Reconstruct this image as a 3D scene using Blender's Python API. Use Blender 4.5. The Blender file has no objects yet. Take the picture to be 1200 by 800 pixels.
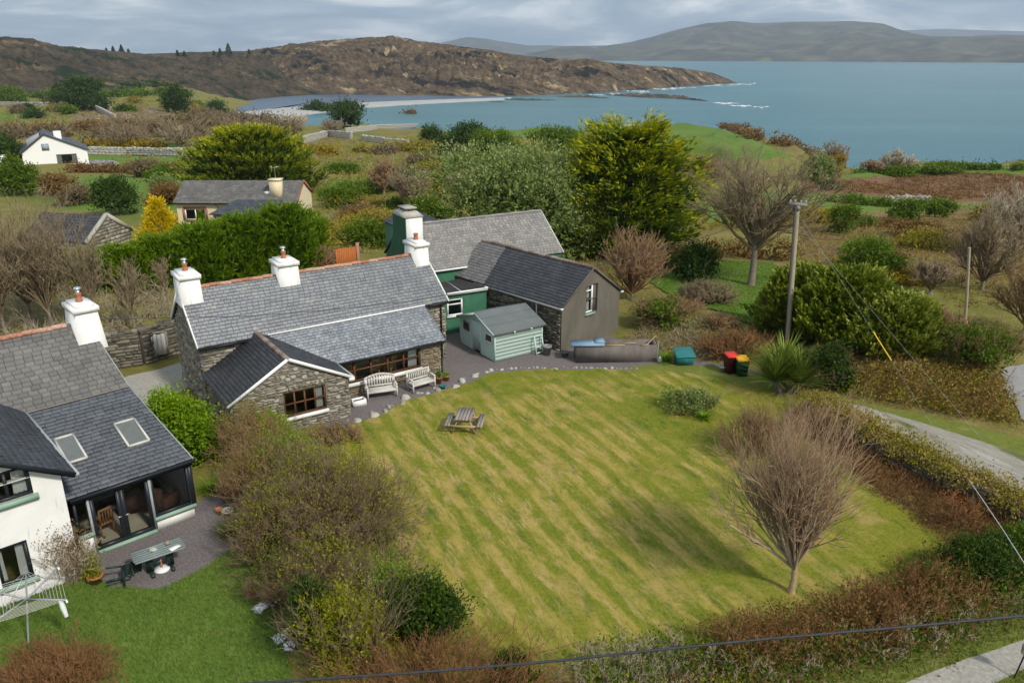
import bpy, math, random
import numpy as np
from mathutils import Vector, Matrix

SC = bpy.context.scene
COL = SC.collection
rng = np.random.default_rng(7)
random.seed(7)

# ------------------------------------------------------------------ camera
F = 933.0; H = 15.0; PITCH = math.atan(337 / 933.0)
sp, cp = math.sin(PITCH), math.cos(PITCH)
cam = bpy.data.objects.new('camera', bpy.data.cameras.new('camera'))
COL.objects.link(cam)
cam.location = (0, 0, H)
cam.rotation_euler = (math.pi / 2 - PITCH, 0, 0)
cam.data.sensor_fit = 'HORIZONTAL'; cam.data.sensor_width = 36; cam.data.lens = 36 * F / 1200
cam.data.clip_start = 0.3; cam.data.clip_end = 40000
SC.camera = cam

# ------------------------------------------------------------------ light, sky, exposure
SUN_DIR = Vector((0.52, -0.54, 0.66)).normalized()      # towards the sun
SUN_EL = math.asin(SUN_DIR.z); SUN_AZ = math.atan2(SUN_DIR.x, SUN_DIR.y)
sun = bpy.data.objects.new('sun', bpy.data.lights.new('sun', 'SUN'))
COL.objects.link(sun)
sun.data.energy = 3.0; sun.data.angle = math.radians(6.0); sun.data.color = (1.0, 0.94, 0.83)
sun.rotation_euler = SUN_DIR.to_track_quat('Z', 'Y').to_euler()
sun.location = (60, -60, 120)

world = bpy.data.worlds.new('World'); SC.world = world; world.use_nodes = True
nt = world.node_tree; nt.nodes.clear()
def N(t, kind, **kw):
    n = t.nodes.new(kind)
    for k, v in kw.items():
        if k in n.inputs: n.inputs[k].default_value = v
        else: setattr(n, k, v)
    return n
def build_world():
    L = nt.links.new
    sky = N(nt, 'ShaderNodeTexSky', sky_type='NISHITA', sun_disc=False)
    sky.sun_elevation = SUN_EL; sky.sun_rotation = SUN_AZ; sky.altitude = 50; sky.dust_density = 1.5
    tc = N(nt, 'ShaderNodeTexCoord')
    sep = N(nt, 'ShaderNodeSeparateXYZ'); L(tc.outputs['Generated'], sep.inputs[0])
    zz = N(nt, 'ShaderNodeMath', operation='MAXIMUM'); L(sep.outputs['Z'], zz.inputs[0]); zz.inputs[1].default_value = 0
    za = N(nt, 'ShaderNodeMath', operation='ADD'); L(zz.outputs[0], za.inputs[0]); za.inputs[1].default_value = 0.14
    dx = N(nt, 'ShaderNodeMath', operation='DIVIDE'); L(sep.outputs['X'], dx.inputs[0]); L(za.outputs[0], dx.inputs[1])
    dy = N(nt, 'ShaderNodeMath', operation='DIVIDE'); L(sep.outputs['Y'], dy.inputs[0]); L(za.outputs[0], dy.inputs[1])
    cb = N(nt, 'ShaderNodeCombineXYZ'); L(dx.outputs[0], cb.inputs[0]); L(dy.outputs[0], cb.inputs[1])
    n1 = N(nt, 'ShaderNodeTexNoise', Scale=0.85, Detail=9.0, Roughness=0.6, Distortion=0.5); L(cb.outputs[0], n1.inputs['Vector'])
    r1 = N(nt, 'ShaderNodeValToRGB'); L(n1.outputs['Fac'], r1.inputs[0])
    e = r1.color_ramp.elements
    e[0].position = 0.40; e[0].color = (1.9, 2.6, 3.4, 1)
    e[1].position = 0.60; e[1].color = (6.9, 7.0, 7.1, 1)
    m = e.new(0.5); m.color = (3.4, 3.95, 4.5, 1)
    n2 = N(nt, 'ShaderNodeTexNoise', Scale=0.16, Detail=4.0); L(cb.outputs[0], n2.inputs['Vector'])
    r2 = N(nt, 'ShaderNodeValToRGB'); L(n2.outputs['Fac'], r2.inputs[0])
    r2.color_ramp.elements[0].position = 0.25; r2.color_ramp.elements[0].color = (.82, .82, .82, 1)
    r2.color_ramp.elements[1].position = 0.5; r2.color_ramp.elements[1].color = (.97, .97, .97, 1)
    mx = N(nt, 'ShaderNodeMix', data_type='RGBA')
    L(r2.outputs[0], mx.inputs[0]); L(sky.outputs[0], mx.inputs[6]); L(r1.outputs[0], mx.inputs[7])
    bg = N(nt, 'ShaderNodeBackground', Strength=0.14); L(mx.outputs[2], bg.inputs[0])
    out = N(nt, 'ShaderNodeOutputWorld'); L(bg.outputs[0], out.inputs[0])
build_world()
SC.view_settings.view_transform = 'Standard'; SC.view_settings.look = 'None'
SC.view_settings.exposure = 0.28; SC.view_settings.gamma = 1.0
SC.cycles.max_bounces = 5; SC.cycles.diffuse_bounces = 2; SC.cycles.glossy_bounces = 2
SC.cycles.transparent_max_bounces = 8; SC.cycles.transmission_bounces = 2; SC.cycles.volume_bounces = 0
SC.cycles.caustics_reflective = False; SC.cycles.caustics_refractive = False

# ------------------------------------------------------------------ geometry of the place
def P(x, y, z=0.0):
    """Point at height z seen at (x, y) of the 1200 x 800 photograph."""
    u = (x - 600) / F; v = (y - 400) / F
    t = (H - z) / (sp + v * cp)
    return np.array([u * t, t * (cp - v * sp), z])
def zat(X, Y, py):
    v = (py - 400) / F
    return (-Y * sp - v * Y * cp) / (cp - v * sp) + H
def depth(g): return g[1] * cp - (g[2] - H) * sp
def to_px(X, Y, Z):
    Z = Z - H; d = np.maximum(Y * cp - Z * sp, 1e-3)
    return 600 + F * X / d, 400 + F * (-Z * cp - Y * sp) / d

# terrain: control points (photo column, row, height), interpolated over azimuth and log distance
ctl = []
def cpt(px, py, z):
    p = P(px, py, z); ctl.append((math.atan2(p[0], p[1]), math.log(math.hypot(p[0], p[1])), z))
def cpr(px, rr, z):
    ctl.append((math.atan2((px - 600) / F, cp + .36 * sp), math.log(rr), z))
for x in range(-400, 1700, 200):
    cpr(x, 20, 0); cpr(x, 40, 0)
    cpt(x, 300, -.3); cpt(x, 250, -2.0)
for x in range(-400, 1000, 175):
    cpt(x, 215, -4.5); cpt(x, 190, -7.2)
for x in range(-400, 860, 140):
    cpt(x, 170, -9.0)
for x in range(-400, 320, 120):
    cpt(x, 150, -10); cpt(x, 138, -10.5); cpt(x, 126, -11.0)
for x in range(-400, 230, 120):
    cpt(x, 110, -11); cpr(x, 700, -9)
for x in (300, 370, 430):
    cpt(x, 150, -13.0); cpr(x, 400, -17); cpr(x, 460, -27); cpr(x, 640, -32)
for x in (500, 570, 640, 710, 770):
    cpt(x, 152, -12.0); cpr(x, 325, -13.0); cpr(x, 362, -27); cpr(x, 480, -32); cpr(x, 640, -34)
cpt(800, 144, -12.5); cpr(820, 345, -14); cpr(830, 372, -27)
cpt(850, 154, -12); cpt(900, 166, -11.5); cpt(945, 182, -11); cpt(985, 206, -9.5)
cpr(880, 318, -27); cpr(925, 278, -27); cpr(965, 236, -27); cpr(1000, 212, -27)
for x in (1050, 1120, 1200, 1400, 1600):
    cpt(x, 215, -6.0); cpt(x, 197, -9.2); cpr(x, math.exp(ctl[-1][1]) + 24, -27)
for x in (860, 1000, 1200, 1600):
    cpr(x, 420, -33); cpr(x, 640, -34)
ctl = np.array(ctl)
KT = 3.0
def _phi(a): return np.sqrt(a + 0.0006)
def _mat(t, l):
    return _phi(((t[:, None] - ctl[None, :, 0]) * KT) ** 2 + (l[:, None] - ctl[None, :, 1]) ** 2)
_A = _mat(ctl[:, 0], ctl[:, 1]); _n = len(ctl)
_B = np.zeros((_n + 1, _n + 1)); _B[:_n, :_n] = _A + np.eye(_n) * 1e-3; _B[_n, :_n] = 1; _B[:_n, _n] = 1
_W = np.linalg.solve(_B, np.concatenate([ctl[:, 2], [0]]))
bumps = [(*P(812, 384)[:2], 2.6, .8), (*P(860, 392)[:2], 2.8, .6), (*P(1110, 440)[:2], 5.5, 1.0), (*P(1010, 425)[:2], 4, .7)]
def hgt(X, Y):
    X = np.atleast_1d(np.asarray(X, float)); Y = np.atleast_1d(np.asarray(Y, float))
    out = np.zeros(len(X)); rr = np.hypot(X, Y)
    m = (rr > 46) & (Y > 10)
    if m.any():
        t = np.arctan2(X[m], Y[m]); l = np.log(rr[m]); z = np.zeros(m.sum())
        for i in range(0, m.sum(), 20000):
            mm = _mat(t[i:i + 20000], l[i:i + 20000]); q = mm @ _W[:_n] + _W[_n]
            zz = ctl[np.argpartition(mm, 5, axis=1)[:, :5], 2]; z[i:i + 20000] = np.clip(q, zz.min(1) - .4, zz.max(1) + .4)
        r_ = rr[m]
        k = np.clip((r_ - 48) / 22, 0, 1); k = k * k * (3 - 2 * k)
        wob = (np.sin(X[m] * .11 + 1.3 * np.sin(Y[m] * .05)) * np.sin(Y[m] * .083 + .7) * .5 + np.sin(X[m] * .31 + Y[m] * .22) * .18) * np.clip((r_ - 70) / 60, 0, 1) * 1.3
        out[m] = z * k + wob
    for bx, by, br, ba in bumps:
        out += ba * np.exp(-((X - bx) ** 2 + (Y - by) ** 2) / (br * br) * 1.3)
    return out
def GP(px, py):
    """Ground point seen at a place of the photograph."""
    z = 0.0
    for _ in range(60):
        p = P(px, py, z); zn = float(hgt(p[0], p[1])[0]); z = .6 * z + .4 * zn
    p = P(px, py, z); return p
SEA = -25.0

# ------------------------------------------------------------------ mesh accumulator
class MB:
    def __init__(self): self.v = []; self.f = {3: [], 4: []}; self.t = []; self.m = {3: [], 4: []}; self.n = 0
    def add(self, v, f, tint=.5, mat=0):
        v = np.asarray(v, float).reshape(-1, 3); f = np.asarray(f, int)
        if len(f) == 0: return
        k = f.shape[1]
        self.v.append(v); self.f[k].append(f + self.n); self.m[k].append(np.full(len(f), mat, int))
        self.t.append(np.broadcast_to(np.asarray(tint, float), (len(v),)).copy()); self.n += len(v)
    def poly(self, pts, tint=.5, mat=0):
        pts = list(pts)
        if len(pts) == 4: self.add(pts, [[0, 1, 2, 3]], tint, mat)
        else: self.add(pts, [[0, i, i + 1] for i in range(1, len(pts) - 1)], tint, mat)
    def box(self, x0, x1, y0, y1, z0, z1, tint=.5, mat=0, M=None):
        v = np.array([[x, y, z] for z in (z0, z1) for y in (y0, y1) for x in (x0, x1)], float)
        if M is not None: v = np.array([M @ Vector(p) for p in v])
        self.add(v, [[0, 2, 3, 1], [4, 5, 7, 6], [0, 1, 5, 4], [2, 6, 7, 3], [0, 4, 6, 2], [1, 3, 7, 5]], tint, mat)
    def bar(self, a, b, w, h, tint=.5, mat=0, up=(0, 0, 1)):
        a = Vector(a); b = Vector(b); d = (b - a); L = d.length; d.normalize(); u = Vector(up)
        s = d.cross(u)
        if s.length < 1e-4: s = d.cross(Vector((1, 0, 0)))
        s.normalize(); u = s.cross(d)
        v = []
        for q in (a, b):
            for i, j in ((-1, -1), (1, -1), (1, 1), (-1, 1)): v.append(q + s * (i * w / 2) + u * (j * h / 2))
        self.add(v, [[3, 2, 1, 0], [4, 5, 6, 7], [0, 1, 5, 4], [1, 2, 6, 5], [2, 3, 7, 6], [3, 0, 4, 7]], tint, mat)
    def tube(self, pts, rad, sides=8, tint=.5, mat=0, cap=True):
        pts = [Vector(p) for p in pts]; n = len(pts)
        rad = [rad] * n if np.isscalar(rad) else list(rad)
        v = []; f = []
        for i, p in enumerate(pts):
            d = (pts[min(i + 1, n - 1)] - pts[max(i - 1, 0)]).normalized()
            a = d.cross(Vector((0, 0, 1)) if abs(d.z) < .9 else Vector((1, 0, 0))).normalized(); b = d.cross(a)
            for k in range(sides):
                q = 2 * math.pi * k / sides; v.append(p + (a * math.cos(q) + b * math.sin(q)) * rad[i])
        for i in range(n - 1):
            for k in range(sides):
                k2 = (k + 1) % sides; f.append([i * sides + k, i * sides + k2, (i + 1) * sides + k2, (i + 1) * sides + k])
        self.add(v, f, tint, mat)
        if cap:
            for base, rev in ((0, 1), ((n - 1) * sides, 0)):
                ring = v[base:base + sides]
                self.poly(ring if not rev else ring[::-1], tint, mat)
    def lathe(self, c, prof, sides=14, tint=.5, mat=0):
        v = []; f = []
        for r, z in prof:
            for k in range(sides):
                q = 2 * math.pi * k / sides; v.append((c[0] + r * math.cos(q), c[1] + r * math.sin(q), c[2] + z))
        for i in range(len(prof) - 1):
            for k in range(sides):
                k2 = (k + 1) % sides; f.append([i * sides + k, i * sides + k2, (i + 1) * sides + k2, (i + 1) * sides + k])
        self.add(v, f, tint, mat)
    def build(self, name, mats, parent=None, smooth=False, kind=None):
        me = bpy.data.meshes.new(name)
        if not isinstance(mats, (list, tuple)): mats = [mats]
        for m in mats: me.materials.append(m)
        v = np.concatenate(self.v) if self.v else np.zeros((0, 3))
        q = np.concatenate(self.f[4]) if self.f[4] else np.zeros((0, 4), int)
        t = np.concatenate(self.f[3]) if self.f[3] else np.zeros((0, 3), int)
        mi = np.concatenate(self.m[4] + self.m[3]) if (self.m[4] or self.m[3]) else np.zeros(0, int)
        me.vertices.add(len(v)); me.vertices.foreach_set('co', v.astype(np.float32).ravel())
        loops = np.concatenate([q.ravel(), t.ravel()])
        me.loops.add(len(loops)); me.loops.foreach_set('vertex_index', loops.astype(np.int32))
        starts = np.concatenate([np.arange(len(q)) * 4, len(q) * 4 + np.arange(len(t)) * 3])
        me.polygons.add(len(q) + len(t)); me.polygons.foreach_set('loop_start', starts.astype(np.int32))
        me.polygons.foreach_set('material_index', mi.astype(np.int32))
        if smooth: me.polygons.foreach_set('use_smooth', np.ones(len(mi), bool))
        me.update(calc_edges=True)
        a = me.attributes.new('tint', 'FLOAT', 'POINT'); a.data.foreach_set('value', np.concatenate(self.t).astype(np.float32))
        o = bpy.data.objects.new(name, me); COL.objects.link(o)
        if parent is not None: o.parent = parent
        if kind: o['kind'] = kind
        return o

def tag(o, label=None, cat=None, group=None, kind=None):
    if label: o['label'] = label
    if cat: o['category'] = cat
    if group: o['group'] = group
    if kind: o['kind'] = kind
    return o
def empty(name, loc, rz=0, label=None, cat=None, group=None):
    o = bpy.data.objects.new(name, None); COL.objects.link(o)
    o.location = loc; o.rotation_euler = (0, 0, rz); o.empty_display_size = .2
    return tag(o, label, cat, group)
def link_copy(o, parent=None):
    c = o.copy(); COL.objects.link(c); c.parent = parent; return c
def copy_tree(o, parent=None):
    c = link_copy(o, parent)
    for ch in list(o.children): copy_tree(ch, c)
    return c

# ------------------------------------------------------------------ materials
def vivid(c, sat, gain):
    l = .3 * c[0] + .59 * c[1] + .11 * c[2]
    return tuple(max(.002, (l + (x - l) * sat) * gain) for x in c)
def mat(name, cols, rough=.8, scale=3.0, bump=0.0, bscale=30.0, nmix=.5, spec=.3, trans=0.0, metal=0.0, detail=5.0, stretch=None, wear=None, wst=None):
    """cols: two to four colours; the ramp is driven by the per-piece tint mixed with noise in space."""
    if name.startswith(('leaf', 'twig', 'scrub', 'thicket')):          # fresh, warm plant colours
        cols = [vivid(c, 1.04 if name.startswith('twig') else 1.28, 1.18 if name.startswith('twig') else 1.3) for c in cols]
    m = bpy.data.materials.new(name); m.use_nodes = True; t = m.node_tree; t.nodes.clear(); L = t.links.new
    at = N(t, 'ShaderNodeAttribute', attribute_name='tint')
    tc = N(t, 'ShaderNodeTexCoord'); src = tc.outputs['Object']
    if stretch:
        mp = N(t, 'ShaderNodeMapping'); mp.inputs['Scale'].default_value = stretch; L(src, mp.inputs[0]); src = mp.outputs[0]
    no = N(t, 'ShaderNodeTexNoise', Scale=scale, Detail=detail, Roughness=.62); L(src, no.inputs['Vector'])
    mr = N(t, 'ShaderNodeMapRange'); mr.inputs[1].default_value = .28; mr.inputs[2].default_value = .72; L(no.outputs['Fac'], mr.inputs[0])
    mx = N(t, 'ShaderNodeMix'); mx.inputs[0].default_value = nmix; L(at.outputs['Fac'], mx.inputs[2]); L(mr.outputs[0], mx.inputs[3])
    rp = N(t, 'ShaderNodeValToRGB'); L(mx.outputs[0], rp.inputs[0]); el = rp.color_ramp.elements
    while len(el) < len(cols): el.new(.5)
    for i, c in enumerate(cols):
        el[i].position = i / (len(cols) - 1) if len(cols) > 1 else 0; el[i].color = (*c, 1)
    colr = rp.outputs[0]
    if wear:                                     # (colour, noise scale, threshold)
        n3 = N(t, 'ShaderNodeTexNoise', Scale=wear[1], Detail=6.0, Roughness=.7); ws = tc.outputs['Object']
        if wst: w0 = N(t, 'ShaderNodeMapping'); w0.inputs['Scale'].default_value = wst; L(ws, w0.inputs[0]); ws = w0.outputs[0]
        L(ws, n3.inputs['Vector'])
        m3 = N(t, 'ShaderNodeMapRange'); m3.inputs[1].default_value = wear[2]; m3.inputs[2].default_value = wear[2] + .08; L(n3.outputs['Fac'], m3.inputs[0])
        x3 = N(t, 'ShaderNodeMix', data_type='RGBA'); L(m3.outputs[0], x3.inputs[0]); L(colr, x3.inputs[6]); x3.inputs[7].default_value = (*wear[0], 1); colr = x3.outputs[2]
    b = N(t, 'ShaderNodeBsdfPrincipled', Roughness=rough, Metallic=metal)
    b.inputs['Specular IOR Level'].default_value = spec; L(colr, b.inputs['Base Color'])
    if bump:
        n2 = N(t, 'ShaderNodeTexNoise', Scale=bscale, Detail=6.0, Roughness=.65); L(src, n2.inputs['Vector'])
        bp = N(t, 'ShaderNodeBump', Strength=bump, Distance=.05); L(n2.outputs['Fac'], bp.inputs['Height']); L(bp.outputs[0], b.inputs['Normal'])
    o = N(t, 'ShaderNodeOutputMaterial')
    if trans:
        tr = N(t, 'ShaderNodeBsdfTranslucent'); L(colr, tr.inputs[0])
        ms = N(t, 'ShaderNodeMixShader'); ms.inputs[0].default_value = trans; L(b.outputs[0], ms.inputs[1]); L(tr.outputs[0], ms.inputs[2]); L(ms.outputs[0], o.inputs[0])
    else: L(b.outputs[0], o.inputs[0])
    return m
def glass_mat():
    m = bpy.data.materials.new('glass'); m.use_nodes = True; t = m.node_tree; t.nodes.clear(); L = t.links.new
    tr = N(t, 'ShaderNodeBsdfTransparent'); tr.inputs[0].default_value = (.93, .96, .95, 1)
    gl = N(t, 'ShaderNodeBsdfGlossy', Roughness=.02)
    fr = N(t, 'ShaderNodeFresnel', IOR=1.5)
    mx = N(t, 'ShaderNodeMixShader'); L(fr.outputs[0], mx.inputs[0]); L(tr.outputs[0], mx.inputs[1]); L(gl.outputs[0], mx.inputs[2])
    o = N(t, 'ShaderNodeOutputMaterial'); L(mx.outputs[0], o.inputs[0]); return m
GLASS = glass_mat()
M_ = {}
def defmats():
    d = M_
    d['slate_blue'] = mat('slate_blue', [(.088, .096, .11), (.128, .14, .157), (.185, .197, .215)], .42, 1.2, .25, 14, .4, .5, wear=((.22, .22, .20), 1.3, .57))
    d['slate_sun'] = mat('slate_sun', [(.08, .095, .118), (.14, .16, .188), (.225, .248, .275)], .4, 1.5, .25, 14, .35, .5, wear=((.27, .295, .32), 1.6, .58))
    d['slate_dark'] = mat('slate_dark', [(.022, .023, .027), (.038, .04, .047), (.07, .072, .078)], .5, 2, .25, 14, .4, .45, wear=((.10, .10, .075), 3, .64))
    d['slate_brown'] = mat('slate_brown', [(.07, .067, .064), (.115, .11, .105), (.17, .165, .155)], .6, 1.0, .3, 14, .45, .4, wear=((.22, .2, .15), 5, .66))
    d['slate_grey'] = mat('slate_grey', [(.13, .125, .12), (.195, .188, .18), (.28, .265, .25)], .6, 1.0, .3, 14, .4, .4, wear=((.33, .30, .24), 4, .68))
    d['slate_cons'] = mat('slate_cons', [(.024, .029, .037), (.042, .05, .062), (.075, .085, .10)], .48, 1.4, .25, 14, .45, .5, wear=((.16, .17, .14), 3, .68))
    d['slate_b3'] = mat('slate_b3', [(.03, .032, .04), (.05, .053, .063), (.085, .09, .10)], .5, 1.2, .2, 14, .45, .45, wear=((.13, .125, .10), 2.4, .63))
    d['felt'] = mat('felt', [(.10, .115, .115), (.15, .165, .165)], .85, 1.5, .3, 60, .7)
    d['black_felt'] = mat('black_felt', [(.018, .017, .017), (.045, .04, .04)], .8, 1.3, .2, 20, .8)
    d['stone'] = mat('stone', [(.10, .09, .072), (.19, .17, .135), (.30, .275, .225), (.42, .40, .35)], .85, 4, .5, 18, .3)
    d['stone_dark'] = mat('stone_dark', [(.045, .04, .032), (.10, .09, .07), (.18, .16, .12), (.27, .25, .2)], .85, 4, .5, 18, .3)
    d['stone_warm'] = mat('stone_warm', [(.10, .075, .045), (.21, .165, .10), (.29, .245, .17), (.37, .34, .28)], .85, 4, .5, 18, .3)
    d['mortar'] = mat('mortar', [(.14, .125, .10), (.22, .20, .165)], .95, 8, .6, 40, .8)
    d['mortar_dark'] = mat('mortar_dark', [(.05, .045, .035), (.10, .09, .07)], .95, 8, .6, 40, .8)
    d['pale_stone'] = mat('pale_stone', [(.27, .255, .22), (.48, .46, .41)], .85, 8, .4, 20, .6)
    d['white'] = mat('white', [(.68, .67, .64), (.80, .795, .775)], .7, 1.6, .15, 30, .8, .3, wear=((.52, .50, .44), 1.6, .60), wst=(2.5, 2.5, .35))
    d['white_paint'] = mat('white_paint', [(.74, .74, .72), (.82, .82, .80)], .5, 5, 0, 1, .7)
    d['pebble'] = mat('pebble', [(.115, .102, .08), (.185, .168, .138)], .95, 1.1, .8, 90, .8, .2, stretch=(1, 1, .45), wear=((.12, .115, .09), 1.4, .57), wst=(2, 2, .4))
    d['green_wall'] = mat('green_wall', [(.026, .11, .062), (.048, .17, .098)], .7, 1.5, .2, 30, .8, .3, wear=((.09, .18, .13), 1.6, .58), wst=(2.5, 2.5, .4))
    d['green_dark'] = mat('green_dark', [(.018, .07, .04), (.03, .11, .06)], .7, 1.5, .2, 30, .8)
    d['sage'] = mat('sage', [(.20, .31, .235), (.26, .38, .29)], .6, 5, .1, 40, .7)
    d['shed'] = mat('shed', [(.40, .54, .49), (.50, .64, .58), (.57, .70, .64)], .6, 2.2, .3, 12, .45, .3, stretch=(.35, .35, 6))
    d['brown_wood'] = mat('brown_wood', [(.075, .03, .014), (.13, .055, .025)], .5, 8, .1, 30, .7)
    d['anthracite'] = mat('anthracite', [(.012, .015, .02), (.022, .027, .034)], .4, 6, 0, 1, .7)
    d['blackplastic'] = mat('blackplastic', [(.01, .01, .011), (.02, .02, .022)], .45, 6, 0, 1, .7)
    d['weathered'] = mat('weathered', [(.16, .135, .12), (.24, .21, .19), (.33, .29, .265)], .85, 6, .3, 20, .5, .2, stretch=(8, 1, 8))
    d['fresh_wood'] = mat('fresh_wood', [(.27, .20, .11), (.40, .31, .18)], .75, 6, .2, 20, .7)
    d['bench_white'] = mat('bench_white', [(.46, .44, .40), (.60, .58, .54)], .7, 9, .15, 30, .7)
    d['terracotta'] = mat('terracotta', [(.30, .10, .045), (.42, .16, .08)], .8, 9, .1, 30, .7)
    d['ridge'] = mat('ridge', [(.16, .06, .04), (.32, .13, .08), (.42, .25, .17), (.50, .47, .42)], .85, 11, .4, 30, .55, .2)
    d['ridge_dark'] = mat('ridge_dark', [(.07, .05, .045), (.16, .10, .08), (.28, .23, .19), (.42, .40, .35)], .85, 12, .4, 30, .6, .2)
    d['metal'] = mat('metal', [(.45, .46, .47), (.6, .61, .62)], .35, 9, 0, 1, .7, .5, metal=.8)
    d['concrete'] = mat('concrete', [(.09, .075, .07), (.15, .13, .12), (.20, .18, .165)], .9, 1.6, .4, 40, .8, stretch=(1, 1, .35))
    d['lead'] = mat('lead', [(.24, .26, .27), (.38, .40, .41)], .55, 4, .1, 20, .8)
    d['pole_wood'] = mat('pole_wood', [(.22, .18, .12), (.33, .28, .2), (.42, .37, .28)], .85, 4, .3, 30, .7, .2, stretch=(6, 6, .6))
    d['cream'] = mat('cream', [(.62, .52, .34), (.72, .62, .43)], .8, 1.5, .1, 30, .8)
    d['brick_red'] = mat('brick_red', [(.26, .09, .06), (.36, .14, .10)], .8, 6, .1, 30, .7)
    d['orange_wood'] = mat('orange_wood', [(.33, .085, .02), (.45, .14, .035)], .7, 5, .1, 30, .6)
    d['teal'] = mat('teal', [(.012, .11, .11), (.03, .17, .165)], .45, 5, 0, 1, .7)
    d['bin_red'] = mat('bin_red', [(.05, .008, .01), (.085, .014, .018)], .5, 5, 0, 1, .7)
    d['lid_red'] = mat('lid_red', [(.52, .03, .02), (.65, .05, .03)], .45, 5, 0, 1, .7)
    d['bin_green'] = mat('bin_green', [(.012, .06, .03), (.02, .085, .04)], .5, 5, 0, 1, .7)
    d['lid_yellow'] = mat('lid_yellow', [(.72, .33, .01), (.82, .45, .02)], .45, 5, 0, 1, .7)
    d['blue_board'] = mat('blue_board', [(.13, .22, .30), (.22, .33, .42)], .6, 4, .1, 30, .7)
    d['grey_plastic'] = mat('grey_plastic', [(.16, .17, .17), (.23, .24, .24)], .6, 5, 0, 1, .7)
    d['green_plastic'] = mat('green_plastic', [(.008, .02, .016), (.014, .032, .026)], .4, 5, 0, 1, .7)
    d['sage_table'] = mat('sage_table', [(.15, .185, .175), (.25, .285, .27)], .55, 3, .1, 20, .8)
    d['curtain'] = mat('curtain', [(.55, .56, .54), (.72, .72, .70)], .9, 3, 0, 1, .7)
    d['room'] = mat('room', [(.34, .29, .22), (.50, .44, .34)], .9, 1.5, 0, 1, .8)
    d['pine'] = mat('pine', [(.32, .15, .05), (.44, .22, .085)], .6, 5, 0, 1, .7)
    d['yellow_pine'] = mat('yellow_pine', [(.5, .33, .10), (.62, .43, .16)], .6, 5, 0, 1, .7)
    d['cloth_dark'] = mat('cloth_dark', [(.03, .018, .014), (.12, .06, .035)], .9, 14, 0, 1, .9)
    d['bag'] = mat('bag', [(.62, .64, .67), (.8, .8, .82)], .4, 9, .2, 20, .8)
    d['wire'] = mat('wire', [(.02, .022, .026), (.05, .053, .06)], .6, 9, 0, 1, .8)
    d['wire_pale'] = mat('wire_pale', [(.45, .46, .48), (.62, .63, .64)], .4, 9, 0, 1, .8)
    d['yellow'] = mat('yellow', [(.7, .45, .02), (.8, .55, .04)], .5, 9, 0, 1, .8)
    # vegetation
    LF = dict(rough=.55, spec=.25, trans=.25)
    d['bark'] = mat('bark', [(.085, .07, .05), (.17, .145, .11), (.26, .235, .19)], .9, 8, .3, 20, .7)
    d['twig_grey'] = mat('twig_grey', [(.08, .058, .032), (.15, .113, .066), (.25, .20, .13)], .9, 1.5, 0, 1, .4)
    d['twig_tree'] = mat('twig_tree', [(.37, .32, .24), (.31, .24, .16), (.27, .185, .115), (.28, .185, .11)], .9, 1.0, 0, 1, .15)
    d['twig_pale'] = mat('twig_pale', [(.17, .135, .09), (.28, .23, .16), (.42, .37, .28)], .9, 1.5, 0, 1, .35)
    d['twig_red'] = mat('twig_red', [(.10, .055, .028), (.18, .11, .056), (.27, .18, .095)], .9, 1.2, 0, 1, .4)
    d['twig_dark'] = mat('twig_dark', [(.045, .03, .014), (.09, .06, .03), (.15, .105, .06), (.22, .17, .11)], .9, 1.5, 0, 1, .3)
    d['twig_rust'] = mat('twig_rust', [(.085, .04, .018), (.16, .08, .032), (.24, .135, .06)], .9, 1.0, 0, 1, .45)
    d['leaf_bright'] = mat('leaf_bright', [(.045, .085, .008), (.115, .18, .016), (.23, .30, .035)], scale=1.4, nmix=.35, **LF)
    d['leaf_mid'] = mat('leaf_mid', [(.028, .048, .008), (.065, .10, .015), (.13, .17, .035)], scale=1.2, nmix=.35, **LF)
    d['leaf_dark'] = mat('leaf_dark', [(.010, .020, .005), (.026, .046, .010), (.06, .09, .02)], scale=1.2, nmix=.35, **LF)
    d['leaf_yellow'] = mat('leaf_yellow', [(.05, .065, .008), (.14, .15, .014), (.30, .28, .03)], scale=1.6, nmix=.4, **LF)
    d['leaf_gold'] = mat('leaf_gold', [(.24, .19, .012), (.45, .35, .02), (.65, .52, .04)], scale=2, nmix=.3, **LF)
    d['leaf_conifer'] = mat('leaf_conifer', [(.026, .05, .005), (.085, .135, .012), (.165, .22, .022)], scale=.9, nmix=.4, **LF)
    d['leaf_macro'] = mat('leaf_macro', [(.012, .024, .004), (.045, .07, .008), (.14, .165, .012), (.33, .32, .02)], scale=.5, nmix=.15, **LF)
    d['leaf_olive'] = mat('leaf_olive', [(.06, .085, .028), (.135, .17, .062), (.24, .27, .14)], scale=.9, nmix=.3, **LF)
    d['leaf_pale'] = mat('leaf_pale', [(.03, .05, .010), (.105, .135, .026), (.33, .33, .12)], scale=.7, nmix=.25, **LF)
    d['leaf_flax'] = mat('leaf_flax', [(.05, .08, .02), (.115, .155, .04), (.26, .28, .10)], scale=1, nmix=.2, **LF)
    d['leaf_gorse'] = mat('leaf_gorse', [(.05, .055, .012), (.16, .125, .012), (.42, .27, .015)], scale=.5, nmix=.4, **LF)
    d['leaf_brown'] = mat('leaf_brown', [(.075, .042, .018), (.13, .08, .035), (.19, .13, .06)], scale=1, nmix=.4, **LF)
    d['thicket'] = mat('thicket', [(.075, .056, .036), (.13, .10, .062), (.19, .155, .10)], scale=.25, nmix=.4, **LF)
    d['leaf_rust'] = mat('leaf_rust', [(.2, .065, .012), (.36, .14, .03)], scale=3, nmix=.4, **LF)
    d['scrub'] = mat('scrub', [(.10, .07, .022), (.15, .15, .03), (.22, .17, .065), (.33, .26, .13)], scale=.35, nmix=.55, **LF)
defmats()

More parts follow.
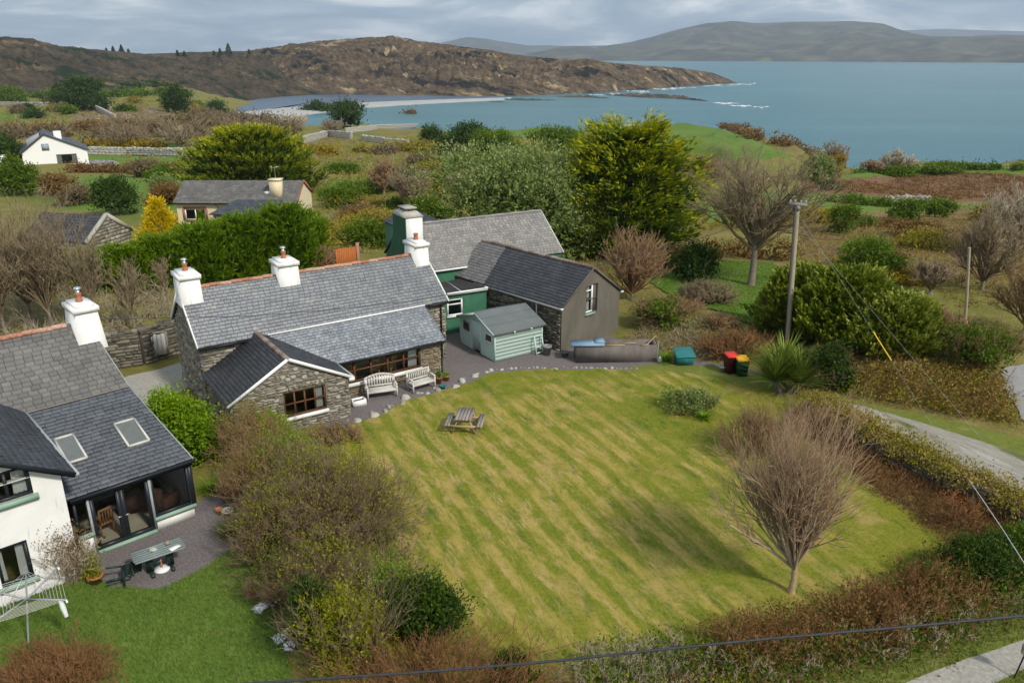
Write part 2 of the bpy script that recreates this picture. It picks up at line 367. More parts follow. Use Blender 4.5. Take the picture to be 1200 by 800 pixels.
# ------------------------------------------------------------------ ground materials
def ground_mat(name, ramps, bump=.4, bscale=2.0, rough=.95, stripes=None, strata=None, tone=None):
    """ramps: list of (noise scale, [colours], mix) layered."""
    m = bpy.data.materials.new(name); m.use_nodes = True; t = m.node_tree; t.nodes.clear(); L = t.links.new
    g = N(t, 'ShaderNodeNewGeometry'); pos = g.outputs['Position']; col = None
    if tone: ramps = [(a, [vivid(c, *tone) for c in cl], m_, lo_, hi_) for a, cl, m_, lo_, hi_ in ramps]
    if strata: m0 = N(t, 'ShaderNodeMapping'); m0.inputs['Rotation'].default_value = (0, 0, strata[0]); L(pos, m0.inputs[0]); m1 = N(t, 'ShaderNodeMapping'); m1.inputs['Scale'].default_value = strata[1]; L(m0.outputs[0], m1.inputs[0]); pos = m1.outputs[0]
    for i, (sc, cols, mixv, lo, hi) in enumerate(ramps):
        n = N(t, 'ShaderNodeTexNoise', Scale=sc, Detail=8.0, Roughness=.66, Distortion=.3); L(pos, n.inputs['Vector'])
        mr = N(t, 'ShaderNodeMapRange'); mr.inputs[1].default_value = lo; mr.inputs[2].default_value = hi; L(n.outputs['Fac'], mr.inputs[0])
        if i == 0 or mixv != 'mask':
            rp = N(t, 'ShaderNodeValToRGB'); el = rp.color_ramp.elements
            while len(el) < len(cols): el.new(.5)
            for k, c in enumerate(cols): el[k].position = k / (len(cols) - 1); el[k].color = (*c, 1)
            L(mr.outputs[0], rp.inputs[0])
            if col is None: col = rp.outputs[0]
            else:
                mx = N(t, 'ShaderNodeMix', data_type='RGBA'); mx.inputs[0].default_value = mixv; L(col, mx.inputs[6]); L(rp.outputs[0], mx.inputs[7]); col = mx.outputs[2]
        else:
            mx = N(t, 'ShaderNodeMix', data_type='RGBA'); L(mr.outputs[0], mx.inputs[0]); L(col, mx.inputs[6]); mx.inputs[7].default_value = (*cols[0], 1); col = mx.outputs[2]
    if stripes:
        ang, wid, c, amt = stripes
        def mapped(sx, sy):
            m0 = N(t, 'ShaderNodeMapping'); m0.inputs['Rotation'].default_value = (0, 0, ang); L(pos, m0.inputs[0]); m1 = N(t, 'ShaderNodeMapping'); m1.inputs['Scale'].default_value = (sx, sy, 1); L(m0.outputs[0], m1.inputs[0]); return m1.outputs[0]
        def rng_(src, lo, hi, top):
            q = N(t, 'ShaderNodeMapRange'); q.inputs[1].default_value = lo; q.inputs[2].default_value = hi; q.inputs[4].default_value = top; L(src, q.inputs[0]); return q.outputs[0]
        def mul(a, b_):
            q = N(t, 'ShaderNodeMath', operation='MULTIPLY'); L(a, q.inputs[0]); L(b_, q.inputs[1]); return q.outputs[0]
        def blend(fac, colour):
            q = N(t, 'ShaderNodeMix', data_type='RGBA'); L(fac, q.inputs[0]); L(col, q.inputs[6]); q.inputs[7].default_value = (*colour, 1); return q.outputs[2]
        nn = N(t, 'ShaderNodeTexNoise', Scale=.24, Detail=6.0, Roughness=.6); L(pos, nn.inputs['Vector'])
        vd = N(t, 'ShaderNodeVectorMath', operation='DISTANCE'); L(pos, vd.inputs[0]); vd.inputs[1].default_value = (-1.8, 25.0, 0)
        vq = N(t, 'ShaderNodeMapRange'); vq.inputs[1].default_value = 3.5; vq.inputs[2].default_value = 13.0; vq.inputs[3].default_value = .14; vq.inputs[4].default_value = -.10; L(vd.outputs['Value'], vq.inputs[0])
        nb = N(t, 'ShaderNodeMath', operation='ADD'); L(nn.outputs['Fac'], nb.inputs[0]); L(vq.outputs[0], nb.inputs[1])
        wv = N(t, 'ShaderNodeTexWave', wave_type='BANDS', Scale=wid, Distortion=7.5, Detail=3.0); wv.inputs['Detail Scale'].default_value = .16; L(mapped(1, 1), wv.inputs['Vector'])
        n = N(t, 'ShaderNodeTexNoise', Scale=1.3, Detail=9.0, Roughness=.78); L(mapped(1.8, .8), n.inputs['Vector'])
        col = blend(mul(mul(rng_(wv.outputs['Fac'], .35, .8, amt), rng_(n.outputs['Fac'], .36, .58, 1.0)), rng_(nb.outputs[0], .36, .52, 1.0)), c)      # mown swathes
        n = N(t, 'ShaderNodeTexNoise', Scale=1.2, Detail=9.0, Roughness=.78); L(mapped(2.2, .45), n.inputs['Vector'])
        col = blend(mul(rng_(n.outputs['Fac'], .50, .62, .85), rng_(nb.outputs[0], .38, .55, 1.0)), (.38, .275, .11))
        n = N(t, 'ShaderNodeTexNoise', Scale=.5, Detail=9.0, Roughness=.75); L(mapped(1.1, .8), n.inputs['Vector'])
        col = blend(rng_(n.outputs['Fac'], .54, .66, .75), (.34, .24, .085))                                       # straw streaks
        n = N(t, 'ShaderNodeTexNoise', Scale=.9, Detail=7.0, Roughness=.7); L(mapped(1.6, .5), n.inputs['Vector'])
        col = blend(rng_(n.outputs['Fac'], .54, .68, .7), (.045, .09, .010))                                                                                   # fresh green
    b = N(t, 'ShaderNodeBsdfPrincipled', Roughness=rough); b.inputs['Specular IOR Level'].default_value = .15; L(col, b.inputs['Base Color'])
    n = N(t, 'ShaderNodeTexNoise', Scale=bscale, Detail=8.0, Roughness=.7); L(pos, n.inputs['Vector'])
    bp = N(t, 'ShaderNodeBump', Strength=bump, Distance=.2 / max(bscale, .2) * 1.5); L(n.outputs['Fac'], bp.inputs['Height']); L(bp.outputs[0], b.inputs['Normal'])
    o = N(t, 'ShaderNodeOutputMaterial'); L(b.outputs[0], o.inputs[0]); return m
def defgrounds():
    d = M_
    d['g_rough'] = ground_mat('rough_ground', tone=(1.15, 1.12), ramps=[(.05, [(.12, .08, .03), (.20, .155, .06), (.13, .16, .03), (.28, .225, .10)], 1, .3, .7), (.5, [(.07, .06, .02), (.16, .155, .04), (.31, .25, .115)], .5, .3, .7), (.03, [(.085, .135, .022)], 'mask', .54, .62), (.045, [(.15, .08, .04)], 'mask', .6, .67), (4, [(.08, .06, .03), (.18, .16, .08)], .35, .3, .7)], bump=.9, bscale=1.2)
    d['g_lawn'] = ground_mat('lawn', tone=(1.1, 1.1), ramps=[(.10, [(.062, .105, .010), (.125, .145, .015), (.22, .18, .032)], 1, .36, .64), (1.3, [(.06, .10, .010), (.135, .145, .017), (.25, .195, .05)], .5, .33, .68), (9, [(.05, .085, .01), (.24, .22, .06)], .42, .3, .7)], bump=.6, bscale=18, stripes=(math.radians(-26), .36, (.37, .275, .075), .76))
    d['g_backlawn'] = ground_mat('back_lawn', tone=(1.0, 1.4), ramps=[(.3, [(.055, .095, .012), (.085, .13, .018), (.13, .16, .03)], 1, .3, .7), (6, [(.035, .075, .01), (.11, .16, .035)], .45, .3, .7), (.8, [(.17, .15, .06)], 'mask', .64, .74)], bump=.7, bscale=9)
    d['g_verge'] = ground_mat('verge', tone=(1.15, 1.2), ramps=[(.3, [(.075, .095, .02), (.11, .13, .03), (.15, .155, .05)], 1, .3, .7), (6, [(.05, .075, .015), (.16, .16, .06)], .5, .3, .7), (.8, [(.20, .17, .08)], 'mask', .58, .68)], bump=.7, bscale=9)
    d['g_rearlawn'] = ground_mat('rear_lawn', [(.25, [(.065, .125, .012), (.10, .17, .018), (.14, .19, .035)], 1, .3, .7), (6, [(.045, .09, .01), (.11, .17, .03)], .4, .3, .7)], .5, 9)
    d['g_field'] = ground_mat('field', tone=(1.1, 1.15), ramps=[(.06, [(.06, .12, .02), (.085, .15, .025), (.13, .17, .045)], 1, .3, .7), (.6, [(.06, .10, .018), (.13, .165, .045)], .45, .3, .7), (.15, [(.15, .14, .06)], 'mask', .6, .72)], bump=.6, bscale=2)
    d['g_bracken'] = ground_mat('bracken', [(.10, [(.13, .07, .034), (.19, .11, .055), (.24, .155, .08)], 1, .3, .7), (1.2, [(.085, .045, .025), (.16, .085, .05), (.26, .165, .10)], .6, .3, .7), (.12, [(.12, .13, .04)], 'mask', .66, .74)], 1.0, 1.2)
    d['g_brown'] = ground_mat('brown_scrub', tone=(1.15, 1.25), ramps=[(.10, [(.095, .065, .03), (.14, .095, .05), (.13, .12, .045)], 1, .3, .7), (1.0, [(.07, .05, .025), (.15, .11, .055), (.21, .15, .08)], .55, .3, .7), (.13, [(.21, .15, .03)], 'mask', .64, .72)], bump=1.0, bscale=1.2)
    d['g_stony'] = ground_mat('stony', [(.2, [(.14, .085, .05), (.19, .14, .085)], 1, .3, .7), (.55, [(.42, .40, .36)], 'mask', .57, .63)], 1, .8)
    d['g_gravel'] = ground_mat('gravel', [(.5, [(.115, .095, .092), (.16, .138, .135)], 1, .3, .7), (14, [(.06, .05, .05), (.15, .13, .128), (.28, .26, .255)], .6, .3, .7), (1.1, [(.085, .085, .045)], 'mask', .66, .74)], .6, 22)
    d['g_drive'] = ground_mat('drive', [(.6, [(.24, .22, .185), (.33, .31, .27)], 1, .3, .7), (9, [(.15, .135, .115), (.30, .28, .25), (.44, .42, .38)], .5, .3, .7), (.5, [(.12, .125, .045)], 'mask', .64, .74)], .5, 18)
    d['g_driveway'] = ground_mat('driveway', [(.5, [(.19, .17, .135), (.29, .265, .22)], 1, .3, .7), (12, [(.14, .125, .10), (.28, .26, .22), (.42, .40, .36)], .45, .3, .7), (.9, [(.10, .115, .035)], 'mask', .56, .64), (1.6, [(.34, .325, .29)], 'mask', .56, .64)], .6, 18, strata=(math.radians(57), (.22, 1.0, 1)))
    d['g_road'] = ground_mat('road', [(.6, [(.21, .21, .21), (.28, .275, .27)], 1, .3, .7), (9, [(.15, .15, .15), (.33, .33, .33)], .4, .3, .7)], .4, 18)
    d['g_hill'] = ground_mat('headland', [(.02, [(.045, .032, .02), (.085, .058, .035), (.14, .10, .057)], 1, .3, .68), (.075, [(.016, .014, .010), (.075, .05, .03), (.20, .145, .08)], .62, .38, .62), (.3, [(.03, .024, .018), (.10, .07, .042), (.22, .17, .10)], .35, .36, .64), (.05, [(.33, .25, .145)], 'mask', .57, .64), (.035, [(.015, .015, .012)], 'mask', .54, .60), (.02, [(.085, .11, .028)], 'mask', .67, .72)], 1.0, .25, strata=(math.radians(28), (.4, 1.15, 1)))
    d['g_moor'] = ground_mat('moor', [(.012, [(.028, .024, .015), (.052, .04, .025), (.085, .06, .035)], 1, .3, .68), (.06, [(.011, .011, .008), (.05, .036, .022), (.12, .09, .05)], .62, .38, .62), (.3, [(.014, .014, .010), (.06, .045, .028), (.14, .11, .07)], .4, .36, .64), (.04, [(.013, .022, .009)], 'mask', .53, .57), (.03, [(.17, .11, .06)], 'mask', .60, .66), (.022, [(.09, .12, .03)], 'mask', .67, .72)], 1.0, .25, strata=(math.radians(12), (.45, 1.1, 1)))
    d['g_far'] = ground_mat('far_hills', [(.0016, [(.028, .034, .024), (.07, .065, .042), (.115, .10, .07)], 1, .3, .68), (.006, [(.012, .018, .012), (.075, .068, .046), (.17, .15, .10)], .6, .34, .66), (.004, [(.10, .15, .05)], 'mask', .60, .64), (.007, [(.21, .18, .11)], 'mask', .63, .67)], 1.0, .02)
    d['g_shingle'] = ground_mat('shingle', [(.05, [(.30, .30, .29), (.42, .42, .40)], 1, .3, .7), (1, [(.25, .25, .24), (.5, .5, .48)], .4, .3, .7)], .4, 2)
    d['g_rock'] = ground_mat('shore_rock', [(.06, [(.035, .033, .03), (.07, .062, .05), (.13, .11, .08)], 1, .3, .7), (.04, [(.13, .13, .06)], 'mask', .62, .7)], 1, .3)
    d['g_foam'] = ground_mat('foam', [(.5, [(.75, .78, .8), (.85, .86, .87)], 1, .3, .7)], .3, 2)
    t = d['g_foam'].node_tree; L = t.links.new; g = N(t, 'ShaderNodeNewGeometry'); n = N(t, 'ShaderNodeTexNoise', Scale=.35, Detail=8.0, Roughness=.75); L(g.outputs['Position'], n.inputs['Vector']); q = N(t, 'ShaderNodeMapRange'); q.inputs[1].default_value = .44; q.inputs[2].default_value = .60; L(n.outputs['Fac'], q.inputs[0])
    tr = N(t, 'ShaderNodeBsdfTransparent'); ms = N(t, 'ShaderNodeMixShader'); o = [x for x in t.nodes if x.type == 'OUTPUT_MATERIAL'][0]; b = [x for x in t.nodes if x.type == 'BSDF_PRINCIPLED'][0]; L(q.outputs[0], ms.inputs[0]); L(tr.outputs[0], ms.inputs[1]); L(b.outputs[0], ms.inputs[2]); L(ms.outputs[0], o.inputs[0])
defgrounds()
def sea_mat(name, c1, c2, c3):
    m = bpy.data.materials.new(name); m.use_nodes = True; t = m.node_tree; t.nodes.clear(); L = t.links.new
    g = N(t, 'ShaderNodeNewGeometry'); pos = g.outputs['Position']
    mp = N(t, 'ShaderNodeMapping'); mp.inputs['Scale'].default_value = (.35, 1, 1); L(pos, mp.inputs[0])
    n = N(t, 'ShaderNodeTexNoise', Scale=.006, Detail=12.0, Roughness=.72, Distortion=.6); L(mp.outputs[0], n.inputs['Vector'])
    rp = N(t, 'ShaderNodeValToRGB'); L(n.outputs['Fac'], rp.inputs[0]); e = rp.color_ramp.elements
    e[0].position = .32; e[0].color = (*c1, 1); e[1].position = .68; e[1].color = (*c3, 1); k = e.new(.5); k.color = (*c2, 1)
    b = N(t, 'ShaderNodeBsdfPrincipled', Roughness=.28, IOR=1.33); b.inputs['Specular IOR Level'].default_value = .3; L(rp.outputs[0], b.inputs['Base Color'])
    n2 = N(t, 'ShaderNodeTexNoise', Scale=.16, Detail=10.0, Roughness=.75); L(mp.outputs[0], n2.inputs['Vector'])
    bp = N(t, 'ShaderNodeBump', Strength=.55, Distance=1.4); L(n2.outputs['Fac'], bp.inputs['Height']); L(bp.outputs[0], b.inputs['Normal'])
    o = N(t, 'ShaderNodeOutputMaterial'); L(b.outputs[0], o.inputs[0]); return m
M_['sea'] = sea_mat('sea', (.016, .098, .130), (.024, .128, .156), (.042, .172, .190))
M_['lake'] = sea_mat('lake', (.04, .075, .12), (.05, .09, .14), (.065, .105, .155))

# ------------------------------------------------------------------ terrain meshes
def inside(px, py, poly):
    poly = np.asarray(poly, float); r = np.zeros(len(px), bool); j = len(poly) - 1
    for i in range(len(poly)):
        xi, yi = poly[i]; xj, yj = poly[j]
        c = ((yi > py) != (yj > py)) & (px < (xj - xi) * (py - yi) / (yj - yi + 1e-12) + xi)
        r ^= c; j = i
    return r
FIELDS = [
    ('field', 'g_field', [(60, 208), (215, 204), (205, 250), (60, 245)]),
    ('field', 'g_field', [(95, 184), (135, 176), (215, 178), (217, 199), (110, 201)]),
    ('field', 'g_field', [(105, 169), (215, 167), (215, 175), (120, 176)]),
    ('field', 'g_field', [(770, 150), (800, 144), (838, 149), (900, 170), (932, 184), (850, 188), (780, 174)]),
    ('field', 'g_field', [(815, 240), (880, 222), (960, 228), (1055, 235), (1050, 243), (1000, 250), (900, 262), (830, 264)]),
    ('field', 'g_field', [(985, 212), (1000, 201), (1100, 194), (1210, 195), (1260, 203), (1040, 207), (1000, 215)]),
    ('field', 'g_field', [(520, 151), (660, 146), (720, 150), (650, 160), (530, 160)]),
    ('field', 'g_field', [(385, 212), (430, 205), (440, 232), (395, 240)]),
    ('field', 'g_field', [(-20, 133), (32, 131), (34, 141), (-20, 144)]),
    ('bracken_slope', 'g_bracken', [(935, 213), (1060, 206), (1180, 204), (1300, 212), (1300, 240), (1120, 236), (1000, 228), (945, 224)]),
    ('bracken_slope', 'g_brown', [(935, 258), (1060, 246), (1300, 244), (1300, 330), (1000, 330), (940, 300)]),
    ('stony_ground', 'g_stony', [(85, 129), (180, 124), (200, 134), (165, 150), (85, 148)]),
]
def polar_terrain():
    th = np.radians(np.concatenate([np.arange(-180, -44, 4), np.arange(-44, 44.01, .29), np.arange(48, 180.1, 4)]))
    rr = np.concatenate([[0.5, 4, 8], np.exp(np.linspace(math.log(12), math.log(760), 270))])
    T, R = np.meshgrid(th, rr); X = R * np.sin(T); Y = R * np.cos(T)
    x = X.ravel(); y = Y.ravel(); z = hgt(x, y)
    r = R.ravel(); behind = (np.abs(T.ravel()) > math.radians(44.1))
    z = np.where(behind & (r > 46), -np.clip((r - 46) / 12, 0, 9), z)
    nt_, nr = len(th), len(rr)
    i, j = np.meshgrid(np.arange(nr - 1), np.arange(nt_ - 1), indexing='ij')
    a = (i * nt_ + j).ravel(); f = np.stack([a, a + 1, a + nt_ + 1, a + nt_], 1)
    cx, cy, cz = [q[f].mean(1) for q in (x, y, z)]
    px, py = to_px(cx, cy, cz); cr = np.hypot(cx, cy)
    jx = rng.normal(size=len(px)) * 1.2; jy = rng.normal(size=len(px)) * .5
    zone = np.full(len(f), -1)
    for k, (nm, mt, poly) in enumerate(FIELDS):
        zone[inside(px + jx, py + jy, poly) & (cr > 56) & (cy > 20)] = k
    V = np.stack([x, y, z], 1)
    def sub(mask, nm, mt):
        ff = f[mask]; u, inv = np.unique(ff, return_inverse=True)
        b = MB(); b.add(V[u], inv.reshape(ff.shape)[:, ::-1]); return tag(b.build(nm, M_[mt], smooth=True), kind='structure')
    sub(zone < 0, 'ground', 'g_rough')
    for k, (nm, mt, poly) in enumerate(FIELDS):
        if (zone == k).any(): sub(zone == k, nm, mt)
polar_terrain()

def sheet(name, m, pts, off, step=.6, px=True):
    """A thin sheet that follows the ground inside a polygon (photo coordinates of ground points)."""
    poly = np.array([GP(*q)[:2] if px else q for q in pts])
    # densify and wobble the outline
    out = []
    for a, b in zip(poly, np.roll(poly, -1, 0)):
        n = max(2, int(np.hypot(*(b - a)) / .5))
        for k in range(n): out.append(a + (b - a) * k / n)
    out = np.array(out); c = out.mean(0)
    w = .10 * np.sin(out[:, 0] * 2.1 + out[:, 1] * 1.3) + .07 * np.sin(out[:, 0] * 5.3 - out[:, 1] * 4.1)
    d = out - c; out = out + d / np.maximum(np.hypot(d[:, 0], d[:, 1]), 1e-3)[:, None] * w[:, None]
    import bmesh
    bm = bmesh.new(); vs = [bm.verts.new((*p, 0)) for p in out]; bm.faces.new(vs)
    bmesh.ops.triangulate(bm, faces=bm.faces[:])
    (x0, y0), (x1, y1) = out.min(0), out.max(0)
    far = max(y1, abs(x1))
    st = step
    for axis, lo, hi in ((0, x0, x1), (1, y0, y1)):
        for c_ in np.arange(lo + st, hi, st):
            no = [0, 0, 0]; no[axis] = 1; co = [0, 0, 0]; co[axis] = c_
            bmesh.ops.bisect_plane(bm, geom=bm.verts[:] + bm.edges[:] + bm.faces[:], plane_co=co, plane_no=no)
    V = np.array([v.co[:] for v in bm.verts]); z = hgt(V[:, 0], V[:, 1]) + off
    for v, zz in zip(bm.verts, z): v.co.z = zz
    bmesh.ops.recalc_face_normals(bm, faces=bm.faces[:])
    if sum(f_.normal.z for f_ in bm.faces) < 0: bmesh.ops.reverse_faces(bm, faces=bm.faces[:])
    me = bpy.data.meshes.new(name); bm.to_mesh(me); bm.free(); me.materials.append(M_[m])
    o = bpy.data.objects.new(name, me); COL.objects.link(o); o['kind'] = 'structure'; return o, out
LAWN = [(398, 505), (428, 494), (455, 482), (478, 470), (505, 462), (540, 451), (570, 440), (600, 434), (660, 433), (700, 433), (760, 434), (820, 438), (862, 448), (905, 462), (965, 505), (1020, 565), (1085, 612), (1110, 640), (1050, 690), (930, 730), (800, 775), (700, 800), (560, 812), (470, 770), (420, 650), (395, 560)]
YARD = [(370, 520), (395, 455), (520, 330), (600, 360), (690, 385), (790, 418), (850, 428), (905, 436), (915, 470), (850, 452), (760, 440), (600, 440), (520, 466), (455, 492), (420, 520)]
sheet('gravel_yard', 'g_gravel', YARD, .008, 2)
_, LAWN_XY = sheet('lawn', 'g_lawn', LAWN, .02, 2)
BACK = [(-140, 700), (-20, 690), (60, 672), (100, 668), (130, 690), (190, 690), (235, 668), (275, 640), (300, 650), (330, 730), (350, 840), (-120, 900)]
sheet('patio_gravel', 'g_gravel', [(60, 640), (230, 590), (250, 575), (290, 575), (300, 610), (285, 650), (235, 674), (190, 696), (130, 700), (95, 690)], .008, 2)
_, BACK_XY = sheet('back_lawn', 'g_backlawn', BACK, .02, 2)
sheet('mossy_ground', 'g_verge', [(735, 430), (790, 426), (850, 431), (900, 438), (915, 468), (860, 456), (800, 444), (745, 438)], .014, 2)
sheet('lane', 'g_drive', [(90, 468), (150, 442), (215, 424), (232, 447), (190, 470), (120, 500)], .012, 2)
sheet('driveway', 'g_driveway', [(962, 470), (1005, 474), (1060, 490), (1120, 508), (1200, 533), (1330, 575), (1650, 668), (1680, 760), (1330, 640), (1200, 582), (1140, 560), (1080, 535), (1020, 508)], .016, 2)
sheet('side_road', 'g_road', [(1168, 436), (1215, 425), (1330, 440), (1600, 500), (1640, 640), (1330, 560), (1240, 520), (1195, 492), (1185, 465)], .05, 2)
_, VERGE_XY = sheet('grass_verge', 'g_verge', [(860, 830), (900, 790), (1000, 765), (1100, 735), (1200, 690), (1330, 650), (1600, 590), (1650, 720), (1330, 860), (1200, 900), (1000, 900)], .012, 2)
_, TRACK_XY = sheet('gravel_track', 'g_drive', [(1010, 825), (1060, 800), (1130, 773), (1200, 750), (1330, 705), (1700, 600), (1700, 650), (1330, 742), (1200, 784), (1130, 818)], .022, 2)
_, REAR_XY = sheet('rear_lawn', 'g_rearlawn', [(762, 330), (800, 312), (850, 306), (905, 308), (925, 325), (905, 350), (895, 385), (850, 370), (800, 358)], .07, 1.5)
sheet('road_verge', 'g_verge', [(985, 468), (1060, 482), (1130, 496), (1200, 515), (1330, 550), (1620, 640), (1620, 662), (1330, 575), (1200, 534), (1120, 509), (1060, 491), (1005, 475)], .014, 2)

def sea_sheet():
    b = MB(); n = 60
    R = 30000
    xs = np.concatenate([-np.geomspace(R, 200, 12), [0], np.geomspace(200, R, 12)]); ys = np.concatenate([[-200], np.geomspace(120, R, 16)])
    X, Y = np.meshgrid(xs, ys); nx = len(xs)
    i, j = np.meshgrid(np.arange(len(ys) - 1), np.arange(nx - 1), indexing='ij'); a = (i * nx + j).ravel()
    b.add(np.stack([X.ravel(), Y.ravel(), np.full(X.size, SEA)], 1), np.stack([a, a + 1, a + nx + 1, a + nx], 1))
    tag(b.build('sea', M_['sea']), kind='structure')
sea_sheet()
def flat_poly(name, m, pts, z, kind='structure'):
    b = MB(); pts = [P(x, y, z) for x, y in pts]; c = np.mean(pts, 0)
    b.add([c] + pts, [[0, 1 + (i + 1) % len(pts), 1 + i] for i in range(len(pts))]); return tag(b.build(name, M_[m]), kind=kind)
flat_poly('lagoon', 'lake', [(150, 140), (235, 122), (250, 110), (330, 108), (540, 107), (590, 114.4), (520, 117.4), (330, 128), (280, 134), (250, 145)], SEA + .15)

def fbm(x, y, s, o=5, seed=0):
    r = np.random.default_rng(seed); out = np.zeros_like(x); a = 1.0
    for k in range(o):
        for _ in range(3):
            q = r.random() * 6.28; ph = r.random(2) * 6.28
            out += a / 3 * np.sin((x * math.cos(q) + y * math.sin(q)) / s * 6.28 + ph[0] + .8 * np.sin((y * math.cos(q) - x * math.sin(q)) / s * 4.1 + ph[1]))
        s *= .5; a *= .55
    return out
def hill_range(name, m, table, nt_, nr, rough, seed, zb=SEA - 1.5, dome=.8, tail=1.35, crag=0):
    """table rows: photo column, near-foot distance, foot height, crest row, crest distance; built as a solid range with a back slope."""
    tb = np.array(table, float); az = np.arctan2((tb[:, 0] - 600) / F, cp + .36 * sp)
    th = np.linspace(az[0], az[-1], nt_)
    r0, z0, rc = [np.interp(th, az, tb[:, k]) for k in (1, 2, 4)]; rowc = np.interp(th, az, tb[:, 3])
    # crest height from its row
    zc = np.array([zat(rc_ * math.sin(t_), rc_ * math.cos(t_), y_) for rc_, t_, y_ in zip(rc, th, rowc)])
    s = np.concatenate([np.linspace(-.06, 1, nr), np.linspace(1.03, 1.6, nr // 3)])
    T, S = np.meshgrid(th, s)
    R = np.where(S <= 1, r0 + (rc - r0) * S, rc + (rc - r0) * (S - 1) * 1.0)
    prof = np.where(S < 0, S * 3, np.where(S <= 1, np.clip(S, 0, 1) ** dome, 1 - ((S - 1) / .6) ** 1.6 * tail))
    X = R * np.sin(T); Y = R * np.cos(T)
    nz = fbm(X, Y, rough[0], 5, seed)
    env = np.sin(np.clip(S, 0, 1) * math.pi) ** .7 * .9 + .1
    if crag: nz = nz + crag * (np.abs(fbm(X * .8 + Y * .6, Y * .8 - X * .6, rough[0] * .28, 4, seed + 50)) * -1.1 + .5) + crag * .5 * (np.abs(fbm(X, Y * .6, rough[0] * .1, 3, seed + 60)) * -1 + .4)
    Z = z0 + (zc - z0) * prof + nz * rough[1] * env * np.clip((zc - z0) / 30, .15, 1.5)
    Z = np.where(S < 0, np.minimum(Z, z0 + S * 60), Z)
    b = MB(); n2 = len(th); k, j = np.meshgrid(np.arange(len(s) - 1), np.arange(n2 - 1), indexing='ij'); a = (k * n2 + j).ravel()
    b.add(np.stack([X.ravel(), Y.ravel(), Z.ravel()], 1), np.stack([a, a + 1, a + n2 + 1, a + n2], 1)[:, ::-1])
    return tag(b.build(name, M_[m], smooth=True), kind='structure')
rowr = lambda px, y, z=SEA: float(np.hypot(*P(px, y, z)[:2]))
hill_range('headland', 'g_hill', [
    (215, 800, -25, 66, 1180), (250, rowr(250, 114), -25, 63, 1230), (300, rowr(300, 113), -25, 60, 1240), (330, rowr(330, 112), -25, 56, 1200), (370, rowr(370, 111), -25, 48, 1150), (410, rowr(410, 111), -25, 45, 1120),
    (450, rowr(450, 112), -25, 44, 1120), (500, rowr(500, 112.5), -25, 49, 1100), (560, rowr(560, 113), -25, 57, 1070), (610, rowr(610, 112), -25, 65, 1040), (650, rowr(650, 111), -25, 69, 1030),
    (690, rowr(690, 109.5), -25, 69.5, 1040), (720, rowr(720, 107), -25, 74, 1080), (760, rowr(760, 105), -25, 77, 1120), (800, rowr(800, 101.5), -25, 80, 1180), (835, rowr(835, 99.5), -25, 85, 1250), (857, rowr(857, 98), -25, 93, 1260), (868, rowr(868, 97), -27, 98, 1262)], 540, 115, (150, 5.0), 3, crag=1.1)
hill_range('moorland_hill', 'g_moor', [
    (-500, 540, -9, 30, 1000), (-200, 560, -9, 38, 1000), (-60, 590, -9, 40, 1000), (0, 600, -9, 43.5, 1000), (35, 610, -9, 46, 1000), (70, 620, -10, 54, 1000), (130, 640, -10, 60, 1020), (170, 660, -12, 63.5, 1040), (220, 700, -18, 62, 1080), (270, 760, -24, 60.5, 1130), (310, 830, -25, 60, 1180), (345, 862, -26, 62, 1180), (380, 880, -27, 82, 1150)], 400, 100, (140, 5.0), 9, crag=1.0)
hill_range('far_hills', 'g_far', [
    (560, 5200, -27, 70, 5600), (640, 5200, -26, 62, 5900), (700, 5150, -25, 56, 6300), (740, 5100, -25, 49, 6500), (800, 5100, -25, 33, 6800), (825, 5100, -25, 27, 6800), (855, 5100, -25, 24.5, 6800), (880, 5050, -25, 27, 6800), (930, 5000, -25, 26, 6800), (990, 5000, -25, 24.5, 6800), (1025, 4900, -25, 28, 6800), (1060, 4900, -25, 38, 6700), (1090, 4850, -25, 43, 6400), (1200, 4700, -25, 43, 6200), (1320, 4700, -25, 46, 6200), (1500, 4700, -25, 50, 6200)], 300, 40, (900, 26), 5, dome=.9)
hill_range('low_coast', 'g_far', [
    (560, 5000, -27, 70, 5300), (700, 5000, -25, 62, 5500), (800, 4900, -25, 52, 5700), (900, 4850, -25, 50, 5700), (960, 4800, -25, 47, 5700), (1040, 4700, -25, 43, 5600), (1100, 4600, -25, 42.5, 5500), (1200, 4600, -25, 44, 5500), (1400, 4500, -25, 46, 5500)], 300, 40, (700, 14), 15, dome=.7)
hill_range('blue_hills', 'g_far', [
    (440, 8500, -27, 62, 9500), (490, 8500, -25, 56, 9500), (525, 8500, -25, 48.5, 9500), (548, 8500, -25, 43.5, 9500), (572, 8500, -25, 46, 9500), (620, 8500, -25, 53.5, 9500), (690, 8500, -25, 54, 9500), (760, 8500, -25, 52, 9500), (860, 8500, -25, 56, 9500)], 200, 40, (1500, 30), 6)
hill_range('pale_hills', 'g_far', [
    (1000, 12500, -27, 50, 14000), (1055, 12500, -25, 36, 14000), (1100, 12500, -25, 34, 14000), (1160, 12500, -25, 36, 14000), (1230, 12500, -25, 37, 14000), (1400, 12500, -25, 40, 14000)], 120, 30, (2500, 30), 8)
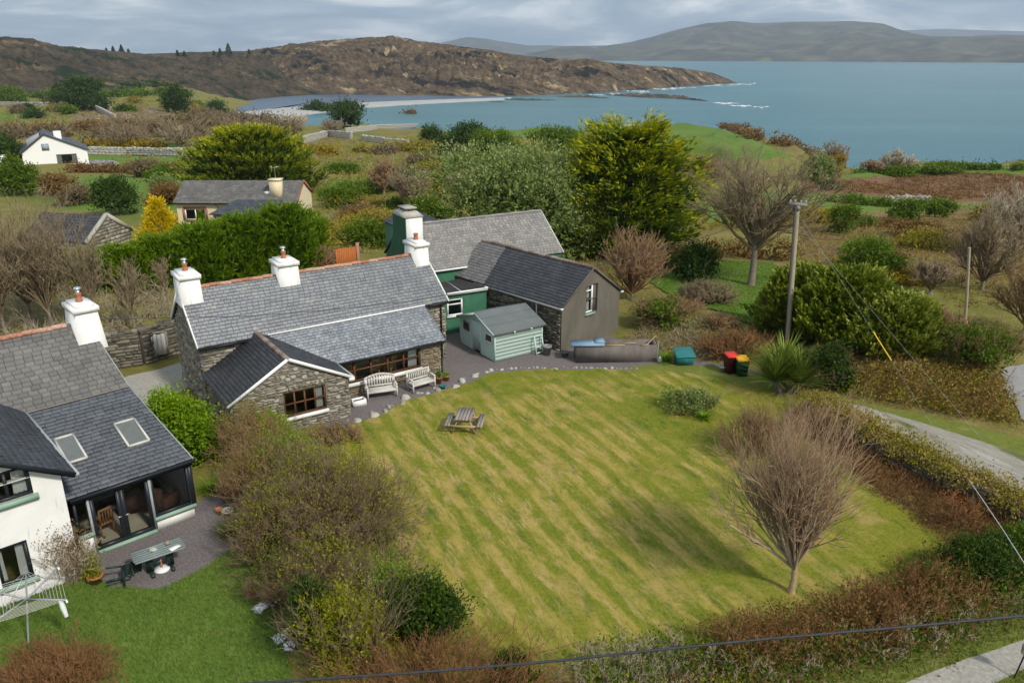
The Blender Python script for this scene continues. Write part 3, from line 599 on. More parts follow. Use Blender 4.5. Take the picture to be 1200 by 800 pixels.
def spit():
    up = [(272, 132), (330, 126.5), (400, 121.3), (470, 118.4), (530, 116.6), (600, 115)]; lo = [(300, 142), (345, 137), (410, 128), (470, 123.6), (530, 120.4), (600, 117)]
    b = MB(); n = 60; v = []
    for k in range(n):
        t = k / (n - 1) * (len(up) - 1); i = min(int(t), len(up) - 2); q = t - i
        a = np.array(up[i]) * (1 - q) + np.array(up[i + 1]) * q; c = np.array(lo[i]) * (1 - q) + np.array(lo[i + 1]) * q
        A = P(*a, SEA); C = P(*c, SEA); w = np.array([0, 0, 1.0])
        for s_, hz in ((-.12, -.6), (0, .05), (.3, 1.1), (.55, 1.4), (.8, .8), (1, .05), (1.12, -.6)):
            p = A * (1 - s_) + C * s_; p = p + w * (hz + .12 * math.sin(k * 1.7 + s_ * 9)); v.append(p)
    f = [[k * 7 + j, (k + 1) * 7 + j, (k + 1) * 7 + j + 1, k * 7 + j + 1] for k in range(n - 1) for j in range(6)]
    b.add(v, f); tag(b.build('shingle_spit', M_['g_shingle'], smooth=True), kind='structure')
spit()

# ------------------------------------------------------------------ vegetation
def rnd(n): return rng.random(n)
def unit(v): return v / np.maximum(np.linalg.norm(v, axis=-1, keepdims=True), 1e-9)
def leaves(b, pts, dirs, size, asp=.5, tint=None, jit=.6, m=0):
    """Pointed leaf-sized faces; dirs = the way each leaf points."""
    n = len(pts)
    if n == 0: return
    if n > 1500:                                  # keep the face count in hand: fewer, slightly larger leaves
        ok = rng.random(n) < .64; pts, dirs = pts[ok], dirs[ok]; tint = tint if tint is None or np.isscalar(tint) else np.asarray(tint)[ok]; n = len(pts); size = size * 1.2
    d = unit(dirs + rng.normal(size=(n, 3)) * jit); s = unit(np.cross(d, rng.normal(size=(n, 3))))
    u = np.cross(s, d)
    L = size * (.65 + .7 * rnd(n))[:, None]; w = L * asp
    c = pts
    v = np.stack([c - d * L * .45 - s * w * .5, c - d * L * .35 + s * w * .55 + u * L * .1, c + d * L * .55], 1).reshape(-1, 3)
    t = np.clip(.5 + .2 * rng.normal(size=n), 0, 1) if tint is None else np.clip(tint, 0, 1)
    b.add(v, np.arange(n * 3).reshape(n, 3), np.repeat(t, 3), m)
def lobes_dome(c, w, dp, h, n=9, seed=0, squat=.5):
    """Overlapping lobes that fill a w x dp x h crown standing at c."""
    r = np.random.default_rng(seed); out = []
    out.append((np.array(c) + [0, 0, h * .42], np.array([w * .36, dp * .36, h * .40])))
    for k in range(n):
        q = 6.283 * (k + r.random() * .6) / n; rad = .38 + .42 * r.random(); zz = h * (.1 + .62 * r.random())
        s = (.15 + .19 * r.random())
        cc = np.array(c) + [math.cos(q) * w * .5 * rad, math.sin(q) * dp * .5 * rad, zz]
        out.append((cc, np.array([w * s, dp * s, min(h * (.22 + .16 * r.random()), (h - zz) * .95)])))
    for k in range(max(2, n // 3)):
        q = r.random() * 6.283; rad = .3 * r.random()
        cc = np.array(c) + [math.cos(q) * w * .5 * rad, math.sin(q) * dp * .5 * rad, h * .62]
        out.append((cc, np.array([w * .24, dp * .24, h * (.28 + .10 * r.random())])))
    return out
def leaf_crown(b, lobes, n, size, asp=.5, per=14, clump=.0, up=.3, m=0, zmin=None, tbase=.5, ttop=0.0, jit=.6, shell=.45):
    vol = np.array([(r[0] * r[1] + r[1] * r[2] + r[0] * r[2]) for _, r in lobes]); pr = vol / vol.sum()
    nc = max(4, n // per)
    which = rng.choice(len(lobes), nc, p=pr)
    C = np.array([l[0] for l in lobes])[which]; R = np.array([l[1] for l in lobes])[which]
    d = unit(rng.normal(size=(nc, 3))); d[:, 2] = np.where(d[:, 2] < -.45, -d[:, 2], d[:, 2])
    ph = rng.random(6) * 6.28; wob = np.sin(d[:, 0] * 5 + ph[0]) * np.sin(d[:, 1] * 6 + ph[1]) + .7 * np.sin(d[:, 2] * 9 + d[:, 0] * 8 + ph[2]) * np.sin(d[:, 1] * 11 + ph[3])
    rad = (1 - shell * rnd(nc) ** 1.7 + .12 * rng.normal(size=nc)) * (1 + .17 * wob)
    cc = C + d * R * rad[:, None]
    keep = np.ones(nc, bool)
    for (lc, lr) in lobes:                       # drop clumps buried deep in another lobe
        q = (((cc - lc) / lr) ** 2).sum(1) < .30; keep &= ~q
    if zmin is not None: keep &= cc[:, 2] > zmin
    cc = cc[keep]; d = d[keep]; R = R[keep]; nc = len(cc)
    zlo = min(l[0][2] - l[1][2] for l in lobes); zhi = max(l[0][2] + l[1][2] for l in lobes)
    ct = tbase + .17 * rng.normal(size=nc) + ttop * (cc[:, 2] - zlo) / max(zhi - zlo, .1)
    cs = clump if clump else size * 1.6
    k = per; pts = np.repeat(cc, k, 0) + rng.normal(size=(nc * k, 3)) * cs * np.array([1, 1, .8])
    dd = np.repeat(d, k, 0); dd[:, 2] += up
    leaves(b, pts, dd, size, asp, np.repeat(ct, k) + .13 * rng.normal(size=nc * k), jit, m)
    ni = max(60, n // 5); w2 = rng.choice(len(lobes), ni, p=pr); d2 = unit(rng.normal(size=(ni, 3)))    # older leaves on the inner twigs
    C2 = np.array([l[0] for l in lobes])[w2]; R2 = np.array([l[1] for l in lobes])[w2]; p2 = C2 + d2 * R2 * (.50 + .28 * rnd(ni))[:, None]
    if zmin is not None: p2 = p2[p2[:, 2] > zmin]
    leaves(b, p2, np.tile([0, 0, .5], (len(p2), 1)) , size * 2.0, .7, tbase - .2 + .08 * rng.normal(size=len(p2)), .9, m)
def tubes(b, pts, r0, r1, sides=3, tint=.5, m=0):
    """pts: (B, K, 3) polylines -> tapered tubes."""
    B, K, _ = pts.shape
    d = unit(pts[:, -1] - pts[:, 0]); a = unit(np.cross(d, np.array([.31, .77, .55]) + 0 * d)); c = np.cross(d, a)
    q = np.arange(sides) * 2 * math.pi / sides
    ring = a[:, None, :] * np.cos(q)[None, :, None] + c[:, None, :] * np.sin(q)[None, :, None]
    rad = r0[:, None] + (r1 - r0)[:, None] * np.linspace(0, 1, K)[None]
    v = pts[:, :, None, :] + ring[:, None] * rad[:, :, None, None]
    base = (np.arange(B) * K * sides)[:, None, None]; k = np.arange(K - 1)[None, :, None] * sides; s = np.arange(sides)[None, None]
    s2 = (s + 1) % sides
    f = np.stack([base + k + s, base + k + s2, base + k + sides + s2, base + k + sides + s], -1).reshape(-1, 4)
    t = np.broadcast_to(np.asarray(tint, float), (B,)); b.add(v.reshape(-1, 3), f, np.repeat(t, K * sides), m)
def spikes(b, A, B_, r, tint, m=0):
    """Terminal twigs: three-sided, tapering to a point."""
    n = len(A); d = unit(B_ - A); a = unit(np.cross(d, np.array([.31, .77, .55]) + 0 * d)); c = np.cross(d, a); q = np.arange(3) * 2.0944
    ring = A[:, None] + (a[:, None] * np.cos(q)[None, :, None] + c[:, None] * np.sin(q)[None, :, None]) * r[:, None, None]
    v = np.concatenate([ring, B_[:, None]], 1); f = (np.arange(n)[:, None, None] * 4 + np.array([[0, 1, 3], [1, 2, 3], [2, 0, 3]])[None]).reshape(-1, 3)
    b.add(v.reshape(-1, 3), f, np.repeat(np.broadcast_to(np.asarray(tint, float), (n,)), 4), m)
def grow(start, dirs, L, r, levels, b=None, K=4, bend=.18, up=.12, rmin=.004, m=0, sink=None):
    """Vectorised branching. levels: list of (children, spread, length ratio, radius ratio, t0)."""
    S = np.asarray(start, float); D = unit(np.asarray(dirs, float)); L = np.asarray(L, float); r = np.asarray(r, float)
    tips = []
    for li in range(len(levels) + 1):
        B = len(S); KK = K if li < len(levels) else max(3, K - 1)
        p = [S]; d = D
        for k in range(KK - 1):
            d = unit(d + rng.normal(size=(B, 3)) * bend + np.array([0, 0, up])); p.append(p[-1] + d * (L / (KK - 1))[:, None])
        pts = np.stack(p, 1); r1 = np.maximum(r * .45, rmin * .7)
        tn = np.clip(.25 + .2 * li + .13 * rng.normal(size=B), 0, 1)
        if li == len(levels) and li >= 1: ok = rng.random(B) < (.70 if B > 2500 else 1); spikes(b, pts[ok, 0], pts[ok, -1], np.maximum(r, rmin)[ok] * 1.25, tn[ok], m)
        elif li == len(levels) - 1 and li >= 1: tubes(b, pts[:, [0, (KK - 1) // 2 + (KK > 3), -1]] if KK > 3 else pts, np.maximum(r, rmin), r1, 3, tn, m)
        else: tubes(b, pts, np.maximum(r, rmin), r1, 3 if r.max() < .05 else 5, tn, m)
        if li == len(levels): tips = pts[:, -1]; break
        n, spread, lr, rrat, t0 = levels[li]
        t = t0 + (1 - t0) * rnd(B * n); par = np.repeat(np.arange(B), n)
        idx = t * (KK - 1); i0 = np.minimum(idx.astype(int), KK - 2); q = (idx - i0)[:, None]
        S2 = pts[par, i0] * (1 - q) + pts[par, i0 + 1] * q
        dd = unit(pts[par, i0 + 1] - pts[par, i0])
        side = unit(np.cross(dd, rng.normal(size=(B * n, 3))))
        D = unit(dd + side * (spread * (.6 + .8 * rnd(B * n)))[:, None])
        L = L[par] * lr * (.65 + .6 * rnd(B * n)) * (1.1 - .35 * t); r = np.maximum(r[par] * rrat * (1.1 - .5 * t), rmin); S = S2
    return tips
def place(px, by, wpx, ty, push=.4):
    """Stand position and size of a plant: foot row by, width in pixels, top row ty."""
    g = GP(px, by); d = depth(g); W = wpx * d / F
    c = np.array(g); dirv = unit(np.array([g[0], g[1], 0]))
    c = c + dirv * W * push * .8
    c[2] = float(hgt(c[0], c[1])[0]); hh = zat(c[0], c[1], ty) - c[2]
    return c, W, max(hh, .3), d
SEEDN = [0]
def shrub(name, label, cat, px, by, wpx, ty, m, dens=1.0, leaf=.06, group=None, asp=.6, per=12, nl=9, up=.3, tb=.5, ttop=.12, dpf=.85, minpx=2.3, push=.4, stems=True, twm='twig_grey', twigs=0, jit=.6, shell=.4, cap=30000):
    SEEDN[0] += 1
    c, W, h, d = place(px, by, wpx, ty, push); sz = max(leaf, minpx * d / F)
    root = empty(name, c, 0, label, cat, group)
    lob = lobes_dome((0, 0, 0), W, W * dpf, h, nl, SEEDN[0])
    area = 2.2 * (W * h + W * W * .5)
    n = int(min(cap, max(500, dens * area / (sz * sz * asp) * 2.1)))
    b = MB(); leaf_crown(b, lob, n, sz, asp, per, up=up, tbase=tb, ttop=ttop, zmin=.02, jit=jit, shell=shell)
    k = int(14 + 6 * W); wl = rng.integers(len(lob), size=k); dd = unit(rng.normal(size=(k, 3)) + [0, 0, 1.1]); st = np.array([lob[i][0] for i in wl]) + dd * np.array([lob[i][1] for i in wl]) * .9; sl = (.10 + .22 * rnd(k)) * min(h, 2.5); nn = 16; u = np.tile(np.linspace(0, 1, nn), k)
    pts = np.repeat(st, nn, 0) + np.repeat(dd, nn, 0) * (u * np.repeat(sl, nn))[:, None] + rng.normal(size=(k * nn, 3)) * sz * .7; ok = pts[:, 2] > .02; leaves(b, pts[ok], np.repeat(dd, nn, 0)[ok], sz * .9, asp, (tb + .15 + .12 * rng.normal(size=k * nn))[ok], .7)      # young shoots
    b.build('foliage', M_[m], root)
    if stems:
        ns = 12; q = rnd(ns) * 6.283; D = np.stack([np.cos(q) * .6, np.sin(q) * .6, np.ones(ns)], 1)
        s = MB(); grow(np.stack([np.cos(q) * W * .06, np.sin(q) * W * .06, np.zeros(ns)], 1), D, np.full(ns, h * .55), np.full(ns, max(.012, h * .012)), [(4, .6, .7, .6, .3)], s, rmin=.006); 
        if twigs:
            tw = max(.0035, .22 * d / F); k = int(twigs); q = rnd(k) * 6.283; rad = np.sqrt(rnd(k)) * .42
            S = np.stack([np.cos(q) * W * rad, np.sin(q) * W * dpf * rad, h * (.25 + .35 * rnd(k))], 1); D = np.stack([np.cos(q) * rad * 1.6, np.sin(q) * rad * 1.6, .9 * np.ones(k)], 1)
            grow(S, D, h * (.35 + .3 * rnd(k)), np.full(k, tw * 1.4), [(4, .5, .6, .8, .25)], s, K=3, rmin=tw)
        s.build('stems', M_[twm], root)
    return root
def twig_shrub(name, label, cat, px, by, wpx, ty, m='twig_red', n=90, levels=None, group=None, spread=.75, dpf=.8, green=0, gm='leaf_yellow', push=.4, thick=.3, up=.10, leafsz=.05, bend=.2, lower=.0):
    """Leafless shrub: stems fanning from the foot into a twiggy dome, with a few leaf clumps if green."""
    c, W, h, d = place(px, by, wpx, ty, push); tw = max(.0035, thick * d / F)
    root = empty(name, c, 0, label, cat, group)
    q = rnd(n) * 6.283; k = np.sqrt(rnd(n)); sx = W * .5 * spread
    S = np.stack([np.cos(q) * k * W * .22, np.sin(q) * k * W * .22 * dpf, lower * h * rnd(n)], 1)
    D = np.stack([np.cos(q) * k * sx, np.sin(q) * k * sx * dpf, h * (1.02 - .62 * k ** 2)], 1)
    L = np.linalg.norm(D, axis=1) * (.5 + .18 * rnd(n))
    b = MB(); lv = levels or [(5, .5, .62, .62, .3), (5, .6, .6, .65, .2)]
    grow(S, D, L, np.full(n, max(tw * 1.8, h * .006)), lv, b, K=4, bend=bend, up=up, rmin=tw)
    b.build('branches', M_[m], root)
    if green:
        g = MB(); nc = int(green); q = rnd(nc) * 6.283; k = np.sqrt(rnd(nc)) * .46
        pts = np.stack([np.cos(q) * k * W, np.sin(q) * k * W * dpf, h * (.55 + .40 * rnd(nc)) * np.sqrt(1 - .85 * (k / .46) ** 2)], 1)
        pts = np.repeat(pts, 26, 0) + np.repeat(.09 + .16 * rnd(nc), 26)[:, None] * rng.normal(size=(nc * 26, 3)) * (1 if leafsz < .1 else leafsz * 10)
        pts[:, 2] = np.maximum(pts[:, 2], .03)
        leaves(g, pts, np.tile([0, 0, .6], (len(pts), 1)), max(leafsz, 1.4 * d / F), .55, .55 + .22 * rng.normal(size=len(pts))); g.build('foliage', M_[gm], root)
    return root
def bare_tree(name, label, px, by, wpx, ty, m='twig_grey', trunk=.3, n0=12, levels=None, group=None, tr=.12, tilt=(0, 0), fan=.9, thick=.28, ivy=0, bm='bark', up=.1, multi=False, flat=.85, cat='tree', bend=.15, lean=(0, 0)):
    g = GP(px, by); d = depth(g); W = wpx * d / F; h = zat(g[0], g[1], ty) - g[2]; tw = max(.0035, thick * d / F)
    root = empty(name, g, 0, label, cat, group)
    th = h * trunk; t = MB(); top = Vector((tilt[0], tilt[1], th))
    t.tube([(0, 0, -.1), (0, 0, .12), top * .5 + Vector((.03, .02, 0)), top, top + Vector((0, 0, .12 * h))], [tr * 1.5, tr * 1.1, tr * .9, tr * .8, tr * .45], 9); t.build('trunk', M_[bm], root, smooth=True)
    q = (np.arange(n0) + rnd(n0) * .7) / n0 * 6.283; k = .25 + .75 * rnd(n0)
    S = np.array(top)[None] + np.stack([0 * q, 0 * q, (rnd(n0) - .6) * th * .35], 1)
    D = np.stack([np.cos(q) * k * W * .5 * fan + lean[0], np.sin(q) * k * W * .42 * fan + lean[1], (h - th) * (1.02 - .55 * k)], 1)
    L = np.linalg.norm(D, axis=1) * (.60 + .17 * rnd(n0))
    b = MB(); lv = levels or [(6, .55, .6, .55, .3), (6, .55, .58, .6, .25), (5, .6, .55, .6, .2)]
    tips = grow(S, D, L, np.full(n0, tr * .5), lv, b, K=4, bend=bend, up=up, rmin=tw); b.build('crown', M_[m], root)
    return root
def conifer(name, label, px, by, wpx, ty, m='leaf_conifer', n=700, leaf=.07, group=None, shape='dome', tb=.45, spray=.5, per=14, ttip=.3, cat='tree', push=.4, dpf=.9, minpx=1.4, asp=.35, rise=.5, tiers=0):
    """Evergreen built of feathery sprays: each spray is a rising, outward plume of small leaves, lighter at its new tips."""
    c, W, h, d = place(px, by, wpx, ty, push); sz = max(leaf, minpx * d / F)
    root = empty(name, c, 0, label, cat, group)
    t = MB(); t.tube([(0, 0, -.1), (0, 0, h * .4), (0, 0, h * .8)], [max(.06, W * .03), W * .02, .02], 7); t.build('trunk', M_['bark'], root)
    z = h * (.03 + .93 * rnd(n)); q = rnd(n) * 6.283
    if tiers: z = h * (np.floor(z / h * tiers + .35 * np.sin(q * 2 + c[0])) + .5 + .16 * rng.normal(size=n)) / tiers; z = np.clip(z, .03 * h, .97 * h)
    zz = z / h
    if shape == 'cone': env = (1 - zz) ** .8 * (.85 + .15 * np.minimum(1, zz * 6))
    elif shape == 'column': env = np.minimum(1, (1 - zz) * 3.2) ** .5
    else: env = np.sqrt(np.clip(1 - (zz * 1.0) ** 2.2, 0.02, 1)) * np.minimum(1, .72 + zz)
    lob = 1 + .13 * np.sin(q * 3 + zz * 7 + 1.1 * c[0]) + .09 * np.sin(q * 7 - zz * 13)
    rad = W * .5 * env * lob * (1 - .42 * rnd(n) ** 2)
    base = np.stack([np.cos(q) * rad, np.sin(q) * rad * dpf, z], 1)
    d0 = np.stack([np.cos(q), np.sin(q), rise + .5 * zz + .25 * rng.normal(size=n)], 1); d0 = unit(d0)
    sl = spray * (.6 + .8 * rnd(n)) * min(1, W / 3); ct = tb + .14 * rng.normal(size=n) + (.42 * (zz - .45) if tiers else 0)  # tiered crowns: paler new growth above, underside shade painted into the tint
    k = per; u = rnd(n * k); par = np.repeat(np.arange(n), k)
    side = unit(np.cross(d0, np.array([0, 0, 1.0])))[par] * (rng.normal(size=n * k) * .24 * (1.1 - u) * sl[par])[:, None]
    pts = base[par] + d0[par] * ((u - .45) * sl[par])[:, None] + side + rng.normal(size=(n * k, 3)) * sl[par][:, None] * .07
    pts[:, 2] = np.maximum(pts[:, 2], .03)
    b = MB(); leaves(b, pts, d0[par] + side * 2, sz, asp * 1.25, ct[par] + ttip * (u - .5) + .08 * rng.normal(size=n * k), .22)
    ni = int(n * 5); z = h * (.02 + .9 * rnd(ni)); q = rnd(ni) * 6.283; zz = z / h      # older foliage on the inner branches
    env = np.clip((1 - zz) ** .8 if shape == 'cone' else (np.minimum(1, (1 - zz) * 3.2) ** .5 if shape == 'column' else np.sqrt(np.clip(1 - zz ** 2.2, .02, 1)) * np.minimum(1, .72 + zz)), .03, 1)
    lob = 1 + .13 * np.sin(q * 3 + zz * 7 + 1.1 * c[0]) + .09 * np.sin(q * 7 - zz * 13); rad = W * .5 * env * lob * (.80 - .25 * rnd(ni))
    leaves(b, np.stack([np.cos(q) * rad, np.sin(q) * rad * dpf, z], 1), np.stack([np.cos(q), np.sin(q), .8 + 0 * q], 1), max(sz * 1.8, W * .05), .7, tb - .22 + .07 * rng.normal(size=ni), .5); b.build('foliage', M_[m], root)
    return root
def scatter(poly_xy, n):
    poly = np.asarray(poly_xy); lo = poly.min(0); hi = poly.max(0); out = np.zeros((0, 2))
    while len(out) < n:
        p = lo + (hi - lo) * rng.random((n * 2, 2)); out = np.concatenate([out, p[inside(p[:, 0], p[:, 1], poly)]])
    return out[:n]
def blades(name, m, xy, hh, w, lean=.5, tb=.5, off=.01):
    n = len(xy); z = hgt(xy[:, 0], xy[:, 1]) + off; q = rnd(n) * 6.283; h_ = hh * (.5 + rnd(n))
    c = np.stack([xy[:, 0], xy[:, 1], z], 1); s = np.stack([np.cos(q), np.sin(q), 0 * q], 1) * w
    tip = c + np.stack([rng.normal(size=n) * lean * hh, rng.normal(size=n) * lean * hh, h_], 1)
    b = MB(); b.add(np.stack([c - s, c + s, tip], 1).reshape(-1, 3), np.arange(n * 3).reshape(n, 3), np.repeat(np.clip(tb + .2 * rng.normal(size=n), 0, 1), 3))
    return tag(b.build(name, m), kind='stuff')
def undergrowth(name, label, pts_px, n, m_leaf, m_twig, hmax=.7, leaf=.06, twf=.5, perl=16, xy=None):
    """A tangle nobody could count: tufts of twigs and leaves over a patch of ground."""
    poly = np.array([GP(*q)[:2] for q in pts_px]) if xy is None else xy
    p = scatter(poly, n); z = hgt(p[:, 0], p[:, 1]); b = MB(); base = np.stack([p[:, 0], p[:, 1], z], 1)
    hv = hmax * (.4 + .9 * rnd(n) ** 1.5) * (.35 + .65 * (.5 + .5 * np.sin(p[:, 0] * .9 + 1.7 * np.sin(p[:, 1] * .7)) * np.sin(p[:, 1] * 1.1 + .6))) * (.6 + .6 * rnd(n))
    dm = np.median(base[:, 1]) * cp + H * sp; tw = max(.004, .26 * dm / F)
    is_t = rnd(n) < twf
    T = base[is_t]; nt2 = len(T)
    if nt2:
        k = 4; par = np.repeat(np.arange(nt2), k); D = np.stack([rng.normal(size=nt2 * k) * .6, rng.normal(size=nt2 * k) * .6, np.ones(nt2 * k)], 1)
        grow(T[par] + rng.normal(size=(nt2 * k, 3)) * [.15, .15, 0], D, hv[is_t][par] * (.7 + .6 * rnd(nt2 * k)), np.full(nt2 * k, tw * 1.2), [(2, .6, .6, .8, .2)], b, K=3, bend=.35, up=-.05, rmin=tw, m=1)
    Lb = base[~is_t]; nl = len(Lb)
    if nl:
        par = np.repeat(np.arange(nl), perl); hh = hv[~is_t][par]
        pts = Lb[par] + rng.normal(size=(nl * perl, 3)) * np.array([.28, .28, 0]) + np.stack([0 * hh, 0 * hh, hh * rnd(nl * perl)], 1)
        ct = (.5 + .2 * rng.normal(size=nl))[par]
        leaves(b, pts, np.tile([0, 0, .7], (len(pts), 1)), max(leaf, 1.3 * dm / F), .5, ct + .12 * rng.normal(size=len(pts)), .9, 0)
    o = tag(b.build(name, [M_[m_leaf], M_[m_twig]]), label, kind='stuff'); return o

# ------------------------------------------------------------------ building kit
def lerp(a, b, t): return a + (b - a) * t
def panel(b, O, U, Nn, u0, u1, z0, z1, holes=(), thick=.3, mat=0, rmat=None, tint=.5):
    """Wall face at O + u*U + z, outward normal Nn, with recessed openings (u0,u1,z0,z1)."""
    O = Vector(O); U = Vector(U); Nn = Vector(Nn); rmat = mat if rmat is None else rmat
    us = sorted({u0, u1, *[h[0] for h in holes], *[h[1] for h in holes]}); zs = sorted({z0, z1, *[h[2] for h in holes], *[h[3] for h in holes]})
    us = [u for u in us if u0 <= u <= u1]; zs = [z for z in zs if z0 <= z <= z1]
    pt = lambda u, z, dd=0: O + U * u + Vector((0, 0, z)) - Nn * dd
    for i in range(len(us) - 1):
        for j in range(len(zs) - 1):
            um, zm = (us[i] + us[i + 1]) / 2, (zs[j] + zs[j + 1]) / 2
            if any(h[0] < um < h[1] and h[2] < zm < h[3] for h in holes): continue
            b.poly([pt(us[i], zs[j]), pt(us[i + 1], zs[j]), pt(us[i + 1], zs[j + 1]), pt(us[i], zs[j + 1])], tint, mat)
    for a, c, e, f in holes:
        for q in ([(a, e), (a, f)], [(a, f), (c, f)], [(c, f), (c, e)], [(c, e), (a, e)]):
            (p, r_), (s, t_) = q
            b.poly([pt(p, r_), pt(s, t_), pt(s, t_, thick), pt(p, r_, thick)], tint, rmat)
def rubble(b, O, U, Nn, u0, u1, z0, z1, test=None, holes=(), sw=.32, sh=.12, proud=.045, seed=1, mat=0):
    r = np.random.default_rng(seed); O = np.array(O, float); U = np.array(U, float); Nn = np.array(Nn, float); z = z0; V = []; T = []
    while z < z1 - .03:
        h = min(sh * (.6 + .9 * r.random()), z1 - z); u = u0 - r.random() * sw * .5
        while u < u1:
            w = sw * (.45 + 1.1 * r.random()); a = max(u, u0); c = min(u + w, u1); u += w
            if c - a < .05: continue
            zz0 = z + .012 + .02 * r.random(); zz1 = z + h - .008 + .015 * r.normal(); um, zm = (a + c) / 2, (zz0 + zz1) / 2
            if test and not test(um, zm): continue
            if any(q[0] - .02 < um < q[1] + .02 and q[2] - .02 < zm < q[3] + .02 for q in holes): continue
            for q in holes:                                     # trim stones that reach into an opening
                if q[2] < zm < q[3]:
                    if um < q[0] < c: c = q[0]
                    if um > q[1] > a: a = q[1]
            pd = proud * (.35 + r.random()); g = .012
            j = r.normal(size=(8,)) * .012
            fr = [(a + g + .03 * (r.random() > .6), zz0 + j[0]), (c - g, zz0 + j[1]), (c - g - .03 * (r.random() > .5), zz1 + j[2]), (a + g, zz1 + j[3])]
            for (uu, z_) in fr: V.append(O + U * uu + [0, 0, z_] - Nn * .01)
            for k, (uu, z_) in enumerate(fr): V.append(O + U * (um + (uu - um) * .9) + [0, 0, zm + (z_ - zm) * .86] + Nn * (pd + j[4 + k] * .6))
            T += [np.clip(.45 + .27 * r.normal(), 0, 1)] * 8
        z += h
    n = len(V) // 8
    if not n: return
    f = np.array([[4, 5, 6, 7], [0, 1, 5, 4], [1, 2, 6, 5], [2, 3, 7, 6], [3, 0, 4, 7]]); f = (np.arange(n)[:, None, None] * 8 + f[None]).reshape(-1, 4)
    b.add(V, f, T, mat)
def slates(b, O, U, Vv, poly, sw=.26, sh=.2, seed=1, mat=0, lift=.012, tvar=.26, patch=0.0):
    """Courses of slates over a convex polygon (u, v) on the plane O + u*U + v*Vv."""
    r = np.random.default_rng(seed); O = np.array(O, float); U = np.array(U, float); Vv = np.array(Vv, float); Nn = np.cross(U, Vv); Nn /= np.linalg.norm(Nn)
    if Nn[2] < 0: Nn = -Nn
    poly = np.array(poly, float); v = poly[:, 1].min(); vmax = poly[:, 1].max(); row = 0; V = []; T = []
    def span(vv):
        xs = []
        for p, q in zip(poly, np.roll(poly, -1, 0)):
            if (p[1] - vv) * (q[1] - vv) <= 0 and p[1] != q[1]: xs.append(p[0] + (q[0] - p[0]) * (vv - p[1]) / (q[1] - p[1]))
        return (min(xs), max(xs)) if len(xs) > 1 else None
    while v < vmax - .02:
        v2 = min(v + sh, vmax); s1 = span(min(max(v + .004, poly[:, 1].min() + 1e-4), vmax - 1e-4)); s2 = span(min(v2 - .004, vmax - 1e-4))
        if s1 and s2:
            u0 = min(s1[0], s2[0]); u1 = max(s1[1], s2[1]); u = u0 - sw * (.5 if row % 2 else 1) * (.9 + .2 * r.random())
            while u < u1:
                w = sw * (.92 + .16 * r.random()); a, c = u + .009, u + w - .009; u += w
                A0, A1 = max(a, s1[0]), min(c, s1[1]); B0, B1 = max(a, s2[0]), min(c, s2[1])
                if A1 - A0 < .02 and B1 - B0 < .02: continue
                if A1 < A0: A0 = A1 = (A0 + A1) / 2
                if B1 < B0: B0 = B1 = (B0 + B1) / 2
                e = .010 * r.normal(); lo = lift + .008 + .006 * r.random(); sl = .005 * r.normal()
                q = [(A0, v - .012 + e, lo + sl), (A1, v - .012 + e, lo - sl), (B1, v2 + .02, lift * .4), (B0, v2 + .02, lift * .4)]
                for uu, vv, nn in q: V.append(O + U * uu + Vv * vv + Nn * nn)
                for uu, vv, nn in q[:2]: V.append(O + U * uu + Vv * vv + Nn * (-.004))
                t = .5 + tvar * r.normal() + patch * math.sin(u * .9 + v * .6) * math.sin(v * 1.7)
                T += [np.clip(t, 0, 1)] * 6
        v += sh; row += 1
    n = len(V) // 6; f = np.array([[0, 1, 2, 3], [4, 5, 1, 0]]); f = (np.arange(n)[:, None, None] * 6 + f[None]).reshape(-1, 4)
    b.add(V, f, T, mat)
def slab(b, pts, th, tint=.5, mat=0):
    """A thin plate under a roof plane: pts counter-clockwise seen from above."""
    pts = [Vector(p) for p in pts]; n = (pts[1] - pts[0]).cross(pts[2] - pts[0]).normalized()
    if n.z < 0: pts = pts[::-1]; n = -n
    lo = [p - n * th for p in pts]; b.poly(pts, tint, mat); b.poly(lo[::-1], tint, mat)
    for i in range(len(pts)): j = (i + 1) % len(pts); b.poly([lo[i], lo[j], pts[j], pts[i]], tint, mat)
def roof_plane(parent, pts, m, sw, sh, seed, name='roof', under='black_felt', tvar=.26, patch=0.0, th=.07):
    """pts: eave start, eave end, then the upper corners; child 'roof' with its slates below it."""
    p = [Vector(q) for q in pts]; U = (p[1] - p[0]).normalized(); nn = U.cross(p[2] - p[0]).normalized(); Vv = nn.cross(U)
    if Vv.z < 0: Vv = -Vv
    b = MB(); slab(b, p, th); r = b.build(name, M_[under], parent)
    s = MB(); slates(s, p[0], U, Vv, [((q - p[0]).dot(U), (q - p[0]).dot(Vv)) for q in p], sw, sh, seed, 0, .01, tvar, patch); s.build('slates', M_[m], r, kind='stuff')
    return r
RIDGE_ME = {}
def ridge_tiles(parent, a, bb, m='ridge', n=None, w=.15, rise=.09):
    a = Vector(a); bb = Vector(bb); L = (bb - a).length; n = n or int(L / .45); d = (bb - a).normalized(); st = L / n; s = d.cross(Vector((0, 0, 1))).normalized()
    for k in range(n):
        c = MB(); p0 = d * (-.01); p1 = d * (st - .012); j = .012 * math.sin(k * 2.3); up = Vector((0, 0, 1)); r = []
        for p in (p0, p1):
            for sx, dz in ((-w, -rise), (-w * .45, .025), (w * .45, .025), (w, -rise)): r.append(p + s * sx + up * (dz + j))
        c.add(r, [[0, 1, 5, 4], [1, 2, 6, 5], [2, 3, 7, 6], [3, 0, 4, 7]], rng.random()); c.poly(r[:4], .4); c.poly(r[4:][::-1], .4)
        o = c.build('ridge_tile', M_[m], parent); o.location = a + d * (st * k)
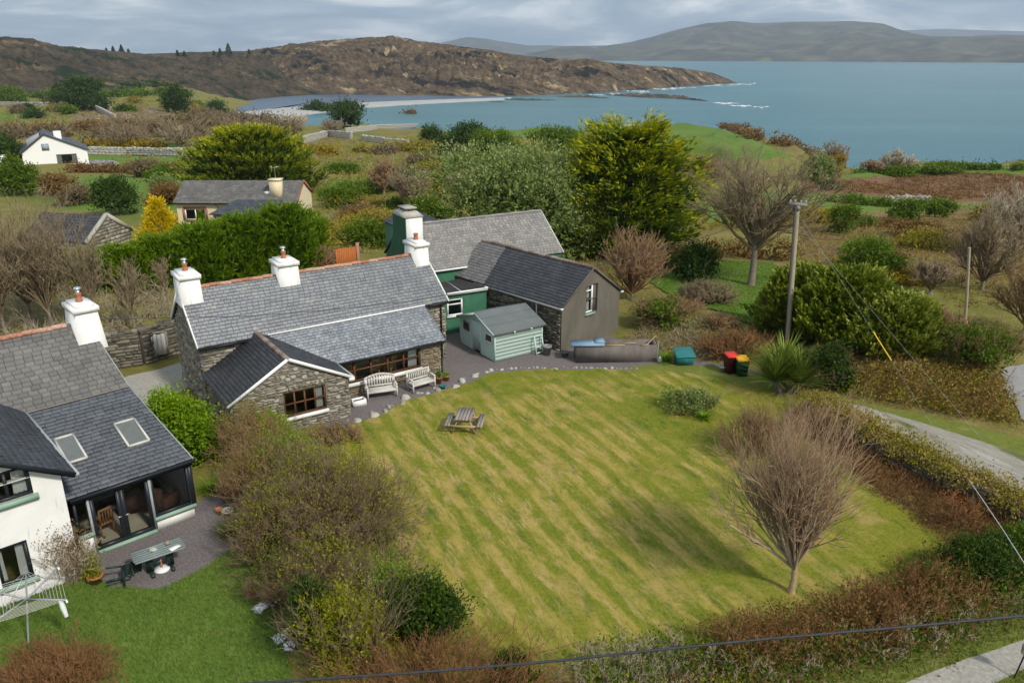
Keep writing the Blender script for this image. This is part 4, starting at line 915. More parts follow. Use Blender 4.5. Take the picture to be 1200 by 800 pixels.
def window(parent, O, U, Nn, u0, u1, z0, z1, cols=1, rows=(1.0,), fm='white_paint', fw=.06, inset=.10, sill=None, sm='white', curtain=0, name='window', sill_out=.06, sill_h=.08, extra=.04):
    """A window in an opening: frame (part) with glazed panes, sill and curtain as its sub-parts."""
    O = Vector(O); U = Vector(U); Nn = Vector(Nn); up = Vector((0, 0, 1))
    pt = lambda u, z, dd=0: O + U * u + up * z - Nn * dd
    f = MB(); zz = (z0 + z1) / 2
    f.bar(pt(u0, z0 + fw / 2, inset), pt(u1, z0 + fw / 2, inset), fw, fw, up=up); f.bar(pt(u0, z1 - fw / 2, inset), pt(u1, z1 - fw / 2, inset), fw, fw, up=up)
    for k in range(cols + 1):
        u = lerp(u0 + fw / 2, u1 - fw / 2, k / cols); f.bar(pt(u, z0 + fw, inset), pt(u, z1 - fw, inset), fw * .998, fw * (1.0 if k in (0, cols) else 1.1), up=Nn)
    acc = 0
    for r_ in rows[:-1]:
        acc += r_; z = lerp(z0, z1, acc); f.bar(pt(u0 + fw, z, inset), pt(u1 - fw, z, inset), fw * .9, fw * .9, up=up)
    fr = f.build(name, M_[fm], parent)
    acc = 0
    for r_ in rows:
        za, zb = lerp(z0, z1, acc), lerp(z0, z1, acc + r_); acc += r_
        for k in range(cols):
            ua = lerp(u0 + fw / 2, u1 - fw / 2, k / cols); ub = lerp(u0 + fw / 2, u1 - fw / 2, (k + 1) / cols)
            g = MB(); g.poly([pt(ua + fw * .4, za + fw * .4, inset), pt(ub - fw * .4, za + fw * .4, inset), pt(ub - fw * .4, zb - fw * .4, inset), pt(ua + fw * .4, zb - fw * .4, inset)]); g.build('pane', GLASS, fr)
    if sill is not None:
        s = MB(); a = pt(u0 - extra, z0 - sill_h / 2, inset - .02); c = pt(u1 + extra, z0 - sill_h / 2, inset - .02)
        mid = Nn * (inset / 2 + sill_out / 2); s.bar(a + mid, c + mid, inset + sill_out, sill_h, up=up); s.build('sill', M_[sill], fr)
    for side, wd in (curtain if curtain else ()):
        s = MB(); n = 9; ua, ub = (u0 + fw, u0 + fw + wd) if side < 0 else (u1 - fw - wd, u1 - fw); v = []
        for k in range(n):
            u = lerp(ua, ub, k / (n - 1)); dd = inset + .16 + .035 * math.sin(k * 2.4); v += [pt(u, z0 + .05, dd), pt(lerp(u, ua if side < 0 else ub, .1), z1 - .04, dd)]
        s.add(v, [[2 * k, 2 * k + 2, 2 * k + 3, 2 * k + 1] for k in range(n - 1)]); s.build('curtain', M_['curtain'], fr, smooth=True)
    return fr
def chimney(parent, x0, x1, y0, y1, z0, z1, m='white', taper=.045, pot='flue', label=None, capz=.16):
    b = MB(); t = taper; v = [(x0, y0, z0), (x1, y0, z0), (x1, y1, z0), (x0, y1, z0), (x0 + t, y0 + t, z1), (x1 - t, y0 + t, z1), (x1 - t, y1 - t, z1), (x0 + t, y1 - t, z1)]
    b.add(v, [[0, 1, 5, 4], [1, 2, 6, 5], [2, 3, 7, 6], [3, 0, 4, 7], [4, 5, 6, 7]])
    o = b.build('chimney', M_[m], parent)
    c = MB(); e = .07; c.box(x0 + t - e, x1 - t + e, y0 + t - e, y1 - t + e, z1 - .02, z1 + capz)
    h = z1 + capz; c.box(x0 + t + .06, x1 - t - .06, y0 + t + .08, y1 - t - .08, h - .002, h + .10)
    c.build('cap', M_[m], o)
    cx, cy = (x0 + x1) / 2, (y0 + y1) / 2
    if pot:
        p = MB(); p.lathe((cx, cy, h + .1), [(.12, 0), (.13, .05), (.11, .1), (.105, .26), (.125, .28), (.125, .33), (.085, .33), (.08, .1)], 14); p.build('chimney_pot', M_['terracotta'], o)
    if pot == 'flue':
        p = MB(); p.lathe((cx, cy, h + .42), [(.075, 0), (.075, .14), (.07, .14)], 12); p.lathe((cx, cy, h + .58), [(.13, 0), (.15, .02), (.10, .07), (.0, .10)], 14)
        for k in range(3): p.bar((cx + .07 * math.cos(k * 2.1), cy + .07 * math.sin(k * 2.1), h + .53), (cx + .09 * math.cos(k * 2.1), cy + .09 * math.sin(k * 2.1), h + .6), .015, .015)
        p.build('flue_cowl', M_['metal'], o)
    return o
def gable(b, O, U, u0, u1, zt, ua, za, mat=0, tint=.5):
    """Triangle (or kite) above a wall from u0..u1 at height zt (float or pair) to apex (ua, za)."""
    O = Vector(O); U = Vector(U); zt = (zt, zt) if np.isscalar(zt) else zt
    b.poly([O + U * u0 + Vector((0, 0, zt[0])), O + U * u1 + Vector((0, 0, zt[1])), O + U * ua + Vector((0, 0, za))], tint, mat)
def gutter(parent, a, bb, m='blackplastic', w=.11): 
    b = MB(); b.bar(a, bb, w, .09); return b.build('gutter', M_[m], parent)
def downpipe(parent, pts, m='blackplastic', r=.04):
    b = MB(); b.tube(pts, r, 8); return b.build('downpipe', M_[m], parent)
X, Y_, Z_ = Vector((1, 0, 0)), Vector((0, 1, 0)), Vector((0, 0, 1))

# ------------------------------------------------------------------ the stone cottage
def cottage():
    R = empty('stone_cottage', (-3.271, 39.086, 0), math.radians(90 - 55.65), 'long stone cottage with blue grey slate roof, red ridge tiles and three white chimneys', 'house')
    L, W, he, hr = 12.4, 4.94, 3.1, 5.13; yr = W / 2; i = .13
    # walls
    b = MB()
    panel(b, (0, i, 0), X, -Y_, -L + i, -i, 0, he - .02); panel(b, (0, W - i, 0), X, Y_, -L + i, -i, 0, he - .02)
    for x, nx in ((-L + i, -1), (-i, 1)):
        panel(b, (x, 0, 0), Y_, X * nx, i, W - i, 0, he - .02); gable(b, (x, 0, 0), Y_, i, W - i, he - .02, yr, hr - .07)
    w = b.build('wall', M_['mortar'], R)
    s = MB(); tst = lambda u, z: z < he - .1 or z < lerp(he, hr, 1 - abs(u - yr) / yr) - .16
    rubble(s, (-L + i, 0, 0), Y_, -X, i, W - i, 0, hr - .1, tst, (), .34, .13, .05, 3)
    rubble(s, (-i, 0, 0), Y_, X, i, W - i, 0, hr - .1, tst, (), .34, .13, .05, 4)
    rubble(s, (0, i, 0), X, -Y_, -L + i, -i, 0, he - .1, None, (), .34, .13, .05, 5)
    s.build('stonework', M_['stone'], w, kind='stuff')
    # main roof
    roof_plane(R, [(-L, 0, he), (0, 0, he), (0, yr, hr), (-L, yr, hr)], 'slate_blue', .27, .185, 11, patch=.13)
    roof_plane(R, [(0, W, he), (-L, W, he), (-L, yr, hr), (0, yr, hr)], 'slate_blue', .27, .185, 12)
    ridge_tiles(R, (-11.5, yr, hr + .035), (-8.1, yr, hr + .035)); ridge_tiles(R, (-6.95, yr, hr + .035), (-.75, yr, hr + .035))
    for x, nx in ((-L - .012, 'left'), (.012, 'right')):
        v = MB(); v.bar((x, -.02, he - .03), (x, yr, hr - .03), .05, .15, up=Z_); v.bar((x, yr, hr - .03), (x, W + .02, he - .03), .05, .15, up=Z_); v.build('verge_board', M_['white_paint'], R)
    gutter(R, (-L, -.06, he - .07), (-9.9, -.06, he - .07)); gutter(R, (-1.36, -.06, he - .07), (.02, -.06, he - .07))
    downpipe(R, [(-.42, -.06, he - .1), (-.42, .03, he - .3), (-.42, .03, .05)])
    # chimneys
    chimney(R, -12.42, -11.5, 1.75, 3.15, 4.4, 5.68); chimney(R, -7.98, -6.98, 1.85, 3.1, 4.5, 5.62, pot='flue'); chimney(R, -.82, -.02, 1.8, 3.15, 4.2, 5.62, pot='pot')
    # sunroom along the front
    x0, x1, D, hs, ht = -9.55, -1.38, 1.97, 1.82, 3.06
    sr = roof_plane(R, [(x0, -D, hs), (x1, -D, hs), (x1, 0.02, ht), (x0, .02, ht)], 'slate_sun', .25, .17, 13, name='sunroom_roof', patch=.18)
    fl = MB(); fl.bar((x0 + .2, .0, ht + .05), (x1, .0, ht + .05), .16, .05); fl.build('flashing', M_['white_paint'], R)
    vb = MB(); vb.bar((x1 + .014, -D - .02, hs - .03), (x1 + .014, .02, ht - .03), .04, .12, up=Z_); vb.build('verge_board', M_['slate_sun'], R)
    gutter(R, (-7.0, -D - .05, hs - .05), (x1 + .02, -D - .05, hs - .05)); downpipe(R, [(-1.45, -D - .03, hs - .1), (-1.45, -1.75, hs - .25), (-1.45, -1.75, .05)])
    yf = -1.75; hole = (-6.95, -2.62, .62, 1.70)
    b = MB(); panel(b, (0, yf, 0), X, -Y_, -7.2, -1.5, 0, hs + .06, [hole], .22); panel(b, (-1.5, 0, 0), Y_, X, yf, 0, 0, hs + .08)
    b.poly([(-1.5, yf, hs + .08), (-1.5, 0, hs + .08), (-1.5, 0, ht - .09)])
    w = b.build('sunroom_wall', M_['mortar'], R)
    s = MB(); rubble(s, (0, yf, 0), X, -Y_, -7.2, -1.5, 0, hs - .02, None, [(-7, -2.57, .44, 1.75)], .34, .10, .05, 6)
    rubble(s, (-1.5, 0, 0), Y_, X, yf, 0, 0, 2.4, lambda u, z: z < lerp(ht, hs, -u / 1.9) - .15, (), .3, .1, .05, 7); s.build('stonework', M_['stone_warm'], w, kind='stuff')
    window(R, (0, yf, 0), X, -Y_, *hole, cols=5, rows=(.52, .48), fm='brown_wood', fw=.085, inset=.08, sill='white', sill_h=.17, sill_out=.1, curtain=[(1, .5)], name='sunroom_window')
    fl = MB(); fl.box(-7.1, -1.52, yf + .3, -.03, .2, .26); fl.build('sunroom_floor', M_['room'], R)
    bw = MB(); bw.box(-7.1, -1.52, -.02, .10, .2, 2.2); bw.build('sunroom_inner_wall', M_['room'], R)
    # gabled extension
    a, d, hr2, hl = -9.80, 3.906, 3.28, 1.8; xr, xl = -7.05, -12.41; hrr = 1.87
    roof_plane(R, [(xr, 0.1, hrr), (xr, -d, hrr), (a, -d, hr2), (a, .5, hr2)], 'slate_dark', .24, .17, 14, name='extension_roof')
    roof_plane(R, [(xl, -d, hl), (xl, .12, hl), (a, .5, hr2), (a, -d, hr2)], 'slate_dark', .24, .17, 15, name='extension_roof')
    ridge_tiles(R, (a, -d, hr2 + .03), (a, .3, hr2 + .03), 'ridge_dark', 10)
    for p, q in (((a + .02, -d - .02, hr2 - .02), (xr + .02, -d - .02, hrr - .04)), ((a - .02, -d - .02, hr2 - .02), (xl, -d - .02, hl - .04))):
        v = MB(); v.bar(p, q, .05, .13, up=Z_); v.build('verge_board', M_['white_paint'], R)
    e = MB(); e.box(xr - .18, xr + .06, -d - .06, -d + .12, hrr - .17, hrr - .02); e.build('box_end', M_['white_paint'], R)
    vf = MB(); vf.bar((xr + .02, -d, hrr + .0), (xr + .02, -1.9, hrr + .0), .1, .05); vf.build('valley_flashing', M_['lead'], R)
    yg = -d + .12; hole = (-10.12, -8.27, .66, 1.78); ex, el = xr - .18, xl + .2
    b = MB(); panel(b, (0, yg, 0), X, -Y_, el, ex, 0, hl - .02, [hole], .2); gable(b, (0, yg, 0), X, el, ex, hl - .02, a, hr2 - .1)
    panel(b, (ex, 0, 0), Y_, X, yg, 0, 0, hrr); panel(b, (el, 0, 0), Y_, -X, yg, 0, 0, hl - .03)
    w = b.build('extension_wall', M_['mortar'], R)
    s = MB(); top = lambda u: lerp(hr2, hrr, (u - a) / (xr - a)) if u > a else lerp(hr2, hl, (a - u) / (a - xl))
    big = [(-9.86, 2.36), (-9.5, 2.74), (-10.05, 2.5), (-9.62, 2.42), (-9.15, 2.32), (-8.62, 2.36), (-7.75, 1.05)]
    rubble(s, (0, yg, 0), X, -Y_, el, ex, 0, hr2 - .15, lambda u, z: z < top(u) - .2, [hole, *[(p - .14, p + .14, q - .08, q + .08) for p, q in big], (hole[0] - .05, hole[1] + .05, hole[2] - .2, hole[2])], .33, .095, .05, 8)
    rubble(s, (ex, 0, 0), Y_, X, yg, -.0, 0, hrr - .1, None, (), .33, .1, .05, 9); rubble(s, (el, 0, 0), Y_, -X, yg, 0, 0, hl - .1, None, (), .33, .1, .05, 10); s.build('stonework', M_['stone'], w, kind='stuff')
    for k, (p, q) in enumerate(big):
        c = MB(); n = 8; ring = [(p + .13 * math.cos(6.28 * j / n) * (.85 + .25 * rng.random()), q + .075 * math.sin(6.28 * j / n) * (.85 + .3 * rng.random())) for j in range(n)]
        v = [(u, yg, z) for u, z in ring] + [(p + (u - p) * .8, yg - .06, q + (z - q) * .8) for u, z in ring]
        c.add(v, [[j, (j + 1) % n, n + (j + 1) % n, n + j] for j in range(n)]); c.poly(v[n:]); c.build('stone', M_['pale_stone'], w)
    for k in range(9):                             # the arch of upright stones over the window
        u = -10.0 + k * .2; c = MB(); z = 1.84 + .06 * math.sin((k + .5) / 9 * 3.14); M4 = Matrix.Translation((u, yg - .02, z + .09)) @ Matrix.Rotation((k - 4) * -.05, 4, 'Y'); c.box(-.055, .055, -.03, .03, -.1, .1, rng.random(), M=M4); c.build('stone', M_['stone'], w)
    window(R, (0, yg, 0), X, -Y_, *hole, cols=4, rows=(.5, .5), fm='brown_wood', fw=.07, inset=.06, sill='white', sill_h=.14, sill_out=.12, curtain=[(1, .36)], name='extension_window')
    return R
cottage()

# ------------------------------------------------------------------ grey outbuilding with the pebble-dash gable
def outbuilding():
    R = empty('outbuilding', (2.607, 39.706, 0), math.radians(90 - 46.98), 'stone outbuilding with black slate roof and grey pebble dashed gable with one white window', 'house')
    W, L, he, hr = 4.92, 9.1, 2.5, 4.27; xr = W / 2; i = .1
    hole = (2.0, 2.92, 1.72, 3.3)
    b = MB(); panel(b, (0, i, 0), X, -Y_, i, W - i, 0, he, [hole] if False else [(hole[0], hole[1], hole[2], he)], .3); 
    # gable triangle cut round the window head
    zt = lambda x: he + (hr - he) * (1 - abs(x - xr) / xr) - .05
    for p in ([(i, he), (hole[0], he), (hole[0], zt(hole[0]))], [(hole[1], he), (W - i, he), (hole[1], zt(hole[1]))], [(hole[0], hole[3]), (hole[1], hole[3]), (hole[1], zt(hole[1])), (xr, hr - .05), (hole[0], zt(hole[0]))]): b.poly([(x, i, z) for x, z in p])
    for q in ([(hole[0], he), (hole[0], hole[3])], [(hole[0], hole[3]), (hole[1], hole[3])], [(hole[1], hole[3]), (hole[1], he)]): (p, r_), (s_, t_) = q; b.poly([(p, i, r_), (s_, i, t_), (s_, i + .3, t_), (p, i + .3, r_)])
    b.build('gable_wall', M_['pebble'], R)
    b = MB(); panel(b, (i, 0, 0), Y_, -X, i, L, 0, he); panel(b, (W - i, 0, 0), Y_, X, i, L, 0, he); w = b.build('side_wall', M_['mortar_dark'], R)
    s = MB(); rubble(s, (i, 0, 0), Y_, -X, i + .06, L, 0, he - .1, None, (), .38, .11, .06, 21); s.build('stonework', M_['stone_dark'], w, kind='stuff')
    roof_plane(R, [(0, L, he), (0, 0, he), (xr, 0, hr), (xr, L, hr)], 'slate_b3', .25, .2, 22, tvar=.22)
    roof_plane(R, [(W, 0, he), (W, L, he), (xr, L, hr), (xr, 0, hr)], 'slate_b3', .25, .2, 23, tvar=.22)
    old = MB(); U = Vector((0, 1, 0)); V = Vector((xr, 0, hr - he)).normalized(); slates(old, (0.0, 6.2, he + .022), U, V, [(0, 0), (2.9, 0), (2.9, 3.0), (.7, 3.0)], .25, .2, 24); old.build('old_slates', M_['slate_grey'], R, kind='stuff')
    ridge_tiles(R, (xr, 0.02, hr + .03), (xr, L, hr + .03), 'ridge_dark')
    gutter(R, (-.05, 0, he - .07), (-.05, 7.0, he - .07), 'grey_plastic', .09); downpipe(R, [(-.02, 1.9, he - .1), (.02, 1.9, he - .3), (.02, 1.9, he - .75)], 'wire_pale', .035)
    v = MB(); v.bar((0, -.01, he - .03), (xr, -.01, hr - .03), .03, .09, up=Z_); v.bar((xr, -.01, hr - .03), (W, -.01, he - .03), .03, .09, up=Z_); v.build('verge', M_['pebble'], R)
    e = MB(); e.box(W - .1, W + .08, -.03, .1, he - .12, he - .02); e.box(-.06, .1, -.03, .1, he - .12, he - .02, mat=0); e.build('gutter_end', M_['white_paint'], R)
    window(R, (0, i, 0), X, -Y_, hole[0], hole[1] - .3, hole[2], hole[3], cols=1, rows=(.78, .22), fm='white_paint', fw=.08, inset=.13, sill='sage', sill_out=.08, sill_h=.1, extra=.06, curtain=[(1, .2)])
    b = MB(); b.box(hole[1] - .3, hole[1], i + .13, i + .3, hole[2], hole[3]); b.build('window_cheek', M_['pebble'], R)
    return R
outbuilding()

# ------------------------------------------------------------------ green house behind
def green_house():
    R = empty('green_house', (3.306, 49.894, 0), math.radians(30), 'dark green rendered house with pale grey slate roof and flared green and white chimney', 'house')
    L, W, he, hr = 10.0, 5.7, 3.05, 5.3; yr = W / 2; i = .12; x0 = -L
    b = MB(); panel(b, (0, i, 0), X, -Y_, x0 + i, -i, 0, he); panel(b, (0, W - i, 0), X, Y_, x0 + i, -i, 0, he); panel(b, (x0 + i, 0, 0), Y_, -X, i, W - i, 0, he); gable(b, (x0 + i, 0, 0), Y_, i, W - i, he, yr, hr - .06); b.build('wall', M_['green_wall'], R)
    b = MB(); panel(b, (-i, 0, 0), Y_, X, i, W - i, 0, he); gable(b, (-i, 0, 0), Y_, i, W - i, he, yr, hr - .06); b.build('gable_wall', M_['white'], R)
    roof_plane(R, [(x0, 0, he), (0, 0, he), (0, yr, hr), (x0, yr, hr)], 'slate_grey', .26, .2, 31)
    roof_plane(R, [(0, W, he), (x0, W, he), (x0, yr, hr), (0, yr, hr)], 'slate_grey', .26, .2, 32)
    ridge_tiles(R, (x0 + 1.2, yr, hr + .03), (0, yr, hr + .03), 'slate_grey'); gutter(R, (x0, -.06, he - .06), (-4, -.06, he - .06), 'white_paint', .1)
    v = MB(); v.bar((.015, 0, he - .03), (.015, yr, hr - .03), .03, .12, up=Z_); v.build('verge_board', M_['white_paint'], R)
    # flared chimney breast on the left gable
    b = MB(); ya, yb = 1.75, 3.75
    prof = [(.1, 5.7, 0), (.25, 5.5, 2.2), (1.0, 4.6, 3.4), (ya + .02, yb - .02, 4.7), (ya + .02, yb - .02, 5.9)]
    for (p, q, z), (p2, q2, z2) in zip(prof, prof[1:]):
        b.poly([(x0 - .05, p, z), (x0 - .05, q, z), (x0 - .05, q2, z2), (x0 - .05, p2, z2)]); b.poly([(x0 - .05, p, z), (x0 - .05, p2, z2), (x0 + .12, p2, z2), (x0 + .12, p, z)]); b.poly([(x0 - .05, q2, z2), (x0 - .05, q, z), (x0 + .12, q, z), (x0 + .12, q2, z2)])
    b.build('chimney_breast', M_['green_dark'], R)
    b = MB(); b.box(x0, x0 + 1.05, ya, yb, 3.4, 5.95); c = b.build('chimney', M_['white'], R)
    b = MB(); v = [(x0 - .12, ya - .08, 5.93), (x0 + 1.13, ya - .08, 5.93), (x0 + 1.13, yb + .08, 5.93), (x0 - .12, yb + .08, 5.93), (x0 + .15, ya + .35, 6.2), (x0 + .9, ya + .35, 6.2), (x0 + .9, yb - .35, 6.2), (x0 + .15, yb - .35, 6.2)]
    b.add(v, [[0, 1, 5, 4], [1, 2, 6, 5], [2, 3, 7, 6], [3, 0, 4, 7], [4, 5, 6, 7], [3, 2, 1, 0]], .8); b.build('cap', M_['pale_stone'], c)
    b = MB()
    for px_ in (.3, .75): 
        for py_ in (ya + .6, yb - .6): b.box(x0 + px_ - .07, x0 + px_ + .07, py_ - .07, py_ + .07, 6.15, 6.34)
    b.box(x0 + .16, x0 + .9, ya + .4, yb - .4, 6.34, 6.42, .9); b.build('cap_stone', M_['stone'], c)
    # hipped wing behind
    wl, wr, yb2, z2, zr = -8.0, -4.55, 11.0, 4.02, 4.85; xm = (wl + wr) / 2
    roof_plane(R, [(wl, yb2, z2), (wl, yr, z2), (xm, yr, zr), (xm, yb2 - 1.8, zr)], 'slate_b3', .25, .2, 33, name='wing_roof'); roof_plane(R, [(wr, yr, z2), (wr, yb2, z2), (xm, yb2 - 1.8, zr), (xm, yr, zr)], 'slate_b3', .25, .2, 34, name='wing_roof'); roof_plane(R, [(wr, yb2, z2), (wl, yb2, z2), (xm, yb2 - 1.8, zr)], 'slate_b3', .25, .2, 35, name='wing_roof')
    b = MB(); b.box(wl + .15, wr - .15, W - .2, yb2 - .15, 0, z2 - .05); b.build('wing_wall', M_['green_wall'], R)
    # flat-roofed link between the houses, in this house's own frame
    inv = R.matrix_basis.inverted(); z = 2.42
    q = [inv @ Vector((*P(px_, py_, z)[:2], z)) for px_, py_ in ((524, 344.5), (571.5, 337.5), (546, 325), (512, 332))]
    b = MB(); slab(b, q, .12); fr = b.build('flat_roof', M_['black_felt'], R)
    b = MB(); b.bar(q[0] + Vector((0, 0, -.03)), q[1] + Vector((0, 0, -.03)), .07, .16); b.bar(q[1] + Vector((0, 0, .02)), q[2] + Vector((0, 0, .02)), .07, .07); b.build('fascia', M_['white_paint'], fr)
    r1, r2 = lerp(q[0], q[1], .35), lerp(q[3], q[2], .3); b = MB(); b.bar(r1 + Vector((0, 0, .02)), r2 + Vector((0, 0, .02)), .06, .04); b.build('roof_batten', M_['lead'], fr)
    U = (q[1] - q[0]); Lw = U.length; U.normalize(); Nn = U.cross(Z_); 
    if Nn.y > 0: Nn = -Nn
    O = q[0] - Nn * .15; O.z = 0; hole = (.05, 1.0, 1.05, 2.02)
    b = MB(); panel(b, O, U, Nn, -.6, Lw, 0, z - .13, [hole], .2); b.build('link_wall', M_['green_wall'], R)
    window(R, O, U, Nn, *hole, cols=1, rows=(.68, .32), fm='white_paint', fw=.08, inset=.05, sill='white', name='link_window')
    d = MB(); ww = 5
    return R
green_house()

# ------------------------------------------------------------------ white house on the left with glazed garden room
def white_house():
    R = empty('white_house', (-10.711, 23.765, 0), math.radians(43), 'white rendered house with glazed garden room, dark frames and two roof windows', 'house')
    hc, Dc, ht, Dm, hm = 2.25, 4.59, 3.5, 7.23, 5.5; xl = -7.2
    s = -.07 # slant of the rakes
    # garden room roof and main roof
    roof_plane(R, [(xl, 0, hc), (0, 0, hc), (-.31, Dc, ht), (xl, Dc, ht)], 'slate_cons', .30, .2, 41, name='garden_room_roof', patch=.12)
    roof_plane(R, [(xl, Dc, ht + .03), (-.31, Dc, ht + .03), (-.66, Dm, hm), (xl, Dm, hm)], 'slate_brown', .30, .2, 42, patch=.1)
    roof_plane(R, [(-.66, Dm + 3.2, ht - .6), (xl, Dm + 3.2, ht - .6), (xl, Dm, hm), (-.66, Dm, hm)], 'slate_brown', .30, .2, 43)
    ridge_tiles(R, (xl, Dm, hm + .035), (-1.35, Dm, hm + .035))
    fl = MB(); fl.bar((xl, Dc, ht + .035), (-.33, Dc, ht + .035), .1, .02); fl.build('flashing', M_['stone'], R)
    chimney(R, -1.28, -.28, 6.35, 7.9, 4.6, 6.05, taper=.12)
    v = MB(); v.bar((.015, 0, hc - .02), (-.30, Dc, ht - .02), .03, .08, up=Z_); v.bar((-.295, Dc, ht), (-.645, Dm, hm - .03), .03, .08, up=Z_); v.build('verge', M_['lead'], R)
    gutter(R, (-3.8, -.06, hc - .06), (.03, -.06, hc - .06), 'anthracite', .11)
    b = MB(); b.bar((-3.75, .06, hc - .16), (-.02, .06, hc - .16), .12, .12); b.build('eave_beam', M_['anthracite'], R)
    # end wall (right) and back
    b = MB(); xe = -.2; panel(b, (xe, 0, 0), Y_, X, .15, Dm + 3, 0, hc - .1); b.poly([(xe, .15, hc - .1), (xe - .0, Dc, hc - .1), (xe - .15, Dc, ht - .1)]); b.poly([(xe, Dc, hc - .1), (xe, Dm + 3, hc - .1), (xe - .35, Dm, hm - .1), (xe - .15, Dc, ht - .1)]); panel(b, (0, Dm + 3, 0), X, Y_, xl, xe, 0, 2.8); b.build('wall', M_['white'], R)
    # garden room front: low wall with window, french doors, side window
    yf = .15
    b = MB(); b.box(-1.42, -.14, yf, yf + .3, 0, .40); b.build('low_wall', M_['white'], R); b = MB(); b.box(-3.72, -3.3, yf, yf + .3, 0, .7); b.build('low_wall', M_['white'], R)
    b = MB(); b.box(-1.44, -.08, yf - .1, yf + .33, .40, .5); b.box(-3.74, -3.28, yf - .1, yf + .33, .7, .8); b.box(-3.27, -1.45, yf - .12, yf + .2, .0, .09); b.build('sill', M_['sage'], R)
    window(R, (0, yf, 0), X, -Y_, -1.42, -.14, .5, 2.1, fm='anthracite', fw=.1, inset=.06, name='garden_room_window'); window(R, (0, yf, 0), X, -Y_, -3.72, -3.28, .8, 2.1, fm='anthracite', fw=.08, inset=.06, name='garden_room_window')
    for a_, c_ in ((-3.26, -2.36), (-2.355, -1.455)):
        f = window(R, (0, yf, 0), X, -Y_, a_, c_, .09, 2.1, fm='anthracite', fw=.12, inset=.06, name='glazed_door')
        h = MB(); hx = c_ - .06 if a_ < -3 else a_ + .06; h.bar((hx, yf - .03, 1.0), (hx + (.12 if a_ > -3 else -.12), yf - .03, 1.0), .02, .03); h.bar((hx, yf, 1.0), (hx, yf - .04, 1.0), .02, .02); h.build('handle', M_['metal'], f)
    for x in (-3.30, -1.437): 
        p = MB(); p.bar((x, yf + .03, .1), (x, yf + .03, 2.1), .07, .12, up=Y_); p.build('post', M_['lead'], R)
    p = MB(); p.box(-.17, -.03, yf + .0, yf + .14, .5, 2.1); p.build('corner_post', M_['anthracite'], R)
    b = MB(); b.box(-3.74, -.25, yf + .33, 4.2, .02, .07); b.build('garden_room_floor', M_['room'], R)
    b = MB(); b.box(-3.74, -.25, 4.2, 4.3, .02, 2.9); b.build('garden_room_inner_wall', M_['room'], R)
    # roof windows
    nrm = Vector((0, -(ht - hc), Dc)).normalized(); vv = Vector((0, Dc, ht - hc)).normalized(); zr = lambda y: hc + (ht - hc) * y / Dc
    for xa, xb, y0, y1 in ((-1.50, -.84, 1.42, 2.72), (-3.34, -2.78, 1.5, 2.80)):
        f = MB(); o = nrm * .06
        A, B_, C_, D_ = [Vector((x, y, zr(y))) + o for x, y in ((xa, y0), (xb, y0), (xb, y1), (xa, y1))]
        for p, q in ((A, B_), (B_, C_), (C_, D_), (D_, A)): f.bar(p, q, .06, .09, up=nrm)
        fr = f.build('roof_window', M_['bench_white'], R); g = MB(); g.poly([p + nrm * .01 for p in (A, B_, C_, D_)]); g.build('pane', GLASS, fr); bl = MB(); bl.poly([p - nrm * .02 for p in (A, B_, C_, D_)]); bl.build('blind', M_['grey_plastic'], fr)
    # front wing
    xw, yw, xa, za, ze = -4.03, -.8, -7.0, 5.45, 3.72; xL = 2 * xa - xw
    win1 = (-6.0, -4.78, 3.2, 4.12); win2 = (-6.05, -5.22, .62, 1.86)
    b = MB(); panel(b, (0, yw, 0), X, -Y_, xL, xw, 0, ze, [win2, (win1[0], win1[1], win1[2], ze)], .22)
    zt = lambda x: ze + (za - ze) * (1 - abs(x - xa) / (xw - xa)) - .03
    for p in ([(xL, ze), (win1[0], ze), (win1[0], zt(win1[0])), (xa, za - .03)], [(win1[1], ze), (xw, ze), (win1[1], zt(win1[1]))], [(win1[0], win1[3]), (win1[1], win1[3]), (win1[1], zt(win1[1])), (win1[0], zt(win1[0]))]): b.poly([(x, yw, z) for x, z in p])
    for q in ([(win1[0], ze), (win1[0], win1[3])], [(win1[0], win1[3]), (win1[1], win1[3])], [(win1[1], win1[3]), (win1[1], ze)]): (p, r_), (s_, t_) = q; b.poly([(p, yw, r_), (s_, yw, t_), (s_, yw + .22, t_), (p, yw + .22, r_)])
    panel(b, (xw, 0, 0), Y_, X, yw, 6.5, 0, ze); panel(b, (xL, 0, 0), Y_, -X, yw, 6.5, 0, ze); b.build('wing_wall', M_['white'], R)
    ov = .28; xe2 = xw + .32; ze2 = zt(xw) - .13; yv = yw - ov
    roof_plane(R, [(xe2, 6.6, ze2), (xe2, yv, ze2), (xa, yv, za), (xa, 7.5, za)], 'slate_cons', .30, .2, 44, name='wing_roof'); roof_plane(R, [(2 * xa - xe2, yv, ze2), (2 * xa - xe2, 6.6, ze2), (xa, 7.5, za), (xa, yv, za)], 'slate_cons', .30, .2, 45, name='wing_roof')
    v = MB(); v.bar((xe2, yv - .012, ze2 - .06), (xa, yv - .012, za - .06), .03, .16, up=Z_); v.build('bargeboard', M_['anthracite'], R); gutter(R, (xe2 + .06, yv, ze2 - .08), (xe2 + .06, 6.4, ze2 - .08), 'lead', .1)
    window(R, (0, yw, 0), X, -Y_, *win1, cols=2, fm='anthracite', fw=.09, inset=.08, sill='sage', sill_h=.16, sill_out=.1, extra=.1, curtain=[(1, .35)], name='upper_window'); window(R, (0, yw, 0), X, -Y_, *win2, cols=1, fm='anthracite', fw=.09, inset=.08, sill='sage', sill_h=.14, sill_out=.1, extra=.1, curtain=[(1, .22), (-1, .12)], name='lower_window')
    # furniture seen through the glass
    def wp(x, y, z=0): return R.matrix_basis @ Vector((x, y, z))
